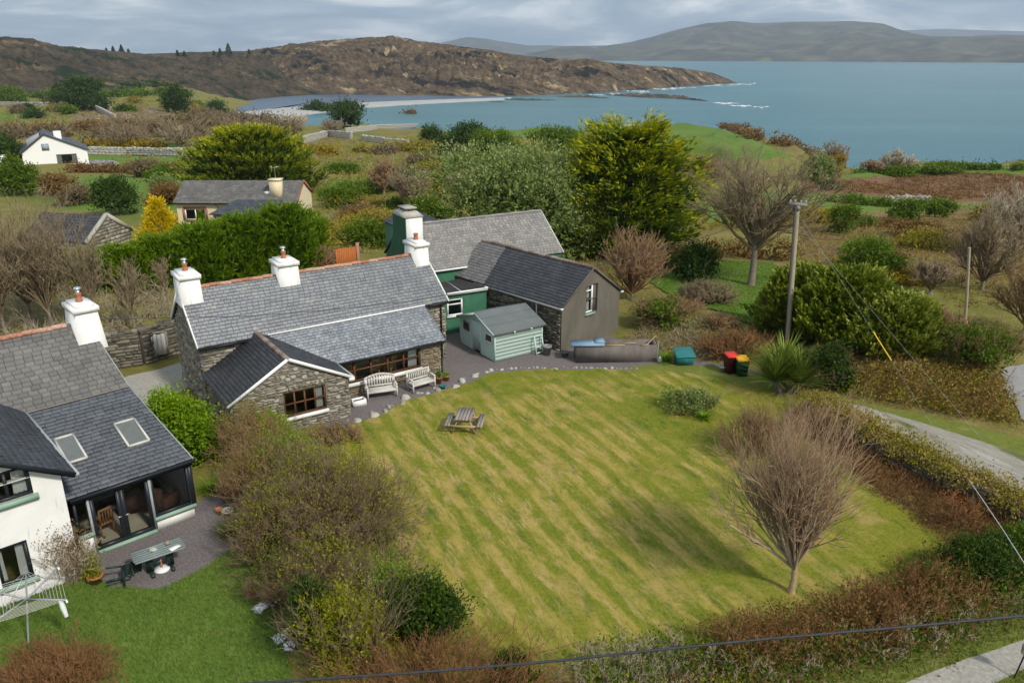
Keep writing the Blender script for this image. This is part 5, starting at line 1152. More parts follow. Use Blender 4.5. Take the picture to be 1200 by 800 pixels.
    ch = empty('rocking_chair', wp(-2.75, 1.15, .07), math.radians(43 + 190), 'orange brown wooden rocking chair behind the left glazed door', 'chair')
    wooden_chair(ch, 'pine', rockers=True)
    for k, (x, y) in enumerate(((-1.55, 2.0), (-.8, 1.3))):
        so = empty('armchair', wp(x, y, .07), math.radians(43 + (160 if k == 0 else 120)), ['dark patterned armchair behind the right glazed door', 'dark patterned armchair behind the garden room end window'][k], 'armchair')
        for nm, bx in (('seat', (-.33, .33, -.35, .35, .12, .45)), ('backrest', (-.36, .36, .28, .48, .12, 1.0)), ('arm', (-.46, -.34, -.35, .4, .1, .62)), ('arm', (.34, .46, -.35, .4, .1, .62))): 
            b = MB(); b.box(*bx); b.build(nm, M_['cloth_dark'], so)
    return R
def wooden_chair(root, m, rockers=False, sz=.5):
    s = sz / 2; hs = .45
    b = MB(); b.box(-s, s, -s, s, hs - .04, hs); b.build('seat', M_[m], root)
    for x in (-1, 1):
        for y in (-1, 1):
            b = MB(); b.bar((x * s * .85, y * s * .85, 0.03), (x * s * .85, y * s * .85, hs - .04), .045, .045); b.build('leg', M_[m], root)
        b = MB(); b.bar((x * s * .85, s * .88, hs), (x * s * .85, s * 1.15, 1.0), .045, .045); b.build('back_post', M_[m], root)
        if rockers: b = MB(); b.tube([(x * s * .85, -.42, .09), (x * s * .85, -.2, .02), (x * s * .85, .2, .02), (x * s * .85, .45, .10)], .025, 6); b.build('rocker', M_[m], root)
        b = MB(); b.bar((x * s * .95, -s * .8, .68), (x * s * .95, s, .70), .05, .03); b.build('arm', M_[m], root)
    b = MB(); b.bar((-s * .85, s * 1.15, .97), (s * .85, s * 1.15, .97), .04, .1); b.build('top_rail', M_[m], root)
    for k in range(5): b = MB(); x = (-2 + k) * s * .36; b.bar((x, s * .9, hs), (x, s * 1.13, .94), .03, .015); b.build('spindle', M_[m], root)
white_house()
def sunroom_chairs():
    fr = Matrix.Translation((-3.271, 39.086, 0)) @ Matrix.Rotation(math.radians(90 - 55.65), 4, 'Z')
    lab = ['yellow pine chair behind the leftmost sunroom pane', 'yellow pine chair seen through the middle sunroom pane', 'yellow pine chair left of the white sunroom curtain']
    for k, (x, y, a) in enumerate(((-6.0, -.95, 20), (-4.7, -.9, -15), (-3.9, -.95, 30))):
        p = fr @ Vector((x, y, .26)); wooden_chair(empty('dining_chair', p, math.radians(34 + 180 + a), lab[k], 'chair', 'pine chairs in the sunroom'), 'yellow_pine', sz=.45)
sunroom_chairs()

# ------------------------------------------------------------------ teal shed
def shed():
    az = 56.7; R = empty('garden_shed', (-.899, 38.32, 0), math.radians(90 - az), 'pale teal weatherboarded garden shed with grey felt roof', 'shed')
    L, W, he, hr = 3.07, 3.65, 1.61, 2.21; i = .06; yr = W / 2
    # core
    b = MB(); b.box(i + .03, L - i - .03, i + .03, W - i - .03, .04, he - .03); b.poly([(i + .03, i + .03, he - .03), (i + .03, W - i - .03, he - .03), (i + .03, yr, hr - .05)]); b.poly([(L - i - .03, W - i - .03, he - .03), (L - i - .03, i + .03, he - .03), (L - i - .03, yr, hr - .05)]); b.build('inner_wall', M_['shed'], R)
    # boards of the long side
    nb = 8; st = (he - .04) / nb
    for k in range(nb):
        z = .03 + k * st; b = MB(); b.add([(i, i + .0, z + st), (L - i, i, z + st), (L - i, i - .012, z), (i, i - .012, z), (i, i + .025, z), (L - i, i + .025, z)], [[3, 2, 1, 0], [4, 5, 2, 3]], .35 + .4 * rng.random()); b.build('plank', M_['shed'], R)
    # boards of the door gable (left side face, normal -x)
    nb = 19; st = (hr - .1) / nb; dy0, dy1 = 1.42, 2.24
    for k in range(nb):
        z = .03 + k * st; zt = z + st
        half = yr - i if zt < he else max(0, (yr - i) * (hr - zt) / (hr - he))
        if half < .1: continue
        segs = [(yr - half, yr + half)]
        if z < 1.72: segs = [(yr - half, dy0), (dy1, yr + half)]
        for a_, c_ in segs:
            if c_ - a_ < .05: continue
            b = MB(); b.add([(i, a_, zt), (i, c_, zt), (i - .02, c_, z), (i - .02, a_, z)], [[0, 1, 2, 3]], .35 + .35 * rng.random()); b.add([(i - .02, a_, z), (i - .02, c_, z), (i + .02, c_, z), (i + .02, a_, z)], [[0, 1, 2, 3]]); b.build('plank', M_['shed'], R)
    nb = 8; d = MB(); d.box(i - .022, i + .01, dy0, dy1, .05, 1.74); door = d.build('door', M_['shed'], R)
    for k in range(nb): b = MB(); y = lerp(dy0, dy1, k / nb); b.box(i - .034, i - .022, y + .006, y + (dy1 - dy0) / nb - .006, .06, 1.73, .35 + .3 * rng.random()); b.build('plank', M_['shed'], door)
    b = MB(); b.box(i - .05, i - .034, dy0 + .02, dy0 + .12, .55, .85); b.build('latch', M_['shed'], door); b = MB(); b.box(i - .045, i - .0345, dy0 + .05, dy1 - .3, .06, .16); b.build('door_gap', M_['blackplastic'], door)
    for k, (y0, y1, z0, z1) in enumerate(((.28, .95, .95, 1.35), (2.6, 3.2, .95, 1.4))):
        f = MB(); f.bar((i - .03, y0, z0), (i - .03, y1, z0), .05, .05); f.bar((i - .03, y0, z1), (i - .03, y1, z1), .05, .05); f.bar((i - .031, y0, z0 + .025), (i - .031, y0, z1 - .025), .05, .05, up=X); f.bar((i - .031, y1, z0 + .025), (i - .031, y1, z1 - .025), .05, .05, up=X); fr = f.build('window', M_['white_paint' if k == 0 else 'weathered'], R); g = MB(); g.poly([(i - .03, y1, z0), (i - .03, y0, z0), (i - .03, y0, z1), (i - .03, y1, z1)]); g.build('pane', GLASS, fr)
        bl = MB(); bl.poly([(i - .025, y1, z0), (i - .025, y0, z0), (i - .025, y0, z1), (i - .025, y1, z1)]); bl.build('blind', M_['grey_plastic' if k == 0 else 'brown_wood'], fr)
    for x, y in ((i - .02, i - .02), (L - i, i - .02), (i - .02, W - i)): b = MB(); b.box(x - .02, x + .035, y - .02, y + .035, .02, he - .02); b.build('corner_board', M_['shed'], R)
    # roof
    ov = .1
    for sgn in (0, 1):
        e0, e1 = (-.1, yr) if sgn == 0 else (W + .1, yr); ze = he - .04
        b = MB(); pts = [(-ov, e0, ze), (L + ov, e0, ze), (L + ov, e1, hr + .02), (-ov, e1, hr + .02)]; slab(b, pts if sgn == 0 else [pts[1], pts[0], pts[3], pts[2]], .05); rf = b.build('roof', M_['felt'], R)
        for t in (.36, .7):
            a_, c_ = Vector(lerp(Vector(pts[0]), Vector(pts[3]), t)), Vector(lerp(Vector(pts[1]), Vector(pts[2]), t)); s = MB(); s.bar(a_, c_, .03, .014); s.build('felt_seam', M_['felt'], rf)
        f = MB(); f.bar((-ov, e0 + (-.012 if sgn == 0 else .012), ze - .05), (L + ov, e0 + (-.012 if sgn == 0 else .012), ze - .05), .02, .11); f.build('fascia', M_['felt'], R)
        f = MB(); f.bar((-ov - .012, e0, ze - .05), (-ov - .012, yr, hr - .03), .02, .1, up=Z_); f.build('bargeboard', M_['shed'], R)
    for x in (1.1, 2.15):
        f = MB(); f.box(x - .09, x + .09, i - .16, i - .04, he - .17, he - .08); lamp = f.build('wall_lamp', M_['blackplastic'], R); f = MB(); f.box(x + .03, x + .11, i - .2, i - .165, he - .17, he - .09); f.build('lens', M_['white_paint'], lamp)
    return R
shed()

# ------------------------------------------------------------------ far houses
def bungalow():
    e = P(198, 238, 1.3); e2 = P(334, 240, 1.3); rl = P(220, 211.4, 3.0); rr_ = P(351.6, 211.4, 3.0); z0 = float(hgt(e[0], e[1])[0]) - .3
    R = empty('bungalow', (e[0] + .35, e[1], z0), 0, 'cream bungalow with grey slate roof and brick red window surrounds behind hedge', 'house')
    L = (e2[0] - e[0]); D = (rl[1] - e[1]); he = 1.3 - z0; hr = 3.0 - z0; W = 2 * D; gx = rr_[0] - e[0]
    hole = (.95, 3.0, .95, 2.05); i = .3
    b = MB(); panel(b, (0, i, 0), X, -Y_, .2, gx - .1, 0, he, [hole], .2); panel(b, (0, W - i, 0), X, Y_, .2, gx - .1, 0, he); panel(b, (gx - .1, 0, 0), Y_, X, i, W - i, 0, he); gable(b, (gx - .1, 0, 0), Y_, i, W - i, he, D, hr - .05); panel(b, (.2, 0, 0), Y_, -X, i, W - i, 0, he); gable(b, (.2, 0, 0), Y_, i, W - i, he, D, hr - .05); b.build('wall', M_['cream'], R)
    roof_plane(R, [(0, 0, he), (gx, 0, he), (gx, D, hr), (0, D, hr)], 'slate_brown', .42, .3, 51); roof_plane(R, [(gx, W, he), (0, W, he), (0, D, hr), (gx, D, hr)], 'slate_brown', .42, .3, 52)
    b = MB(); b.bar((gx + .02, 0, he - .03), (gx + .02, D, hr - .02), .08, .2, up=Z_); b.bar((gx + .02, D, hr - .02), (gx + .02, W, he - .03), .08, .2, up=Z_); b.build('verge', M_['brick_red'], R)
    window(R, (0, i, 0), X, -Y_, *hole, cols=2, rows=(1.0,), fm='white_paint', fw=.1, inset=.08, sill='brick_red', sill_h=.14, extra=.15)
    b = MB(); 
    for p, q in (((.85, i - .02, 2.15), (3.1, i - .02, 2.15)),): b.bar(p, q, .06, .2)
    for x in (.85, 3.1): b.bar((x, i - .02, .9), (x, i - .02, 2.05), .2, .06, up=Y_)
    b.build('window_surround', M_['brick_red'], R)
    gutter(R, (0, -.05, he - .06), (gx, -.05, he - .06)); downpipe(R, [(4.1, -.02, he - .1), (4.4, .1, he - .4), (4.4, .2, .1)])
    cx = lerp(0, gx, .815); b = MB(); b.box(cx - .55, cx + .55, .9, 1.9, he + .2, hr + .32); b.box(cx - .63, cx + .63, .82, 1.98, hr + .32, hr + .45); ch = b.build('chimney', M_['cream'], R); p = MB(); p.tube([(cx, 1.4, hr + .4), (cx, 1.4, hr + 1.6)], .025, 5); p.bar((cx - .5, 1.4, hr + 1.45), (cx + .4, 1.4, hr + 1.6), .04, .04); p.bar((cx - .3, 1.4, hr + 1.2), (cx - .3, 1.4, hr + 1.7), .03, .03); p.build('aerial', M_['metal'], ch)
    b = MB(); x0, x1 = lerp(0, gx, .37), lerp(0, gx, .86); b.box(x0 + .3, x1, -2.6, i, 0, he - .5); b.build('porch_wall', M_['cream'], R)
    roof_plane(R, [(x0, -2.9, he - .55), (x1 + .2, -2.9, he - .55), (x1 + .2, .4, he + .25), (x0 + 1.6, .4, he + .25)], 'slate_cons', .4, .3, 53, name='porch_roof')
    b = MB(); y0 = lerp(0, D, .35); zz = he + (hr - he) * .35; b.box(lerp(0, gx, .72), lerp(0, gx, .79), y0, y0 + .5, zz + .02, zz + .3); b.build('roof_vent', M_['white_paint'], R)
bungalow()
def hill_house():
    g = GP(67, 195); g2 = GP(105, 193.5); ux = Vector((g2[0] - g[0], g2[1] - g[1], 0)); 
    R = empty('white_gabled_house', (g2[0], g2[1], g2[2] - .3), math.radians(30), 'small white gabled house with dark slate roof and one blue window across the fields', 'house')
    d = depth(g2); pm = d / F * 1.08; W = 61 * pm; he = 17 * pm; hr = 36 * pm; D = 13.0; ax = -38 * pm
    # gable wall faces the viewer; slopes of unequal length
    lw = -W; b = MB(); w1 = (-30 * pm, -10.5 * pm, 4.2 * pm, 14.5 * pm); w2 = (-42 * pm, -35 * pm, 19 * pm, 26 * pm)
    panel(b, (0, 0, 0), X, -Y_, lw, 0, 0, he + .3, [w1], .15)
    zl = lambda x: lerp(he, hr, (x - lw) / (ax - lw)) if x < ax else lerp(hr, he, (x - ax) / (0 - ax))
    gable(b, (0, 0, 0), X, lw, 0, he + .3, ax, hr - .06); panel(b, (0, 0, 0), Y_, X, 0, D, 0, he); panel(b, (lw, 0, 0), Y_, -X, 0, D, 0, he); panel(b, (0, D, 0), X, Y_, lw, 0, 0, he); b.build('wall', M_['white_paint'], R)
    o = .35
    def zr(x): return lerp(hr, he + .3, abs(x - ax) / ((ax - lw) if x < ax else (0 - ax)))
    for x1 in (lw - .4, .5):
        pts = [(x1, -o, zr(x1)), (x1, D, zr(x1)), (ax, D, hr + .02), (ax, -o, hr + .02)]
        if x1 < ax: pts = [pts[1], pts[0], pts[3], pts[2]]
        roof_plane(R, pts, 'slate_cons', .5, .4, 61, th=.15)
    sl = (hr - he - .3) / (ax - lw); b = MB(); xa, xb = lw + 1.2, ax - .8; zz = lambda x: he + .3 + (x - lw) * sl
    b.add([(xa, 2, zz(xa) + 1.0), (xa, 8.5, zz(xa) + 1.0), (xb, 8.5, zz(xb) + .35), (xb, 2, zz(xb) + .35), (xa, 2, zz(xa)), (xa, 8.5, zz(xa)), (xb, 8.5, zz(xb)), (xb, 2, zz(xb))], [[0, 1, 2, 3], [4, 5, 1, 0], [7, 4, 0, 3], [5, 6, 2, 1]]); b.build('dormer', M_['lead'], R)
    window(R, (0, 0, 0), X, -Y_, *w1, cols=1, fm='weathered', fw=.12, inset=.05, name='window', curtain=[(1, .9), (-1, .9)]); 
    f = MB(); f.box(w2[0], w2[1], -.05, .02, w2[2], w2[3]); fr = f.build('window', M_['blue_board'], R); f = MB(); f.box(w2[0] + .2, w2[1] - .2, -.08, -.051, w2[2] + .2, w2[3] - .2); f.build('pane', M_['lead'], fr)
    b = MB(); cx = -25 * pm; b.box(cx - .7, cx + .7, 3, 4.5, he, 37 * pm); b.build('chimney', M_['white_paint'], R)
    b = MB(); b.box(lw - 6, lw - 3, 3, 8, 0, 2.6); b.build('side_porch', M_['white_paint'], R)
    sheet('concrete_yard', 'g_road', [(100, 197), (107, 188), (135, 189), (142, 193), (125, 197)], .12, 3)
hill_house()
def ruin():
    g = GP(75, 292); R = empty('old_barn', (g[0], g[1], g[2] - .4), math.radians(-14), 'old stone barn with dark roof and pale gable edge behind bare trees', 'barn'); d = depth(g); pm = d / F
    L = 92 * pm; he = 16 * pm; hr = 40 * pm; D = 2.6
    b = MB(); panel(b, (0, 0, 0), X, -Y_, -L * .62, L * .38, 0, he); panel(b, (L * .38, 0, 0), Y_, X, 0, 2 * D, 0, he); gable(b, (L * .38, 0, 0), Y_, 0, 2 * D, he, D, hr + .1); panel(b, (-L * .62, 0, 0), Y_, -X, 0, 2 * D, 0, he); gable(b, (-L * .62, 0, 0), Y_, 0, 2 * D, he, D, hr); w = b.build('wall', M_['mortar'], R)
    s = MB(); rubble(s, (0, 0, 0), X, -Y_, -L * .62, L * .38, 0, he, None, (), .6, .25, .08, 71); rubble(s, (L * .38, 0, 0), Y_, X, 0, 2 * D, 0, hr, lambda u, z: z < he or z < he + (hr - he) * (1 - abs(u - D) / D) - .1, (), .6, .25, .08, 74); s.build('stonework', M_['stone'], w, kind='stuff')
    roof_plane(R, [(-L * .62, -.2, he), (L * .36, -.2, he), (L * .36, D, hr), (-L * .62, D, hr)], 'slate_dark', .45, .35, 72); roof_plane(R, [(L * .36, 2 * D + .2, he), (-L * .62, 2 * D + .2, he), (-L * .62, D, hr), (L * .36, D, hr)], 'slate_dark', .45, .35, 73)
    b = MB(); b.bar((L * .38, -.2, he - .05), (L * .38, D, hr + .1), .3, .3, up=Z_); b.bar((L * .38, D, hr + .1), (L * .38, 2 * D + .2, he - .05), .3, .3, up=Z_); b.build('coping', M_['pale_stone'], R)
ruin()
def tiny_house(px, py, w, h, label, roofm='slate_dark', wallm='white_paint', dist=None):
    if dist: p = np.array([(px - 600) / F, cp - (py - 400) / F * sp, -sp - (py - 400) / F * cp]) * dist + [0, 0, H]
    else: p = GP(px, py)
    d = depth(p); pm = d / F; R = empty('distant_house', p - np.array([0, 0, 1.0]), math.radians(8), label, 'house'); W, hh = w * pm, h * pm; he = hh * .55 + 1; hr = hh + 1; D = W * .35
    b = MB(); panel(b, (0, 0, 0), X, -Y_, -W / 2, W / 2, 0, he); panel(b, (W / 2, 0, 0), Y_, X, 0, 2 * D, 0, he); gable(b, (W / 2, 0, 0), Y_, 0, 2 * D, he, D, hr); panel(b, (-W / 2, 0, 0), Y_, -X, 0, 2 * D, 0, he); gable(b, (-W / 2, 0, 0), Y_, 0, 2 * D, he, D, hr); b.build('wall', M_[wallm], R)
    b = MB(); slab(b, [(-W / 2 - .2, -.3, he), (W / 2 + .2, -.3, he), (W / 2 + .2, D, hr + .1), (-W / 2 - .2, D, hr + .1)], .1); slab(b, [(W / 2 + .2, 2 * D + .3, he), (-W / 2 - .2, 2 * D + .3, he), (-W / 2 - .2, D, hr + .1), (W / 2 + .2, D, hr + .1)], .1); b.build('roof', M_[roofm], R)
    b = MB(); b.box(W * .3, W * .4, D - W * .04, D + W * .04, hr - .5, hr + hh * .3); b.build('chimney', M_[wallm], R)
    for k in (-.25, .2): b = MB(); b.box(W * k - W * .07, W * k + W * .07, -.06, .02, he * .45, he * .8); b.build('window', M_['blackplastic'], R)

# ------------------------------------------------------------------ walls, fence, poles and wires
def wall_run(name, label, pts, h, th, m='stone_dark', mort='mortar_dark', sw=.45, sh=.16, seed=1, cat='wall', z=None, ground=True, top=True, group=None):
    """A dry-stone wall along ground points."""
    p0 = np.array(pts[0]); R = empty(name, p0, 0, label, cat, group); b = MB(); s = MB()
    for k in range(len(pts) - 1):
        a, c = np.array(pts[k]) - p0, np.array(pts[k + 1]) - p0; d = c - a; L = np.hypot(d[0], d[1]); u = np.array([d[0] / L, d[1] / L, d[2] / L]); n = np.array([u[1], -u[0], 0])
        for sgn in (1, -1): rubble(s, a + n * th / 2 * sgn, u, n * sgn, 0, L, 0, h, None, (), sw, sh, .06, seed + k * 2 + (sgn > 0))
        q = [a + n * th / 2, c + n * th / 2, c - n * th / 2, a - n * th / 2]; b.add([*(v - [0, 0, .4] for v in q), *(v + [0, 0, h - .03] for v in q)], [[0, 1, 5, 4], [1, 2, 6, 5], [2, 3, 7, 6], [3, 0, 4, 7], [4, 5, 6, 7]])
        if top:
            n2 = int(L / (sw * .7))
            for i in range(n2):
                c0 = a + d * ((i + .5) / n2); w = sw * (.3 + .2 * rng.random()); M4 = Matrix.Translation(Vector(c0 + [0, 0, h])) @ Matrix.Rotation(math.atan2(d[1], d[0]) + .4 * rng.normal(), 4, 'Z') @ Matrix.Rotation(.25 * rng.normal(), 4, 'X')
                s.box(-w, w, -th * .42, th * .42, -.05, sh * (.5 + .7 * rng.random()), np.clip(.5 + .3 * rng.normal(), 0, 1), M=M4)
    b.build('core', M_[mort], R); s.build('stonework', M_[m], R, kind='stuff'); return R
gp = lambda x, y: GP(x, y)
wall_run('stone_wall', 'rough dark stone wall between the two left houses beside the lane', [gp(128, 432), gp(168, 426), gp(212, 412)], 1.75, .5, seed=301)
def blocked_door():
    a = gp(186, 420); R = empty('blocked_doorway', a, math.radians(20), 'weathered pale boarded doorway in the wall beside the lane', 'doorway')
    for k in range(5): b = MB(); b.box(-.5 + k * .2, -.31 + k * .2, -.46, -.34, .35, 1.5 - .05 * (k % 2), rng.random()); b.build('plank', M_['bench_white'], R)
    b = MB(); b.box(-.6, -.5, -.47, -.33, .3, 1.55); b.box(.5, .6, -.47, -.33, .3, 1.55); b.box(-.5, .5, -.47, -.33, 1.51, 1.6); b.build('frame', M_['stone'], R)
blocked_door()
far_walls = [([(0, 124), (60, 125), (130, 128)], 'pale tumbled field wall across the top of the stony slope', 1.6), ([(110, 127), (122, 133), (136, 141)], 'pale tumbled wall running down the stony slope', 1.5),
             ([(104, 181), (150, 182), (214, 183)], 'grey field wall on the lawn beside the white gabled house', 1.5), ([(425, 165), (450, 168), (480, 172)], 'pale field wall among the gorse in the middle distance', 1.2), ([(405, 156), (440, 152), (500, 148), (535, 150)], 'long pale wall along the shore field edge', 1.3),
             ([(730, 153), (765, 147), (800, 143)], 'pale wall bounding the sloping green shore field', 1.2), ([(1035, 237), (1060, 235), (1090, 236)], 'short pale wall at the foot of the bracken slope', .7), ([(355, 168), (385, 160), (412, 163)], 'pale stone outcrop wall beside the gorse bank', 1.6)]
for k, (q, lab, h) in enumerate(far_walls): wall_run('field_wall', lab, [gp(*p) for p in q], .5 if k == 6 else h, .9, 'stone' if k == 6 else 'pale_stone', 'stone', .5 if k == 6 else 1.2, .2 if k == 6 else .45, 320 + k * 10)
def ivy_bank():
    pts = [gp(948, 487), gp(990, 507), gp(1050, 540), gp(1110, 572), gp(1165, 598), gp(1230, 630)]
    R = wall_run('garden_wall', 'ivy topped stone wall between the garden and the driveway', pts, .85, .8, 'stone_dark', 'mortar_dark',   .4, .15, 340, top=False)
    p0 = np.array(pts[0]); b = MB(); seg = np.array([np.hypot(*(pts[i + 1] - pts[i])[:2]) for i in range(len(pts) - 1)]); cum = np.concatenate([[0], np.cumsum(seg)]); n = 1700; t = rnd(n) * cum[-1]
    c = np.stack([np.interp(t, cum, [p[k] for p in pts]) for k in range(3)], 1) - p0; c += np.stack([rng.normal(size=n) * .42, rng.normal(size=n) * .42, .84 + .16 * rng.normal(size=n)], 1)
    pp = np.repeat(c, 16, 0) + rng.normal(size=(n * 16, 3)) * [.14, .14, .07]; leaves(b, pp, np.tile([0, 0, 1.0], (len(pp), 1)), .07, .7, np.repeat(.5 + .25 * rng.normal(size=n), 16), .8, 0)
    b.build('ivy', M_['scrub'], R); return R
ivy_bank()
def orange_fence():
    a = P(394, 306, 1.2); R = empty('orange_fence', (a[0], a[1], 0), math.radians(30), 'orange stained close boarded fence beyond the cottage ridge', 'fence')
    for k in range(11): b = MB(); x = k * .135; b.box(x, x + .12, -.02, .0, .1, 2.05 + .02 * (k % 3), rng.random()); b.build('plank', M_['orange_wood'], R)
    for z in (.5, 1.6): b = MB(); b.box(-.02, 1.5, .001, .05, z, z + .09); b.build('rail', M_['orange_wood'], R)
    b = MB(); b.box(1.52, 1.72, -.1, .1, 0, 2.35); b.build('post', M_['ridge'], R)
orange_fence()
def pole(name, label, px, by, tx, ty, h, r, arm=True):
    g = GP(px, by); top = P(tx, ty, h); R = empty(name, g, 0, label, 'utility pole'); t = Vector(top - g)
    b = MB(); b.tube([(0, 0, -.3), t * .33, t * .66, t], [r, r * .93, r * .86, r * .8], 12); b.build('shaft', M_['pole_wood'], R, smooth=True)
    if arm:
        d = Vector((.95, -.3, 0)).normalized()
        b = MB(); b.bar(t - d * .42 + Vector((0, -.14, -.06)), t + d * .42 + Vector((0, -.14, -.06)), .1, .12); b.bar(t - d * .42 + Vector((0, .14, -.06)), t + d * .42 + Vector((0, .14, -.06)), .1, .12); b.build('crossarm', M_['weathered'], R)
        for s in (-.36, -.12, .14, .38): b = MB(); b.lathe(t + d * s + Vector((0, 0, .0)), [(.02, 0), (.05, .03), (.03, .07), (.05, .1), (.02, .15), (0, .16)], 9); b.build('insulator', M_['lead'], R)
        b = MB(); b.box(-.09, .09, -.2, -.08, -.34, -.1, M=Matrix.Translation(t)); b.build('junction_box', M_['grey_plastic'], R)
        b = MB(); b.tube([t + Vector((-.16, -.1, -.3)), t * .5 + Vector((-r - .03, -.05, 0)), Vector((-r - .05, -.03, .2))], .022, 6); b.build('cable_run', M_['wire'], R)
    b = MB(); z = .35; q = t * .045; b.tube([q, q + Vector((0, 0, .25))], r * 1.03, 12); b.build('yellow_band', M_['yellow'], R)
    return R, g + np.array(t)
_, TOP1 = pole('utility_pole', 'tall wooden utility pole with crossarm beside the spiky palm', 922, 411, 935, 238, 8.0, .135)
_, TOP2 = pole('utility_pole', 'short pale wooden pole without crossarm at right of the rounded hedge', 1131, 385, 1136, 290, 4.85, .09, False)
def wire(name, label, pts, r, m='wire', cat='cable', group=None):
    p0 = Vector(pts[0]); b = MB(); b.tube([Vector(p) - p0 for p in pts], r, 6, np.random.rand()); o = b.build(name, M_[m]); o.location = p0; return tag(o, label, cat, group)
def span(A, B, n=16, sag=.5): return [np.array(A) * (1 - t) + np.array(B) * t - np.array([0, 0, sag * 4 * t * (1 - t)]) for t in np.linspace(0, 1, n)]
pts = [P(x, y, z) for x, y, z in ((200, 806, 3.6), (330, 798, 3.7), (480, 788, 3.8), (640, 775, 3.95), (770, 761, 4.1), (900, 748, 4.25), (1050, 735, 4.4), (1200, 721, 4.6), (1400, 700, 4.9))]
wire('overhead_cable', 'thick black twisted overhead cable crossing the foreground', pts, .026)
A = P(100, 374, 5.7); B = TOP1 + [0, 0, -.1]; pts = []
for t in np.linspace(0, 1, 30):
    q = A * (1 - t) + B * t; px = float(to_px(q[0], q[1], q[2])[0]); row = np.interp(px, [95, 200, 290, 390, 480, 600, 720, 830, 936], [374.5, 372.3, 370.4, 362.5, 352.5, 333, 307, 277, 240]); pts.append((q[0], q[1], zat(q[0], q[1], row)))
wire('service_wire', 'thin black wire passing over the stone cottage roof', pts, .013)
for k, (ex, ey, lab) in enumerate(((1102, 513, 'pale stay wire with yellow guard running from the tall pole'), (1162, 528, 'thin pale stay wire without guard running from the tall pole'))):
    g = gp(ex, ey); R = empty('stay_wire', g, 0, lab, 'stay wire'); b = MB(); d = Vector(TOP1 - [0, 0, .4 + .5 * k]) - Vector(g); b.tube([(0, 0, 0), d * .5, d], .0045, 6); b.build('strand', M_['lead'], R)
    if k == 0: b = MB(); b.tube([d * .30, d * .42], .024, 8); b.build('guard', M_['yellow'], R)
wire('white_wire', 'pale wire sloping over the bank towards the right edge', [P(1131, 556, .9), P(1150, 583, 1.1), P(1175, 620, 1.5), P(1198, 656, 2.0), P(1230, 705, 2.6), P(1300, 820, 4.2), P(1400, 960, 6.4)], .013, 'wire_pale')
wire('garden_pipe', 'thin pale metal rail lying along the edge of the driveway', [gp(966, 474) + [0, 0, .1], gp(990, 484) + [0, 0, .15], gp(1020, 497) + [0, 0, .14], gp(1031, 503) + [0, 0, .12], gp(1033, 507) + [0, 0, .03]], .03, 'wire_pale')
def marker():
    g = gp(1187, 795); R = empty('marker_post', g, 0, 'small marker with silver cap on a dark stake beside the gravel track', 'marker post'); b = MB(); b.tube([(0, 0, -.1), (.18, .05, .75)], .02, 6); b.build('stake', M_['blackplastic'], R); b = MB(); b.box(.12, .32, -.05, .14, .72, 1.0); b.build('cap', M_['metal'], R)
marker()

# ------------------------------------------------------------------ garden furniture and small things
def bench(L, Rr, label, arch, sl):
    L = Vector(L); Rr = Vector(Rr); d = (Rr - L); W = d.length; a = math.atan2(d.y, d.x); R = empty('garden_bench', L, a, label, 'bench', 'white benches on the gravel'); D = .5
    for x in (.03, W - .03):
        for y, z in ((0, .62), (D, .9)): b = MB(); b.bar((x, y, 0), (x, y + (.06 if y else 0), z), .06, .06); b.build('leg', M_['bench_white'], R)
        b = MB(); b.bar((x, -.04, .63), (x, D, .66), .07, .04); b.build('arm', M_['bench_white'], R); b = MB(); b.bar((x, 0, .25), (x, D, .25), .03, .05); b.build('stretcher', M_['bench_white'], R)
    for k in range(4): b = MB(); y = .0 + k * .125; b.box(.0, W, y, y + .105, .41, .44, rng.random()); b.build('slat', M_['bench_white'], R)
    b = MB(); b.bar((.03, 0, .37), (W - .03, 0, .37), .04, .08); b.build('apron', M_['bench_white'], R)
    b = MB(); n = 9
    for k in range(n):
        x0, x1 = W * k / n, W * (k + 1) / n; f = lambda x: .88 + (arch * math.sin(x / W * math.pi)); b.bar((x0, D + .05, f(x0)), (x1 + .002, D + .05, f(x1)), .04, .1)
    b.build('top_rail', M_['bench_white'], R); b = MB(); b.bar((.05, D + .02, .5), (W - .05, D + .02, .5), .035, .07); b.build('back_rail', M_['bench_white'], R)
    n = sl
    for k in range(n): x = W * (k + .7) / (n + .4); b = MB(); w_ = .075 if arch else .045; b.bar((x, D + .02, .5), (x, D + .05, .86 + arch * math.sin(x / W * math.pi)), w_, .02, up=Y_); b.build('slat', M_['bench_white'], R)
bench(P(430.8, 469.9), P(466.4, 464.6), 'white garden bench with arched back in front of the sunroom', .16, 11)
bench(P(484, 461.6), P(510.4, 454), 'white garden bench with straight slatted back beside the pots', 0, 12)
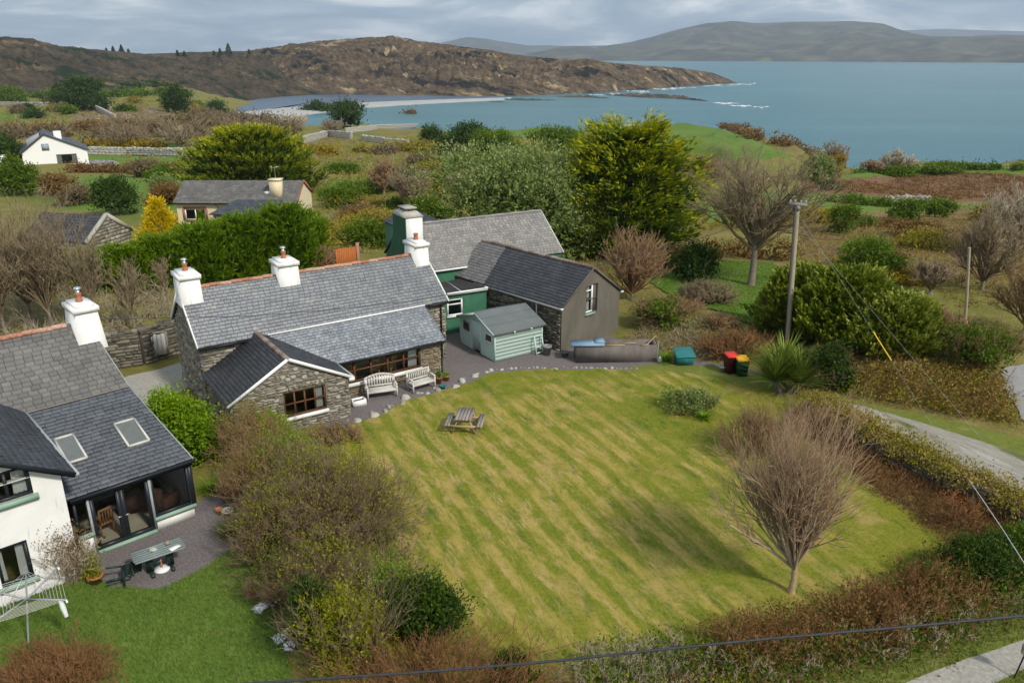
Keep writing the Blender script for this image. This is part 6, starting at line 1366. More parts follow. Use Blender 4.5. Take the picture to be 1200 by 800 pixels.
def picnic():
    a, c = P(531, 492, .72), P(553.5, 492, .72); e = (P(537.5, 477.5, .72) + P(557.5, 477.5, .72)) / 2; f = (a + c) / 2; d = e - f; az = math.atan2(d[1], d[0]) - math.pi / 2; L = float(np.hypot(d[0], d[1])); L = min(L, 1.75)
    R = empty('picnic_table', (f[0], f[1], 0), az, 'weathered grey wooden picnic table with attached benches on the lawn', 'picnic table'); W = .70
    for k in range(5): b = MB(); x = -W / 2 + k * W / 5; b.box(x, x + W / 5 - .012, 0, L, .69, .73, rng.random()); b.build('plank', M_['weathered'], R)
    for s in (-1, 1):
        for k in range(2): b = MB(); x = s * .68 - .12 + k * .125; b.box(x, x + .112, -.02, L + .02, .41, .45, rng.random()); b.build('seat_plank', M_['weathered'], R)
    for y in (.16, L - .16):
        for s in (-1, 1): b = MB(); b.bar((s * .22, y, .69), (s * .52, y, 0), .05, .12, up=Y_); b.build('leg', M_['fresh_wood'], R)
        b = MB(); b.bar((-.76, y - .05, .36), (.76, y - .05, .36), .045, .12); b.build('seat_beam', M_['fresh_wood'], R); b = MB(); b.bar((-.33, y - .05, .65), (.33, y - .05, .65), .045, .08); b.build('top_beam', M_['fresh_wood'], R)
picnic()
def pot(name, label, p, r, h, m='terracotta', plant=None, group=None, ph=.3, n=160):
    R = empty(name, p, 0, label, name.replace('_', ' '), group); b = MB(); b.lathe((0, 0, 0), [(0, 0), (r * .7, 0), (r * .95, h * .82), (r * 1.06, h * .82), (r * 1.06, h), (r * .9, h), (r * .85, h * .85), (0, h * .85)], 16); b.build('pot', M_[m], R)
    if plant: b = MB(); pts = rng.normal(size=(n, 3)) * [r * .55, r * .55, ph * .4] + [0, 0, h + ph * .4]; pts[:, 2] = np.maximum(pts[:, 2], h * .9); leaves(b, pts, np.tile([0, 0, .8], (n, 1)), .085, .5); b.build('foliage', M_[plant], R)
    return R
pot('plant_pot', 'tall terracotta pot with green plant beside the straight white bench', P(514.5, 449.5), .15, .36, 'terracotta', 'leaf_mid')
pot('plant_pot', 'low terracotta pot standing behind the taller terracotta pot', P(523, 446), .16, .28, 'terracotta', 'leaf_bright', ph=.15)
pot('plant_pot', 'dark teal glazed pot in front of the terracotta pots', P(515.5, 453.5) + [.15, -.15, 0], .16, .16, 'teal')
pot('plant_pot', 'terracotta pot with mixed plants beside the white house corner', P(113, 683), .22, .3, 'terracotta', 'leaf_yellow', ph=.65, n=420)
pot('plant_pot', 'small terracotta pot at the patio edge', P(257, 601), .13, .18, 'terracotta')
pot('plant_pot', 'pale stone pot at the patio edge under the shrub', P(265, 588), .16, .25, 'pale_stone', 'leaf_brown', ph=.1)
pot('plant_pot', 'white shallow bowl pot at the patio edge', P(267, 603), .2, .2, 'pale_stone')
pot('plant_pot', 'red plastic pot on the grass beside the hedge', P(297, 696), .16, .14, 'lid_red', 'leaf_yellow', ph=.35)
pot('bucket', 'small pale grey bucket left of the red wheelie bin', P(846, 436), .17, .32, 'lead'); pot('dustbin', 'round grey dustbin against the shed end', P(641, 416), .24, .55, 'grey_plastic')
pot('plant_pot', 'dark brown tub in front of the concrete tank', P(662, 418), .2, .3, 'concrete')
def bin_(name, label, p, w, h, m, lid, rz):
    R = empty(name, p, rz, label, 'wheelie bin'); s, t = w / 2, w / 2 * .85; b = MB(); b.add([(-t, -t, .05), (t, -t, .05), (t, t, .05), (-t, t, .05), (-s, -s, h), (s, -s, h), (s, s, h), (-s, s, h)], [[0, 1, 5, 4], [1, 2, 6, 5], [2, 3, 7, 6], [3, 0, 4, 7], [3, 2, 1, 0]]); b.build('body', M_[m], R)
    b = MB(); q = s + .035; b.add([(-q, -q - .02, h), (q, -q - .02, h), (q, q + .05, h + .06), (-q, q + .05, h + .06), (-q * .9, -q * .85, h + .07), (q * .9, -q * .85, h + .07), (q * .9, q * .95, h + .13), (-q * .9, q * .95, h + .13)], [[0, 1, 5, 4], [1, 2, 6, 5], [2, 3, 7, 6], [3, 0, 4, 7], [4, 5, 6, 7], [3, 2, 1, 0]]); b.build('lid', M_[lid], R)
    b = MB(); b.tube([(-s * .8, s + .08, h - .02), (s * .8, s + .08, h - .02)], .02, 6); b.build('handle', M_[m], R)
    for x in (-1, 1): b = MB(); b.tube([(x * s * .8, t + .06, .1), (x * s * .95, t + .06, .1)], .1, 12); b.build('wheel', M_['blackplastic'], R)
bin_('wheelie_bin', 'dark red wheelie bin with bright red lid', P(855, 437), .52, .92, 'bin_red', 'lid_red', .25); bin_('wheelie_bin', 'dark green wheelie bin with yellow orange lid', P(868, 440), .54, .86, 'bin_green', 'lid_yellow', .1)
def teal_bin():
    p = P(801, 426); R = empty('grit_bin', p, math.radians(6), 'teal plastic storage bin with sloping lid beside the gravel', 'storage bin'); b = MB(); b.add([(-.4, -.3, 0), (.4, -.3, 0), (.4, .3, 0), (-.4, .3, 0), (-.46, -.36, .5), (.46, -.36, .5), (.46, .36, .72), (-.46, .36, .72)], [[0, 1, 5, 4], [1, 2, 6, 5], [2, 3, 7, 6], [3, 0, 4, 7], [3, 2, 1, 0], [4, 5, 6, 7]]); b.build('body', M_['teal'], R)
    b = MB(); b.add([(-.5, -.42, .49), (.5, -.42, .49), (.5, .40, .74), (-.5, .40, .74), (-.42, -.34, .56), (.42, -.34, .56), (.42, .33, .80), (-.42, .33, .80)], [[0, 1, 5, 4], [1, 2, 6, 5], [2, 3, 7, 6], [3, 0, 4, 7], [4, 5, 6, 7]], .8); b.build('lid', M_['teal'], R)
    b = MB(); b.tube([(-.25, .43, .72), (.25, .43, .72)], .03, 6); b.build('hinge', M_['teal'], R)
teal_bin()
def tank():
    a, c = P(675, 425.5), P(769, 424); d = c - a; L = float(np.hypot(d[0], d[1])); R = empty('concrete_tank', a, math.atan2(d[1], d[0]), 'long open grey brown concrete tank with blue board over its left end', 'tank'); D, h, t = 1.0, .92, .1
    for x0, x1, y0, y1 in ((0, L, 0, t), (0, L, D - t, D), (0, t, t, D - t), (L - t, L, t, D - t)): b = MB(); b.box(x0, x1, y0, y1, 0, h - .002 * (y0 > 0)); b.build('side_wall', M_['concrete'], R)
    b = MB(); b.box(t, L - t, t, D - t, .0, .45); b.build('fill', M_['weathered'], R)
    b = MB(); b.box(-.25, 1.45, -.06, .75, h + .01, h + .09); b.build('board', M_['blue_board'], R); b = MB(); b.box(1.0, 1.5, .2, .9, h + .095, h + .14); b.build('board', M_['blue_board'], R)
    for k in range(3): b = MB(); b.bar((1.5 + k * .9, .02 + .3 * (k % 2), h + .03), (2.5 + k * .62, .05 + .3 * (k % 2), h + .03), .1, .04); b.build('timber', M_['fresh_wood'], R)
    b = MB(); b.bar((L - .5, .1, h + .05), (L + .1, D - .1, h + .18), .06, .04); b.build('timber', M_['fresh_wood'], R); b = MB(); b.tube([(L + .05, .05, 0), (L + .05, .05, 1.15)], .025, 6); b.build('pipe', M_['lead'], R)
    can = empty('plastic_can', P(773, 424), .3, 'white plastic can at the right end of the concrete tank', 'can'); b = MB(); b.lathe((0, 0, 0), [(0, 0), (.12, 0), (.13, .1), (.12, .2), (.05, .26), (.04, .3), (0, .3)], 10); b.build('body', M_['bag'], can); b = MB(); b.bar((-.1, 0, .22), (.04, 0, .29), .025, .025); b.build('handle', M_['bag'], can)
tank()
def leaning_frame():
    p = P(629, 416.5); q = P(639, 413.5); d = q - p; R = empty('leaning_frame', p, math.atan2(d[1], d[0]), 'pale teal wooden frame leaning against the shed side', 'frame'); W = .52; H_ = .98
    for a, c in (((0, 0, 0), (0, .22, H_)), ((W, 0, 0), (W, .22, H_)), ((0, .22, H_), (W, .22, H_)), ((0, .02, .12), (W, .02, .12)), ((0, .09, .42), (W, .09, .42))): b = MB(); b.bar(a, c, .05, .06); b.build('bar', M_['shed'], R)
leaning_frame()
def planter():
    p = P(414.5, 478); R = empty('white_planter', p, math.radians(30), 'white wooden planter box at the extension corner', 'planter')
    for bx in ((0, .62, 0, .05, 0, .3), (0, .62, .35, .4, 0, .3), (0, .05, .05, .35, 0, .3), (.57, .62, .05, .35, 0, .3)): b = MB(); b.box(*bx); b.build('side', M_['white_paint'], R)
    b = MB(); b.box(.05, .57, .05, .35, 0, .22); b.build('soil', M_['cloth_dark'], R)
planter()
def patio_table():
    R0 = Matrix.Translation((-10.711, 23.765, 0)) @ Matrix.Rotation(math.radians(43), 4, 'Z'); q = [P(x, y, .72) for x, y in ((152, 650), (157, 658.5), (218, 640), (211, 629))]
    a, c = (q[0] + q[1]) / 2, (q[2] + q[3]) / 2; d = c - a; L = float(np.hypot(d[0], d[1])); R = empty('patio_table', (*a[:2], 0), math.atan2(d[1], d[0]), 'sage green garden table with dark legs on the patio', 'table'); w = .36
    for k in range(6): b = MB(); y = -w + k * 2 * w / 6; e = .02 if k in (0, 5) else 0; b.box(e, L - e, y, y + 2 * w / 6 - .008, .69, .725, rng.random()); b.build('plank', M_['sage_table'], R)
    for x in (.45, L - .45):
        b = MB(); b.bar((x, 0, .69), (x, 0, .08), .2, .09, up=Y_); b.build('pedestal', M_['green_plastic'], R)
        b = MB(); b.bar((x, -.32, .05), (x, .32, .05), .1, .09); b.build('foot', M_['green_plastic'], R)
    b = MB(); b.bar((.45, 0, .3), (L - .45, 0, .3), .05, .1); b.build('stretcher', M_['green_plastic'], R)
    # things lying on the table and under it
    mt = Matrix.Translation(Vector((*a[:2], 0))) @ Matrix.Rotation(math.atan2(d[1], d[0]), 4, 'Z'); o = MB(); o.box(-.16, .16, -.1, .1, 0, .02); b = o.build('tray', M_['white_paint']); b.location = mt @ Vector((L - .3, -.18, .727)); b.rotation_euler = (0, 0, 1.0); tag(b, 'white tray on the right end of the garden table', 'tray')
    o = MB(); o.lathe((0, 0, 0), [(0, 0), (.11, 0), (.12, .04), (.07, .09), (0, .1)], 9); b = o.build('stone_ornament', M_['pale_stone']); b.location = mt @ Vector((.62, .05, .727)); b.scale = (1.2, .8, 1); tag(b, 'rounded pale stone on the garden table', 'stone')
    o = MB(); o.lathe((0, 0, 0), [(0, 0), (.07, 0), (.08, .05), (.05, .1), (0, .1)], 9); b = o.build('stone_ornament', M_['stone']); b.location = mt @ Vector((L - .42, .15, .727)); tag(b, 'small grey stone near the white tray', 'stone')
    um = empty('parasol_base', mt @ Vector((L * .52, 0, .012)), 0, 'pale pink parasol base under the garden table', 'parasol base'); o = MB(); o.lathe((0, 0, 0), [(0, 0), (.24, 0), (.24, .04), (.06, .08), (.04, .08), (0, .08)], 18); o.build('base', M_['bag'], um); o = MB(); o.lathe((0, 0, .08), [(.03, 0), (.03, .3), (0, .3)], 8); o.build('tube', M_['terracotta'], um)
patio_table()
def fallen_chair():
    p = P(128, 691); R = empty('garden_chair', p, math.radians(35), 'dark green plastic garden chair lying overturned on the patio', 'chair')
    T = Matrix.Translation((0, 0, .29)) @ Matrix.Rotation(math.radians(97), 4, 'Y') @ Matrix.Rotation(math.radians(12), 4, 'Z')
    def part(nm, fn): b = MB(); fn(b); b.v = [np.array([T @ Vector(q) for q in v]) for v in b.v]; b.build(nm, M_['green_plastic'], R)
    part('seat', lambda b: b.box(-.26, .26, -.25, .25, .40, .44))
    for x in (-.25, .25):
        for y in (-.24, .26): part('leg', lambda b: b.bar((x * 1.1, y * 1.1, 0), (x, y, .41), .07, .05))
        part('arm', lambda b: (b.bar((x * 1.12, -.26, .66), (x * 1.12, .28, .68), .07, .035), b.bar((x * 1.08, -.22, .42), (x * 1.12, -.24, .66), .05, .05)))
    for k in range(6): part('back_slat', lambda b: b.bar((-.22 + k * .088, .27, .43), (-.22 + k * .088, .40, .95), .066, .02, up=Y_))
    part('top_rail', lambda b: b.bar((-.27, .41, .97), (.27, .41, .97), .04, .1))
fallen_chair()
def airer():
    g = GP(33, 756); d = depth(g); top = zat(g[0], g[1], 663); R = empty('rotary_airer', g, math.radians(-22), 'rotary clothes airer with white lines on the back lawn', 'clothes airer')
    tp = Vector(P(30, 664, top) - g); M4 = Matrix.Rotation(-math.radians(-22), 4, 'Z'); tp = M4 @ tp; tp.z = top; ax = lambda z: Vector((tp.x, tp.y, 0)) * (z / top) + Vector((0, 0, z)); b = MB(); b.tube([(0, 0, -.05), tp], [.025, .02], 8); b.build('pole', M_['lead'], R); tips = []; hub = top * .60; H0 = ax(hub)
    for k in range(4):
        q = k * math.pi / 2 + .2; t = H0 + Vector((math.cos(q) * 1.2, math.sin(q) * 1.2, top * .06)); tips.append(t); b = MB(); b.bar(H0, t, .035, .035); b.build('arm', M_['lead'], R); b = MB(); b.bar(ax(top * .95), t * .62 + H0 * .38, .014, .014); b.build('stay', M_['metal'], R)
    b = MB()
    for f in np.linspace(.35, 1, 8):
        for k in range(4):
            p, q = [H0 * (1 - f) + tips[j] * f for j in (k, (k + 1) % 4)]; b.tube([p, (p + q) / 2 - Vector((0, 0, .02)), q], .006, 4, cap=False)
    b.build('line', M_['bench_white'], R)
    for t in tips[:2]: b = MB(); b.bar(t, t + Vector((.1, -.05, -.02)), .04, .04); b.build('end_cap', M_['white_paint'], R)
    pg = empty('peg_bag', R.matrix_basis @ (tips[0] * .85 + H0 * .15 - Vector((0, 0, .02))), 0, 'white bag of pegs hanging from the airer arm', 'peg bag'); b = MB(); b.tube([(0, 0, 0), (.03, 0, -.2), (.07, .0, -.5)], [.05, .07, .05], 8); b.build('bag', M_['bag'], pg)
    bpy.data.objects['peg_bag'].name = 'peg_bag'
airer()
def rag(name, label, p, s, seed):
    r = np.random.default_rng(seed); b = MB(); n = 9; g = np.linspace(-1, 1, n); Xg, Yg = np.meshgrid(g, g); Zg = .35 * np.exp(-(Xg ** 2 + Yg ** 2) * 1.2) + .12 * r.random((n, n)); Xg = Xg + .12 * r.normal(size=(n, n)); Yg = Yg * .7 + .12 * r.normal(size=(n, n)); Zg *= np.clip(1.3 - (Xg ** 2 + Yg ** 2), .02, 1)
    i, j = np.meshgrid(np.arange(n - 1), np.arange(n - 1), indexing='ij'); a = (i * n + j).ravel(); b.add(np.stack([Xg.ravel() * s, Yg.ravel() * s, Zg.ravel() * s + .02], 1), np.stack([a, a + 1, a + n + 1, a + n], 1)); o = b.build(name, M_['bag']); o.location = p; o.rotation_euler = (0, 0, r.random() * 3); tag(o, label, 'bag')
rag('plastic_bag', 'crumpled white plastic bag on the grass beside the red pot', P(309, 711), .28, 1); rag('plastic_bag', 'torn white plastic bag lower down beside the hedge foot', P(331, 746), .25, 2); rag('plastic_bag', 'small white plastic scrap beside the lower torn bag', P(339, 757), .2, 3)
# border stones between gravel and lawn
def border():
    path = [(408, 494), (428, 489), (440, 487), (452, 482), (466, 474), (480, 467), (500, 459), (520, 455), (540, 449), (556, 441), (568, 436), (585, 433), (610, 431.5), (640, 431), (670, 431), (700, 431.5), (730, 432), (752, 432.5)]
    P3 = np.array([P(*q) for q in path]); seg = np.hypot(*np.diff(P3[:, :2], axis=0).T); cum = np.concatenate([[0], np.cumsum(seg)]); s = 0; k = 0; protos = []
    for j in range(6):
        b = MB(); n = 7; v = []; r = np.random.default_rng(60 + j)
        for z, f in ((0, 1), (.55, .95), (1, .55)): v += [(math.cos(6.28 * i / n) * f * (.8 + .4 * r.random()), math.sin(6.28 * i / n) * f * (.8 + .4 * r.random()) * .75, z * .8) for i in range(n)]
        b.add(v, [[a * n + i, a * n + (i + 1) % n, (a + 1) * n + (i + 1) % n, (a + 1) * n + i] for a in range(2) for i in range(n)], .35 + .12 * j); b.poly(v[2 * n:], .35 + .12 * j); o = b.build('border_stone', M_['pale_stone'] if j % 2 else M_['stone']); protos.append(o)
    first = set()
    while s < cum[-1]:
        p = np.array([np.interp(s, cum, P3[:, i]) for i in range(3)]); big = s < cum[10]; r_ = (.12 + .13 * rng.random() ** 2) if big else (.06 + .09 * rng.random() ** 2); j = k % 6 if rng.random() < .5 else int(rng.integers(6)); o = protos[j]
        if j in first: o = link_copy(o)
        first.add(j); off = (.14 if big else .06) * rng.normal(size=2); o.location = (p[0] + off[0], p[1] + off[1], -.02); o.rotation_euler = (0, 0, rng.random() * 6); o.scale = (r_, r_, r_ * (.6 + .6 * rng.random()))
        tag(o, 'rough pale stone edging the gravel yard along the lawn', 'stone', 'border stones along the lawn edge'); s += r_ * (1.9 + .9 * rng.random()); k += 1
    for j, o in enumerate(protos):
        if j not in first: bpy.data.objects.remove(o)
border()

def hedge(name, label, path, width, h, mt, ml, n, nleaf, tl=.07, up=.05, tw=None, spread=.5, dead=0):
    """Long hedge: woody twigs and leaves along a line of ground points."""
    pts = [gp(*q) for q in path]; p0 = np.array(pts[0]); R = empty(name, p0, 0, label, 'hedge'); seg = np.array([np.hypot(*(pts[i + 1] - pts[i])[:2]) for i in range(len(pts) - 1)]); cum = np.concatenate([[0], np.cumsum(seg)])
    def along(n): t = rnd(n) * cum[-1]; return np.stack([np.interp(t, cum, [p[k] for p in pts]) for k in range(3)], 1) - p0, t
    n = int(n * .72); d = np.median([depth(p) for p in pts]); tw = tw or max(.004, .32 * d / F); b = MB(); c, t = along(n); lat = rng.normal(size=(n, 2)) * width * .38; c[:, :2] += lat; hh = h * (.75 + .22 * np.sin(t * 1.1 + 2 * np.sin(t * .37)) + .2 * rng.normal(size=n)) * np.exp(-(lat ** 2).sum(1) / (width * .75) ** 2); hh = np.maximum(hh, .15)
    D = np.stack([lat[:, 0] * .5 + spread * rng.normal(size=n), lat[:, 1] * .5 + spread * rng.normal(size=n), 1.2 * np.ones(n)], 1); grow(c, D, hh * .62, np.full(n, tw * 2), [(5, .5, .6, .65, .25), (4, .6, .6, .7, .2)], b, K=3, bend=.2, up=up, rmin=tw); b.build('branches', M_[mt], R)
    if nleaf:
        g = MB(); c, t = along(nleaf); lat = rng.normal(size=(nleaf, 2)) * width * .36; c[:, :2] += lat; c[:, 2] += h * rnd(nleaf) * .85 * np.exp(-(lat ** 2).sum(1) / (width * .75) ** 2); k = 18; pp = np.repeat(c, k, 0) + rng.normal(size=(nleaf * k, 3)) * [.16, .16, .12]; pp[:, 2] = np.maximum(pp[:, 2], .02)
        leaves(g, pp, np.tile([0, 0, .7], (len(pp), 1)), max(tl, 1.4 * d / F), .55, np.repeat(.5 + .2 * rng.normal(size=nleaf), k) + .1 * rng.normal(size=nleaf * k)); g.build('foliage', M_[ml], R)
    return R
# ------------------------------------------------------------------ planting near the houses
# back garden side
twig_shrub('twiggy_shrub', 'domed red brown twiggy shrub at the bottom left corner of the back lawn', 'shrub', 66, 826, 165, 758, 'twig_rust', 220, spread=.9, push=.2)
twig_shrub('bare_shrub', 'largest tangled dark brown shrub in the middle of the hedge between the gardens', 'shrub', 392, 655, 185, 506, 'twig_dark', 130, [(6, .6, .6, .6, .3), (5, .65, .6, .65, .2), (3, .6, .6, .7, .2)], spread=1.0, green=360, gm='leaf_yellow', push=.25, bend=.24, thick=.2)
twig_shrub('bare_shrub', 'tangled brown shrub with pale dead branches on the back lawn side of the hedge', 'shrub', 332, 668, 110, 548, 'twig_dark', 100, [(6, .6, .6, .6, .3), (5, .65, .6, .65, .2)], spread=1.1, green=150, gm='leaf_yellow', push=.25, bend=.26, thick=.2)
twig_shrub('bare_shrub', 'red brown twiggy shrub in the hedge beside the patio edge', 'shrub', 308, 605, 80, 486, 'twig_red', 110, [(6, .5, .6, .6, .3), (5, .6, .6, .65, .2)], spread=1.0, green=40, gm='leaf_yellow', push=.25, thick=.2)
twig_shrub('hedge_shrub', 'red brown twiggy shrub with green shoots in front of the gabled extension', 'shrub', 300, 545, 95, 462, 'twig_red', 120, [(5, .5, .6, .6, .3), (5, .6, .6, .65, .2)], spread=.95, green=90, gm='leaf_yellow', push=.3, thick=.2)
twig_shrub('dry_shrub', 'dry tan twigs reaching over the dark extension roof', 'shrub', 292, 500, 70, 428, 'twig_pale', 26, [(5, .5, .6, .6, .3), (3, .6, .6, .65, .2)], spread=1.0, push=.2, thick=.2)
twig_shrub('bare_shrub', 'olive brown tangled shrub in the hedge just below the gabled extension', 'shrub', 342, 604, 120, 484, 'twig_dark', 110, [(6, .6, .6, .6, .3), (5, .65, .6, .65, .2)], spread=1.0, green=260, gm='leaf_bright', push=.25, bend=.24, thick=.2)
twig_shrub('bare_shrub', 'brown twiggy shrub with green shoots behind the yellow green shrub in the garden hedge', 'shrub', 388, 728, 130, 606, 'twig_dark', 110, [(6, .6, .6, .6, .3), (5, .65, .6, .65, .2)], spread=1.0, green=130, gm='leaf_yellow', push=.25, bend=.24, thick=.2)
twig_shrub('bare_shrub', 'low dark twiggy shrub filling the garden hedge above the white bags', 'shrub', 340, 712, 90, 628, 'twig_dark', 80, [(6, .6, .6, .6, .3), (4, .65, .6, .65, .2)], spread=1.0, green=70, gm='leaf_mid', push=.25, bend=.24, thick=.2)
hedge('hedge', 'tangled brown and green hedge base running between the two gardens', [(266, 505), (302, 575), (346, 655), (398, 745), (430, 800)], 1.6, 1.5, 'twig_dark', 'leaf_yellow', 420, 520, tw=.006)
hedge('hedge', 'bramble skirt along the lawn side of the hedge between the gardens', [(400, 540), (440, 600), (455, 660), (480, 720)], 1.3, 1.0, 'twig_dark', 'leaf_mid', 200, 260, tw=.006)
shrub('shrub', 'light green leafy shrub at the left foot of the extension gable', 'shrub', 318, 522, 44, 482, 'leaf_bright', .8, .05, push=.3)
twig_shrub('low_shrub', 'low bare brown shrub in front of the extension corner', 'shrub', 398, 522, 66, 500, 'twig_red', 70, spread=1.0, green=14, gm='leaf_mid', push=.3)
shrub('ivy_mound', 'dark green ivy mound along the edge of the back lawn', 'ivy', 372, 776, 52, 672, 'leaf_dark', 1.0, .06, push=.1, tb=.5)
shrub('evergreen_shrub', 'dark glossy rounded evergreen shrub at the left lawn edge', 'shrub', 497, 772, 98, 672, 'leaf_dark', 1.2, .07, push=.3, tb=.55, ttop=.2)
shrub('yellow_shrub', 'yellow green leafy shrub left of the dark glossy evergreen', 'shrub', 412, 800, 105, 690, 'leaf_yellow', .5, .055, push=.2, twigs=130, nl=12, shell=.6)
shrub('lime_shrub', 'lime green shrub behind the dark glossy evergreen', 'shrub', 462, 735, 75, 652, 'leaf_bright', .45, .055, push=.3, twigs=90, shell=.6)
twig_shrub('thicket', 'brown dry thicket along the bottom edge below the dark evergreen', 'shrub', 520, 850, 270, 770, 'twig_rust', 200, spread=1.1, green=50, gm='leaf_brown', push=.1)
shrub('dark_shrub', 'small dark green shrub at the bottom edge of the lawn', 'shrub', 598, 806, 60, 760, 'leaf_dark', .9, .06, push=.2)
shrub('laurel', 'bright green laurel between the white house and the cottage', 'shrub', 216, 548, 72, 458, 'leaf_bright', 1.2, .09, tb=.5, push=.35)
shrub('shrub', 'dark green leafy shrub below the bright laurel', 'shrub', 238, 545, 50, 492, 'leaf_mid', 1.0, .07, push=.3)
def strap_plant(name, label, px, by, wpx, ty, m, n=130, width=.05, droop=.5, cat='plant', heads=((0, 0, 0),), group=None, trunk=False):
    c, W, h, d = place(px, by, wpx, ty, .3); R = empty(name, c, 0, label, cat, group); b = MB()
    for hx, hy, hz in heads:
        q = rnd(n) * 6.283; el = .25 + 1.25 * rnd(n); L = W * .55 * (.6 + .5 * rnd(n)) if len(heads) < 2 else W * .5 * (.7 + .5 * rnd(n)); K = 5; o = np.array([hx * W, hy * W, hz * h])
        s = np.stack([-np.sin(q), np.cos(q), 0 * q], 1) * width; V = []; u = np.stack([np.cos(q), np.sin(q)], 1)
        for k in range(K):
            t = k / (K - 1); a = el - droop * t * t * 1.4; r_ = L * t * np.cos(np.clip(a, -1.2, 1.5)); z = L * (t * np.sin(el) - droop * .55 * t * t); p = np.stack([u[:, 0] * r_, u[:, 1] * r_, np.maximum(z, -o[2] + .02)], 1) + o; w = (1 - t) ** .7 * min(1, .4 + t * 3); V += [p - s * w, p + s * w]
        V = np.stack(V, 1); f = np.array([[2 * k, 2 * k + 1, 2 * k + 3, 2 * k + 2] for k in range(K - 1)]); f = (np.arange(n)[:, None, None] * 2 * K + f[None]).reshape(-1, 4); b.add(V.reshape(-1, 3), f, np.repeat(np.clip(.3 + .35 * el / 1.5 + .2 * rng.normal(size=n), 0, 1), 2 * K))
    b.build('leaves' if False else 'foliage', M_[m], R)
    if trunk:
        t = MB()
        for hx, hy, hz in heads: t.tube([(hx * W * .3, hy * W * .3, -.1), (hx * W, hy * W, hz * h)], [.13, .09], 8)
        t.build('trunk', M_['bark'], R)
    return R
strap_plant('cabbage_palm', 'spiky strap leaved palm at the foot of the tall utility pole', 917, 468, 88, 405, 'leaf_flax', 320, .045, .16, 'palm', ((-.15, -.05, .28), (.17, -.05, .24), (.02, .14, .40)), trunk=True)
strap_plant('strap_plant', 'pale green strap leaved clump beside the patio', 248, 582, 52, 546, 'leaf_bright', 170, .018, .6)
strap_plant('strap_plant', 'dark green strap leaved clump at the patio edge above the grass', 270, 632, 46, 600, 'leaf_mid', 150, .02, .55)
strap_plant('strap_plant', 'light green leafy clump beside the teal storage bin', 780, 427, 34, 404, 'leaf_bright', 160, .03, .4)
strap_plant('strap_plant', 'green strap leaved clump in the bed at the right lawn edge', 824, 494, 30, 473, 'leaf_bright', 120, .022, .5)
shrub('heather_shrub', 'low grey green shrub bed at the right edge of the lawn', 'shrub', 812, 488, 62, 460, 'leaf_olive', .9, .05, push=.4, twigs=60)
def creeper():
    fr = Matrix.Translation((-10.711, 23.765, 0)) @ Matrix.Rotation(math.radians(43), 4, 'Z'); R = empty('wall_creeper', fr @ Vector((-4.03, -.85, 0)), math.radians(43), 'dry tan climbing plant on the corner of the white house', 'climber')
    b = MB(); n = 46; S = np.stack([-.55 + .9 * rnd(n) * .75, -.08 - .1 * rnd(n), .0 * rnd(n)], 1); S[:, 0] = -.5 + .5 * rnd(n); D = np.stack([.25 * rng.normal(size=n), -.05 + .05 * rng.normal(size=n), np.ones(n)], 1); grow(S, D, .9 + .5 * rnd(n), np.full(n, .012), [(5, .6, .5, .7, .3), (4, .8, .5, .7, .2)], b, K=4, bend=.2, up=.03, rmin=.006); b.build('stems', M_['twig_pale'], R)
    g = MB(); k = 900; pts = np.stack([-.3 + .34 * rng.normal(size=k), -.18 - .12 * rnd(k), 1.35 + .32 * rng.normal(size=k)], 1); leaves(g, pts, np.tile([0, -.5, -.3], (k, 1)), .06, .6); g.build('foliage', M_['leaf_brown'], R)
creeper()
# lawn edge right
bare_tree('bare_tree', 'leafless pale barked dome shaped tree on the right of the lawn', 927, 694, 188, 452, 'twig_tree', .14, 36, [(7, .42, .64, .5, .2), (6, .40, .64, .6, .2), (3, .42, .62, .65, .15)], tr=.10, fan=1.12, up=.15, thick=.12, bend=.18, lean=(-.35, 0), bm='fresh_wood')
twig_shrub('twiggy_shrub', 'tall red brown twiggy shrub behind the leafless lawn tree', 'shrub', 882, 545, 112, 462, 'twig_red', 110, [(5, .45, .6, .6, .3), (4, .5, .6, .65, .2)], spread=.9, push=.35, up=.14, thick=.2, green=14, gm='leaf_mid')
twig_shrub('twiggy_shrub', 'brown twiggy shrub beside the cabbage palm at the head of the garden wall', 'shrub', 950, 520, 90, 470, 'twig_red', 120, spread=.9, push=.4)
hedge('hedge', 'russet brown hedge along the lower right edge of the lawn', [(840, 778), (940, 758), (1040, 730), (1120, 700)], 1.7, 1.5, 'twig_rust', 'leaf_brown', 900, 900)
hedge('hedge', 'green leafed and tan growth along the front of the russet hedge beside the verge', [(850, 795), (950, 775), (1050, 748), (1130, 718)], 1.2, 1.0, 'twig_pale', 'leaf_mid', 240, 420)
hedge('hedge', 'tan dry tangled hedge at the bottom centre edge of the lawn', [(690, 812), (760, 800), (850, 785)], 1.7, 1.5, 'twig_pale', 'leaf_mid', 420, 420)
hedge('hedge', 'low brown growth with green leaves below the tan hedge at the bottom edge', [(600, 838), (720, 845), (850, 825)], 1.5, .9, 'twig_rust', 'leaf_yellow', 260, 420)
hedge('hedge', 'mixed green and brown hedge running off the right edge below the garden wall', [(1080, 705), (1150, 682), (1240, 655)], 1.8, 1.5, 'twig_rust', 'leaf_mid', 420, 650)
shrub('evergreen_shrub', 'dark green leafy bush growing in the russet hedge near the right edge', 'shrub', 1145, 690, 100, 632, 'leaf_dark', 1.0, .06, push=.2, tb=.6)
shrub('shrub', 'green leafy bush on the garden wall side of the russet hedge', 'shrub', 1190, 670, 70, 615, 'leaf_mid', .9, .06, push=.3)
twig_shrub('rust_shrub', 'orange rust fern clump at the foot of the garden wall', 'fern', 1118, 617, 62, 572, 'twig_rust', 20, spread=1.0, green=12, gm='leaf_rust', push=.2)
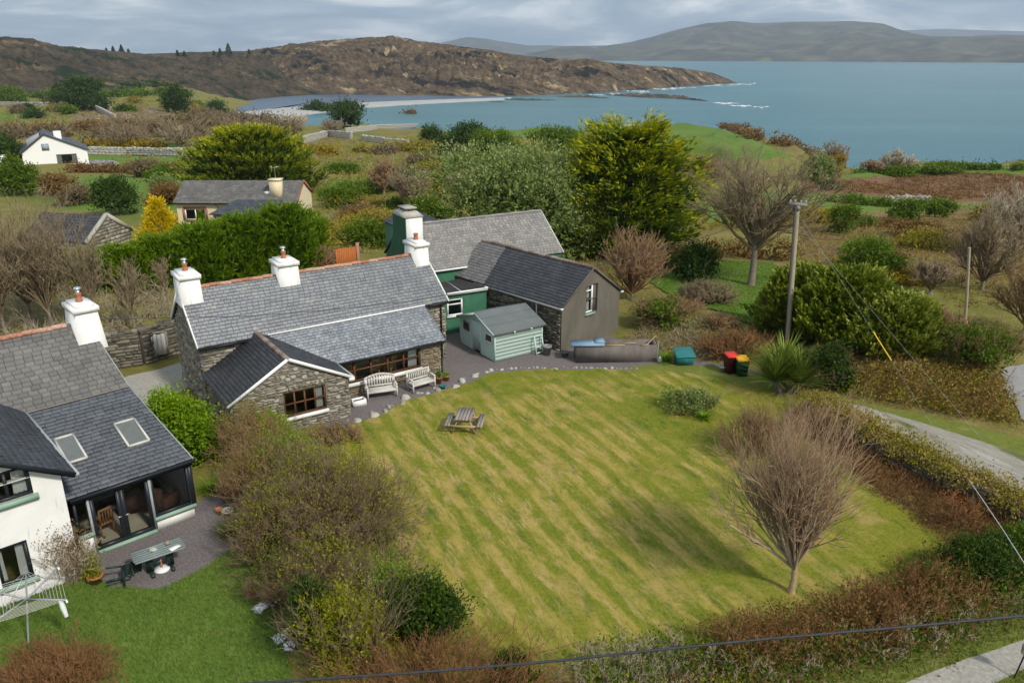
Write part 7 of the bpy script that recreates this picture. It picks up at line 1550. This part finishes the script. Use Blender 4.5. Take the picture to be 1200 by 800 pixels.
undergrowth('undergrowth', 'brown bracken and bramble at the foot of the garden wall', [(955, 500), (1050, 548), (1165, 605), (1240, 640), (1200, 660), (1110, 640), (1030, 580), (975, 540)], 1400, 'leaf_brown', 'twig_rust', .7, .06, .5)
undergrowth('undergrowth', 'low mixed growth below the russet hedge on the verge', [(840, 800), (950, 775), (1060, 748), (1190, 700), (1260, 690), (1200, 720), (1060, 765), (950, 795), (860, 815)], 900, 'leaf_mid', 'twig_pale', .35, .05, .25)
# behind the driveway
for px, by, w, ty, tb_, n_, lab in ((936, 402, 120, 312, .34, 1400, 'dark left end of the rounded evergreen hedge behind the tall utility pole'), (990, 414, 140, 314, .37, 1800, 'tall middle of the rounded evergreen hedge right of the tall utility pole'), (1044, 426, 112, 346, .52, 1400, 'pale flowering right end of the rounded evergreen hedge sloping to the road')):
    conifer('rounded_hedge', lab, px, by, w, ty, 'leaf_pale', n_, .15, None, 'dome', tb_, .55, 20, .6, 'hedge', .35, .8, 1.3, .45, .9)
shrub('dark_bush', 'dark green bush at the right of the spiky palm', 'shrub', 972, 462, 50, 402, 'leaf_dark', 1.0, .08, push=.3)
shrub('dark_bush', 'dark brownish bush at the foot of the short pale pole', 'shrub', 1145, 440, 90, 380, 'leaf_mid', .7, .07, push=.3, twigs=150, twm='twig_red')
twig_shrub('twiggy_shrub', 'red brown twiggy shrub left of the tall utility pole', 'shrub', 862, 424, 95, 384, 'twig_rust', 160, spread=1.0, green=18, gm='leaf_mid', push=.3)
twig_shrub('twiggy_shrub', 'brown twiggy scrub right of the tall pole under the rounded hedge', 'shrub', 972, 432, 60, 398, 'twig_rust', 100, spread=1.0, push=.3, green=10, gm='leaf_mid')
twig_shrub('twiggy_shrub', 'red brown thicket between the rounded hedge and the short pole', 'shrub', 1098, 400, 70, 355, 'twig_red', 150, spread=1.0, push=.3)
undergrowth('undergrowth', 'tan and brown bramble bank beside the driveway', [(985, 462), (1000, 440), (1060, 428), (1110, 425), (1165, 440), (1182, 470), (1195, 500), (1130, 488), (1060, 476)], 1300, 'scrub', 'twig_rust', 1.0, .10, .30, 14)
undergrowth('undergrowth', 'green and tan rough growth right of the grey gable', [(735, 398), (765, 378), (800, 368), (850, 382), (895, 400), (870, 425), (820, 420), (770, 415)], 1300, 'scrub', 'twig_pale', .55, .07, .45)
shrub('shrub', 'leafy green patch on the bank right of the grey gable', 'shrub', 775, 385, 60, 352, 'leaf_mid', .8, .08, push=.3, twigs=60, twm='twig_red')
twig_shrub('twiggy_shrub', 'low red brown shrub on the bank right of the gable window', 'shrub', 780, 380, 80, 346, 'twig_red', 120, spread=1.1, green=14, gm='leaf_bright', push=.3)
bare_tree('bare_shrub_tree', 'large bare pinkish brown shrub behind the grey gable', 740, 352, 118, 262, 'twig_red', .10, 40, [(5, .5, .62, .6, .25), (5, .5, .6, .65, .2), (4, .5, .58, .7, .15)], tr=.12, fan=1.0, thick=.26)
shrub('dark_shrub', 'dark round evergreen on the rear lawn left of the bare tree', 'shrub', 817, 332, 52, 284, 'leaf_dark', 1.1, .09, push=.3, tb=.4, ttop=.05)
twig_shrub('heather_mound', 'low grey brown heather mound on the rear lawn', 'shrub', 828, 358, 62, 326, 'twig_grey', 220, spread=1.1, green=40, gm='leaf_olive', push=.3)
twig_shrub('twiggy_shrub', 'small dark brown mound at the lower edge of the rear lawn', 'shrub', 842, 388, 46, 366, 'twig_red', 110, spread=1.0, green=10, gm='leaf_mid', push=.3)
bare_tree('bare_tree', 'tall bare tree with spreading limbs on the rear lawn', 880, 335, 160, 146, 'twig_grey', .24, 20, [(6, .62, .64, .5, .2), (6, .6, .62, .55, .15), (5, .6, .6, .65, .15)], tr=.24, fan=1.45, thick=.15, up=.04, bend=.24)
shrub('olive_tree', 'broad rounded grey green evergreen tree behind the green house', 'tree', 627, 305, 208, 166, 'leaf_olive', 1.25, .12, nl=16, tb=.38, ttop=.38, push=.3, shell=.35, minpx=2.7, cap=60000)  # light from above put into the leaf tint, paler toward the crown top
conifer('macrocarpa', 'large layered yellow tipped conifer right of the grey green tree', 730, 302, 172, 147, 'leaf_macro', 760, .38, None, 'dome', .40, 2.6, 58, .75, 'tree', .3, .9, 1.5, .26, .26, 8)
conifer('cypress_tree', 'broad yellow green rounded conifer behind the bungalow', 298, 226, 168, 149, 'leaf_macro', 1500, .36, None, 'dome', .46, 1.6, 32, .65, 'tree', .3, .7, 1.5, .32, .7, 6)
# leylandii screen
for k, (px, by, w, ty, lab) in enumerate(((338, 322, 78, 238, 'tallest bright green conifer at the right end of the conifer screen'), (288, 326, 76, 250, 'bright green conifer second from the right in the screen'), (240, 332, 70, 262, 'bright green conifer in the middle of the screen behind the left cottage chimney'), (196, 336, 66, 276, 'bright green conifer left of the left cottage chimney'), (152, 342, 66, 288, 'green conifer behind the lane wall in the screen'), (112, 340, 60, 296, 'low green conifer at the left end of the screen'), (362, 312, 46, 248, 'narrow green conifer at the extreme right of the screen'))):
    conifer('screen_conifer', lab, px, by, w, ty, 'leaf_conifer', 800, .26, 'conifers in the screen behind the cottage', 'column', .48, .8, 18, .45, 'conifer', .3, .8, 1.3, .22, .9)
conifer('golden_conifer', 'bright golden yellow cone shaped conifer beside the bungalow', 190, 284, 58, 231, 'leaf_gold', 600, .12, None, 'cone', .45, .7, 16, .3, 'conifer', .3, .9, 1.3, .5, .8)
conifer('small_conifer', 'small green conifer under the bungalow window', 239, 278, 24, 246, 'leaf_conifer', 260, .1, None, 'cone', .6, .5, 12, .3, 'conifer', .3)
twig_shrub('twiggy_shrub', 'red brown shrub left of the orange fence', 'shrub', 378, 318, 46, 282, 'twig_red', 130, spread=1.0, push=.3)
# bare trees on the left
for k, (px, by, w, ty, n0, lab) in enumerate(((62, 392, 130, 196, 26, 'tall bare grey thicket tree in front of the old barn'), (8, 400, 110, 225, 22, 'bare grey tree at the left edge above the white house roof'), (112, 390, 80, 232, 11, 'slim bare tree right of the old barn thicket'), (158, 388, 90, 268, 6, 'thin leaning bare sapling beside the lane wall'), (36, 372, 110, 268, 20, 'low bare thicket tree behind the white house ridge'), (196, 352, 46, 296, 5, 'thin bare sapling against the conifer screen'))):
    bare_tree('bare_sapling', lab, px, by, w, ty, 'twig_grey', .18, n0, [(6, .42, .6, .55, .2), (5, .45, .6, .65, .2), (3, .45, .6, .7, .2)], 'bare trees behind the white house', .10, fan=.8, thick=.22, up=.12)
undergrowth('undergrowth', 'brown bramble and twigs behind the white house roof', [(-60, 420), (-60, 330), (40, 318), (130, 322), (190, 338), (200, 370), (120, 395), (40, 410)], 1300, 'scrub', 'twig_pale', 1.5, .09, .7)
undergrowth('undergrowth', 'green weeds along the top of the lane wall', [(128, 424), (170, 415), (215, 402), (225, 395), (170, 400), (125, 412)], 260, 'leaf_mid', 'twig_pale', .8, .07, .4)

# ------------------------------------------------------------------ middle distance and far planting
far = [('leafy', 22, 230, 52, 178, 'leaf_mid', 'rounded dark green tree at the left edge below the white gabled house'), ('leafy', 137, 252, 56, 207, 'leaf_dark', 'dark green bush in the field behind the old barn'), ('leafy', 195, 238, 40, 205, 'leaf_olive', 'grey green bush left of the bungalow roof'),
       ('leafy', 95, 130, 66, 90, 'leaf_dark', 'dark tree clump on the skyline slope above the stony field'), ('leafy', 208, 134, 34, 99, 'leaf_dark', 'dark conical pine near the lagoon end'), ('leafy', 15, 122, 36, 103, 'leaf_mid', 'green bushes at the left edge below the moorland'), ('leafy', 10, 190, 55, 156, 'leaf_dark', 'dark evergreen thicket at the left edge behind the white gabled house'),
       ('leafy', 372, 142, 46, 119, 'leaf_dark', 'dark pine clump left of the sand spit view'), ('leafy', 408, 150, 46, 117, 'leaf_dark', 'dark pine clump in front of the bay right of the spit'), ('leafy', 257, 140, 26, 119, 'leaf_dark', 'small dark bush beside the lagoon shore'), ('leafy', 482, 147, 22, 130, 'leaf_brown', 'single round brownish tree against the bay'),
       ('leafy', 543, 180, 60, 145, 'leaf_dark', 'very dark evergreen clump in front of the bay'), ('leafy', 506, 172, 30, 147, 'leaf_dark', 'small dark bush left of the very dark evergreen clump'), ('leafy', 585, 190, 70, 152, 'leaf_mid', 'olive green bush behind the grey green tree'), ('leafy', 648, 178, 66, 148, 'leaf_mid', 'green bush on the shore field behind the yellow conifer'),
       ('leafy', 955, 212, 42, 180, 'leaf_olive', 'pale lichen covered bush at the head of the gully'), ('leafy', 978, 208, 20, 182, 'leaf_gorse', 'gorse bush in flower beside the gully tree'), ('leafy', 1018, 325, 75, 280, 'leaf_mid', 'green bush behind the rounded hedge'), ('leafy', 1010, 298, 55, 285, 'leaf_bright', 'bright green bush top behind the rounded hedge'),
       ('leafy', 985, 275, 36, 238, 'leaf_mid', 'dark green bush at the field edge right of the tall pole'), ('leafy', 1060, 260, 40, 233, 'leaf_mid', 'green bush at the foot of the bracken slope'), ('leafy', 1098, 255, 36, 234, 'leaf_mid', 'dark round bush at the right foot of the bracken slope'), ('leafy', 972, 222, 26, 213, 'leaf_dark', 'small dark bush on the bracken slope'),
       ('leafy', 1052, 207, 46, 196, 'leaf_mid', 'low hedge bush on the right shore field'), ('leafy', 1100, 205, 46, 195, 'leaf_mid', 'low hedge bush on the shore field further right'), ('leafy', 402, 245, 50, 220, 'leaf_mid', 'green hedge bush right of the bungalow gable'), ('leafy', 436, 290, 60, 258, 'leaf_mid', 'dark green bush left of the flared chimney'), ('leafy', 505, 262, 56, 232, 'leaf_mid', 'green bush behind the flared chimney'),
        ('leafy', 460, 225, 50, 195, 'leaf_mid', 'green bush on the rough ground in front of the willows'), ('leafy', 118, 186, 0, 0, '', '')]
for k, (kind, px, by, w, ty, m, lab) in enumerate(far[:-1]):
    d0 = float(np.hypot(*GP(px, by)[:2])); shrub('bush', lab, 'bush', px, by, w, ty, m, .8, .08, 'leafy bushes across the fields' if d0 > 70 else None, push=.25, nl=8, stems=d0 < 120, minpx=2.0, ttop=.15)
conifer('small_conifer', 'small pointed conifer in front of the white gabled house', 2, 216, 26, 186, 'leaf_conifer', 160, .2, None, 'cone', .5, .8, 12, .3, 'conifer', .3)
thick = [(150, 172, 110, 146, 'twig_grey', 'brown bare thicket behind the white gabled house'), (215, 172, 110, 140, 'twig_grey', 'brown bare willow thicket below the stony slope'), (208, 170, 46, 145, 'twig_pale', 'pale grey rounded willow in the brown thicket'), (285, 165, 90, 140, 'twig_grey', 'brown bare thicket near the lagoon'), (345, 152, 60, 133, 'twig_pale', 'tan bare thicket in front of the lagoon'), (390, 160, 50, 138, 'twig_grey', 'bare brown thicket below the dark pines'),
         (480, 250, 90, 190, 'twig_grey', 'bare grey willow in the rough field behind the green house'), (540, 235, 50, 195, 'twig_grey', 'smaller bare willow left of the grey green tree'), (450, 228, 44, 180, 'twig_red', 'reddish bare thicket in the rough field'), (976, 205, 30, 158, 'twig_grey', 'bare tree at the head of the gully'), (1048, 203, 46, 174, 'twig_pale', 'pale bare bush on the shore edge'), (1022, 202, 30, 186, 'twig_red', 'brown bare bush left of the pale shore bush'),
         (1185, 300, 100, 205, 'twig_pale', 'pale bare tree at the right edge'), (1150, 340, 100, 228, 'twig_grey', 'bare lichen covered tree behind the short pole'), (1200, 390, 90, 290, 'twig_red', 'bare brown tree at the right edge above the road'), (1090, 345, 60, 295, 'twig_grey', 'bare brown scrub tree left of the short pole'), (820, 215, 70, 180, 'twig_red', 'bare brown hedge tree on the shore field edge')]
for k, (px, by, w, ty, m, lab) in enumerate(thick):
    bare_tree('bare_tree', lab, px, by, w, ty, m, .10, 20, [(6, .5, .62, .6, .2), (5, .5, .6, .7, .2)] + ([(3, .5, .6, .7, .2)] if by > 195 else []), 'bare trees across the fields', .14, fan=1.05, thick=.3, up=.1)
# hedgerows and gorse banks
def hedgerow(label, path, h, m, w=2.5, n=60, name='hedgerow', tp=.5, per=130):
    pts = [gp(*q) for q in path]; p0 = np.array(pts[0]); R = empty(name, p0, 0, label, 'hedge'); seg = np.array([np.hypot(*(pts[i + 1] - pts[i])[:2]) for i in range(len(pts) - 1)]); cum = np.concatenate([[0], np.cumsum(seg)]); t = np.sort(rnd(n)) * cum[-1]
    c = np.stack([np.interp(t, cum, [p[k] for p in pts]) for k in range(3)], 1) - p0; d = np.median([depth(p) for p in pts]); sz = max(.12, 2.0 * d / F); lob = []
    for q in c:
        q = q + np.array([rng.normal() * w * .25, rng.normal() * w * .25, 0]); hh = h * (.45 + .8 * rng.random()); lob.append((q + [0, 0, hh * .4], np.array([w * (.3 + .4 * rng.random()), w * (.3 + .4 * rng.random()), hh * .6])))
    b = MB(); leaf_crown(b, lob, int(min(16000, n * per)), sz, .55, 12, tbase=tp, ttop=.1); b.build('foliage', M_[m], R)
rows = [('low brown hedge between the lawn of the white gabled house and the next field', [(80, 203), (130, 202), (215, 204)], 1.8, 'leaf_brown', 2.5, 60), ('yellow flowering gorse bank below the willow thicket', [(105, 172), (150, 172), (200, 173)], 1.5, 'leaf_gorse', 3, 30), ('bright gorse patch right of the yellow green conifer', [(355, 178), (372, 180), (390, 182)], 1.6, 'leaf_gorse', 3, 26),
        ('brown hedge along the top of the shore field above the bay', [(800, 141), (840, 148), (880, 160), (920, 172), (950, 184), (968, 192)], 2.2, 'leaf_brown', 3.5, 90), ('dark hedge along the far edge of the right shore field', [(1000, 203), (1060, 200), (1120, 198), (1200, 199)], 1.0, 'leaf_mid', 1.5, 60), ('hedge line below the bracken slope', [(965, 236), (1010, 240), (1060, 242), (1110, 243)], .9, 'leaf_mid', 1.6, 50),
        ('gorse and bramble row along the field behind the bare tree', [(820, 268), (870, 266), (930, 262), (1000, 258)], 1.4, 'leaf_gorse', 2.5, 60), ('hedge running up beside the bungalow', [(385, 236), (420, 228), (450, 222), (500, 215)], 1.8, 'leaf_mid', 3, 60), ('scrubby hedge row in front of the shore wall', [(420, 178), (470, 176), (530, 178), (600, 170)], 2, 'scrub', 4, 70), ('brown scrub row below the stony slope', [(-20, 158), (60, 156), (150, 152), (230, 156)], 3, 'leaf_brown', 5, 80),
        ('dark hedge at the back of the rear lawn', [(760, 318), (800, 305), (860, 300), (930, 305)], 1.5, 'leaf_brown', 2, 60), ('green and brown scrub along the near side of the moor', [(-20, 118), (60, 116), (140, 114), (220, 112)], 4, 'leaf_mid', 8, 70), ('bramble row along the field left of the yellow conifer', [(560, 185), (610, 178), (660, 172), (700, 168)], 2, 'scrub', 4, 60), ('scrub row behind the conifer screen', [(380, 300), (400, 275), (440, 262), (480, 268)], 1.3, 'scrub', 2.5, 60)]
rows += [('broad brown willow thicket below the stony slope', [(110, 170), (170, 160), (230, 160), (290, 160), (340, 158)], 5.5, 'thicket', 9, 80), ('grey brown thicket behind the willow band', [(200, 150), (280, 148), (350, 150)], 5, 'thicket', 8, 60), ('brown thicket left of the white gabled house', [(-30, 168), (40, 162), (80, 160)], 4, 'thicket', 7, 40),
         ('dark scrub along the foot of the moorland hill', [(-40, 104), (80, 103), (200, 104)], 5, 'leaf_dark', 12, 50), ('tan hedge along the lane to the lagoon', [(230, 138), (290, 142), (350, 146)], 2.5, 'thicket', 5, 50)]
for r_ in rows: hedgerow(*r_)
def scattered(label, poly, n, m, hpx, wpx, group):
    kind = dict(leaf_mid='green', leaf_gorse='yellow flowering', scrub='tan', thicket='grey brown leafless', leaf_brown='russet brown', leaf_dark='dark evergreen')
    pts = np.array(poly, float); lo, hi = pts.min(0), pts.max(0); k = 0
    while k < n:
        x, y = lo + (hi - lo) * rng.random(2)
        if not inside(np.array([x]), np.array([y]), pts)[0]: continue
        s_ = .5 + .8 * rng.random(); f_ = .45 + (y - 110) / 170; shrub('scrub_bush', 'small ' + kind[m[k % len(m)]] + ' ' + label, 'bush', x, y, wpx * s_ * f_, y - hpx * s_ * f_, m[k % len(m)], .8, .08, group, push=.2, nl=6, stems=False, minpx=2.0); k += 1
scattered('bush dotted over the rough fields beyond the cottages', [(390, 215), (420, 172), (560, 168), (600, 180), (560, 200), (500, 240), (400, 290), (385, 260)], 30, ['leaf_mid', 'leaf_gorse', 'scrub', 'thicket', 'leaf_brown'], 11, 42, 'bushes dotted over the rough fields')
scattered('bush dotted over the slopes below the moorland', [(0, 150), (0, 112), (230, 112), (230, 140), (100, 132)], 22, ['leaf_mid', 'thicket', 'leaf_dark', 'scrub'], 13, 30, 'bushes below the moorland')
scattered('bush in the brown rough field right of the rear lawn', [(930, 262), (1000, 250), (1200, 250), (1200, 300), (1080, 340), (940, 310)], 9, ['leaf_mid', 'leaf_brown', 'scrub', 'leaf_gorse', 'leaf_brown'], 11, 40, 'bushes in the brown rough field')
scattered('bush in the grass near the white gabled house', [(60, 252), (215, 252), (240, 225), (235, 175), (215, 200), (60, 206)], 6, ['leaf_mid', 'thicket', 'leaf_brown'], 16, 30, 'bushes around the white gabled house')
undergrowth('scrub', 'tufted rough grass and bramble on the ground beyond the bungalow', [(370, 275), (380, 235), (450, 205), (560, 195), (600, 200), (560, 250), (480, 280), (430, 300)], 3200, 'scrub', 'twig_pale', .8, .12, .15, 12)
undergrowth('scrub', 'tufted rough vegetation over the middle distance fields', [(220, 215), (380, 165), (560, 165), (640, 165), (560, 200), (420, 215), (380, 235)], 4200, 'scrub', 'twig_pale', 1.1, .14, .1, 12)
undergrowth('scrub', 'tufted pale grass on the slopes between the lagoon and the white gabled house', [(0, 160), (0, 118), (110, 112), (230, 118), (240, 140), (300, 150), (350, 160), (220, 200), (100, 172)], 3000, 'scrub', 'twig_pale', 1.2, .2, .1, 10)
undergrowth('scrub', 'bramble and bracken in the rough field right of the rear lawn', [(925, 330), (940, 270), (1000, 258), (1150, 258), (1260, 265), (1260, 360), (1120, 360), (1090, 340), (1000, 320)], 3400, 'scrub', 'twig_red', .7, .12, .2, 12)
undergrowth('scrub', 'rough grass between the trees behind the green house', [(520, 300), (560, 270), (700, 260), (800, 280), (770, 330), (690, 330), (600, 310)], 700, 'scrub', 'twig_pale', .8, .1, .3, 12)
undergrowth('bracken', 'rust coloured dead bracken covering the sloping field above the sea', [(945, 222), (945, 214), (1060, 207), (1180, 205), (1260, 212), (1260, 236), (1120, 234), (1000, 226)], 2600, 'leaf_brown', 'twig_rust', .7, .22, .2, 10)
scattered('bush on the open ground beyond the side road', [(1230, 250), (1600, 260), (1600, 430), (1230, 400)], 12, ['leaf_mid', 'scrub', 'thicket', 'leaf_brown'], 16, 40, 'bushes beyond the side road')
undergrowth('scrub', 'rough tufted grass on the ground beyond the side road', [(1220, 250), (1650, 260), (1700, 470), (1330, 430), (1220, 415)], 2200, 'scrub', 'twig_pale', .6, .12, .15, 10)
hedge('hedge', 'mixed hedge continuing along the track beyond the garden wall', [(1250, 650), (1400, 620), (1560, 585)], 1.6, 1.3, 'twig_rust', 'leaf_mid', 380, 420)
# trees and houses on the far hills
def far_trees():
    for k, (px, py, hpx, lab) in enumerate(((133, 62, 7, 'dark conifer on the left skyline'), (143, 63, 9, 'dark conifer beside the pair on the left skyline'), (268, 62, 10, 'pointed dark conifer on the skyline near the small white house'), (258, 63, 6, 'low dark conifer left of the pointed one on the skyline'), (125, 62, 5, 'small dark conifer left of the group on the left skyline'), (151, 64, 6, 'dark conifer right of the group on the left skyline'), (208, 64, 5, 'dark conifer in the dip of the skyline'), (216, 64, 4, 'small dark conifer beside the one in the skyline dip'), (251, 63.5, 4, 'smallest dark conifer at the left of the skyline house group'), (292, 62, 4, 'small dark conifer right of the small white skyline house'))):
        dist = 1040; dv = np.array([(px - 600) / F, cp - (py - 400) / F * sp, -sp - (py - 400) / F * cp]); p = dv / np.hypot(dv[0], dv[1]) * dist + [0, 0, H]; pm = dist / F
        R = empty('skyline_conifer', p - [0, 0, 1.5], 0, lab, 'conifer', 'skyline conifers'); b = MB(); n = 500; h = hpx * pm; z = h * rnd(n); q = rnd(n) * 6.283; r_ = h * .42 * (1 - z / h) ** .8 * (.5 + .5 * rnd(n)); leaves(b, np.stack([np.cos(q) * r_, np.sin(q) * r_, z + .5], 1), np.stack([np.cos(q), np.sin(q), .3 + 0 * q], 1), 1.6, .5); b.build('foliage', M_['leaf_dark'], R); t = MB(); t.tube([(0, 0, -1), (0, 0, h * .9)], [.4, .1], 5); t.build('trunk', M_['bark'], R)
far_trees()
tiny_house(283, 66, 9, 5.5, 'tiny white house on the skyline between the two hills', dist=1095)
tiny_house(152, 68.5, 4, 3.5, 'tiny white cottage low on the moorland slope', dist=985)
scattered('gorse or heather clump dotted over the foot of the moorland', [(0, 112), (0, 92), (200, 96), (330, 100), (230, 118), (120, 112)], 26, ['leaf_dark', 'leaf_mid', 'thicket'], 9, 34, 'clumps at the foot of the moorland')
tiny_house(246, 131, 13, 7, 'small slate roofed house beside the lagoon shore')
# rocks, surf
def rocks():
    for k, (pts, hgt_, lab) in enumerate((([(703, 111), (740, 113), (790, 115), (834, 119)], 3.2, 'long low grassy rock islet in the bay'), ([(560, 116), (620, 117.5), (662, 117.5)], 1.6, 'dark rock ridge at the end of the shingle spit'), ([(640, 113), (690, 114), (722, 116)], 1.6, 'dark flat rocks between the spit and the islet'), ([(565, 119), (600, 120)], .8, 'small dark rock in the bay below the spit'))):
        p = np.array([P(x, y, SEA) for x, y in pts]); R0 = p[0]; b = MB(); n = 40; nc = 9; V = []; cum = np.concatenate([[0], np.cumsum(np.hypot(*np.diff(p[:, :2], axis=0).T))])
        for i in range(n):
            s = cum[-1] * i / (n - 1); c = np.array([np.interp(s, cum, p[:, q]) for q in range(3)]); w = (4 + 9 * math.sin(math.pi * i / (n - 1)) ** .6) * (1.5 if k == 0 else .8) * (.7 + .5 * rng.random())
            for j in range(nc): a = j / (nc - 1) * 2 - 1; V.append(c - R0 + [0, a * w, (1 - a * a) ** .7 * hgt_ * math.sin(math.pi * (i + .3) / (n)) * (.5 + .9 * rng.random()) - .5])
        b.add(V, [[i * nc + j, (i + 1) * nc + j, (i + 1) * nc + j + 1, i * nc + j + 1] for i in range(n - 1) for j in range(nc - 1)]); o = b.build('shore_rock', M_['g_rock']); o.location = R0; tag(o, lab, 'rock')
    b = MB()
    for (x, y, w) in ((745, 107.5, 26), (775, 105, 22), (800, 103, 26), (720, 109.5, 16), (835, 101, 20), (862, 99.2, 24), (880, 98.6, 14), (845, 121.5, 30), (872, 124.5, 26), (890, 126, 18), (700, 111, 16), (790, 104, 14), (1000, 70.6, 0)):
        if not w: continue
        for q in range(7):
            c = P(x + rng.normal() * w * .3, y + rng.normal() * .45, SEA + .35); L = w * depth(c) / F * (.12 + .22 * rng.random()); n = 12; ring = [c + [math.cos(6.28 * i / n) * L * (.7 + .5 * rng.random()), math.sin(6.28 * i / n) * L * .28 * (.6 + .6 * rng.random()), 0] for i in range(n)]; b.add([c + [0, 0, .7]] + ring, [[0, 1 + i, 1 + (i + 1) % n] for i in range(n)])
    tag(b.build('surf', M_['g_foam'], smooth=True), 'white surf breaking on the headland rocks', kind='stuff')
rocks()

# ------------------------------------------------------------------ grass
xy = scatter(BACK_XY, 48000); xy = xy[xy[:, 1] > 11]
blades('long_grass', M_['g_backlawn'], xy, .11, .010, .6)
xy = scatter(LAWN_XY, 44000); blades('mown_grass', M_['g_lawn'], xy, .035, .009, .8, off=.02)
xy = scatter(VERGE_XY, 34000); xy = xy[~inside(xy[:, 0], xy[:, 1], TRACK_XY)]; blades('verge_grass', M_['g_verge'], xy, .12, .012, .6)
xy = scatter(REAR_XY, 14000); blades('rear_grass', M_['g_rearlawn'], xy, .08, .02, .6, off=.06)

# ------------------------------------------------------------------ haze
def haze():
    b = MB(); b.box(-16000, 16000, -60, 16000, SEA - 12, 620); m = bpy.data.materials.new('haze'); m.use_nodes = True; t = m.node_tree; t.nodes.clear()
    v = N(t, 'ShaderNodeVolumePrincipled', Density=HAZE); v.inputs['Color'].default_value = (.70, .84, 1.0, 1); v.inputs['Anisotropy'].default_value = .2; o = N(t, 'ShaderNodeOutputMaterial'); t.links.new(v.outputs[0], o.inputs['Volume'])
    tag(b.build('haze', m), kind='stuff')
HAZE = 9e-5
haze()
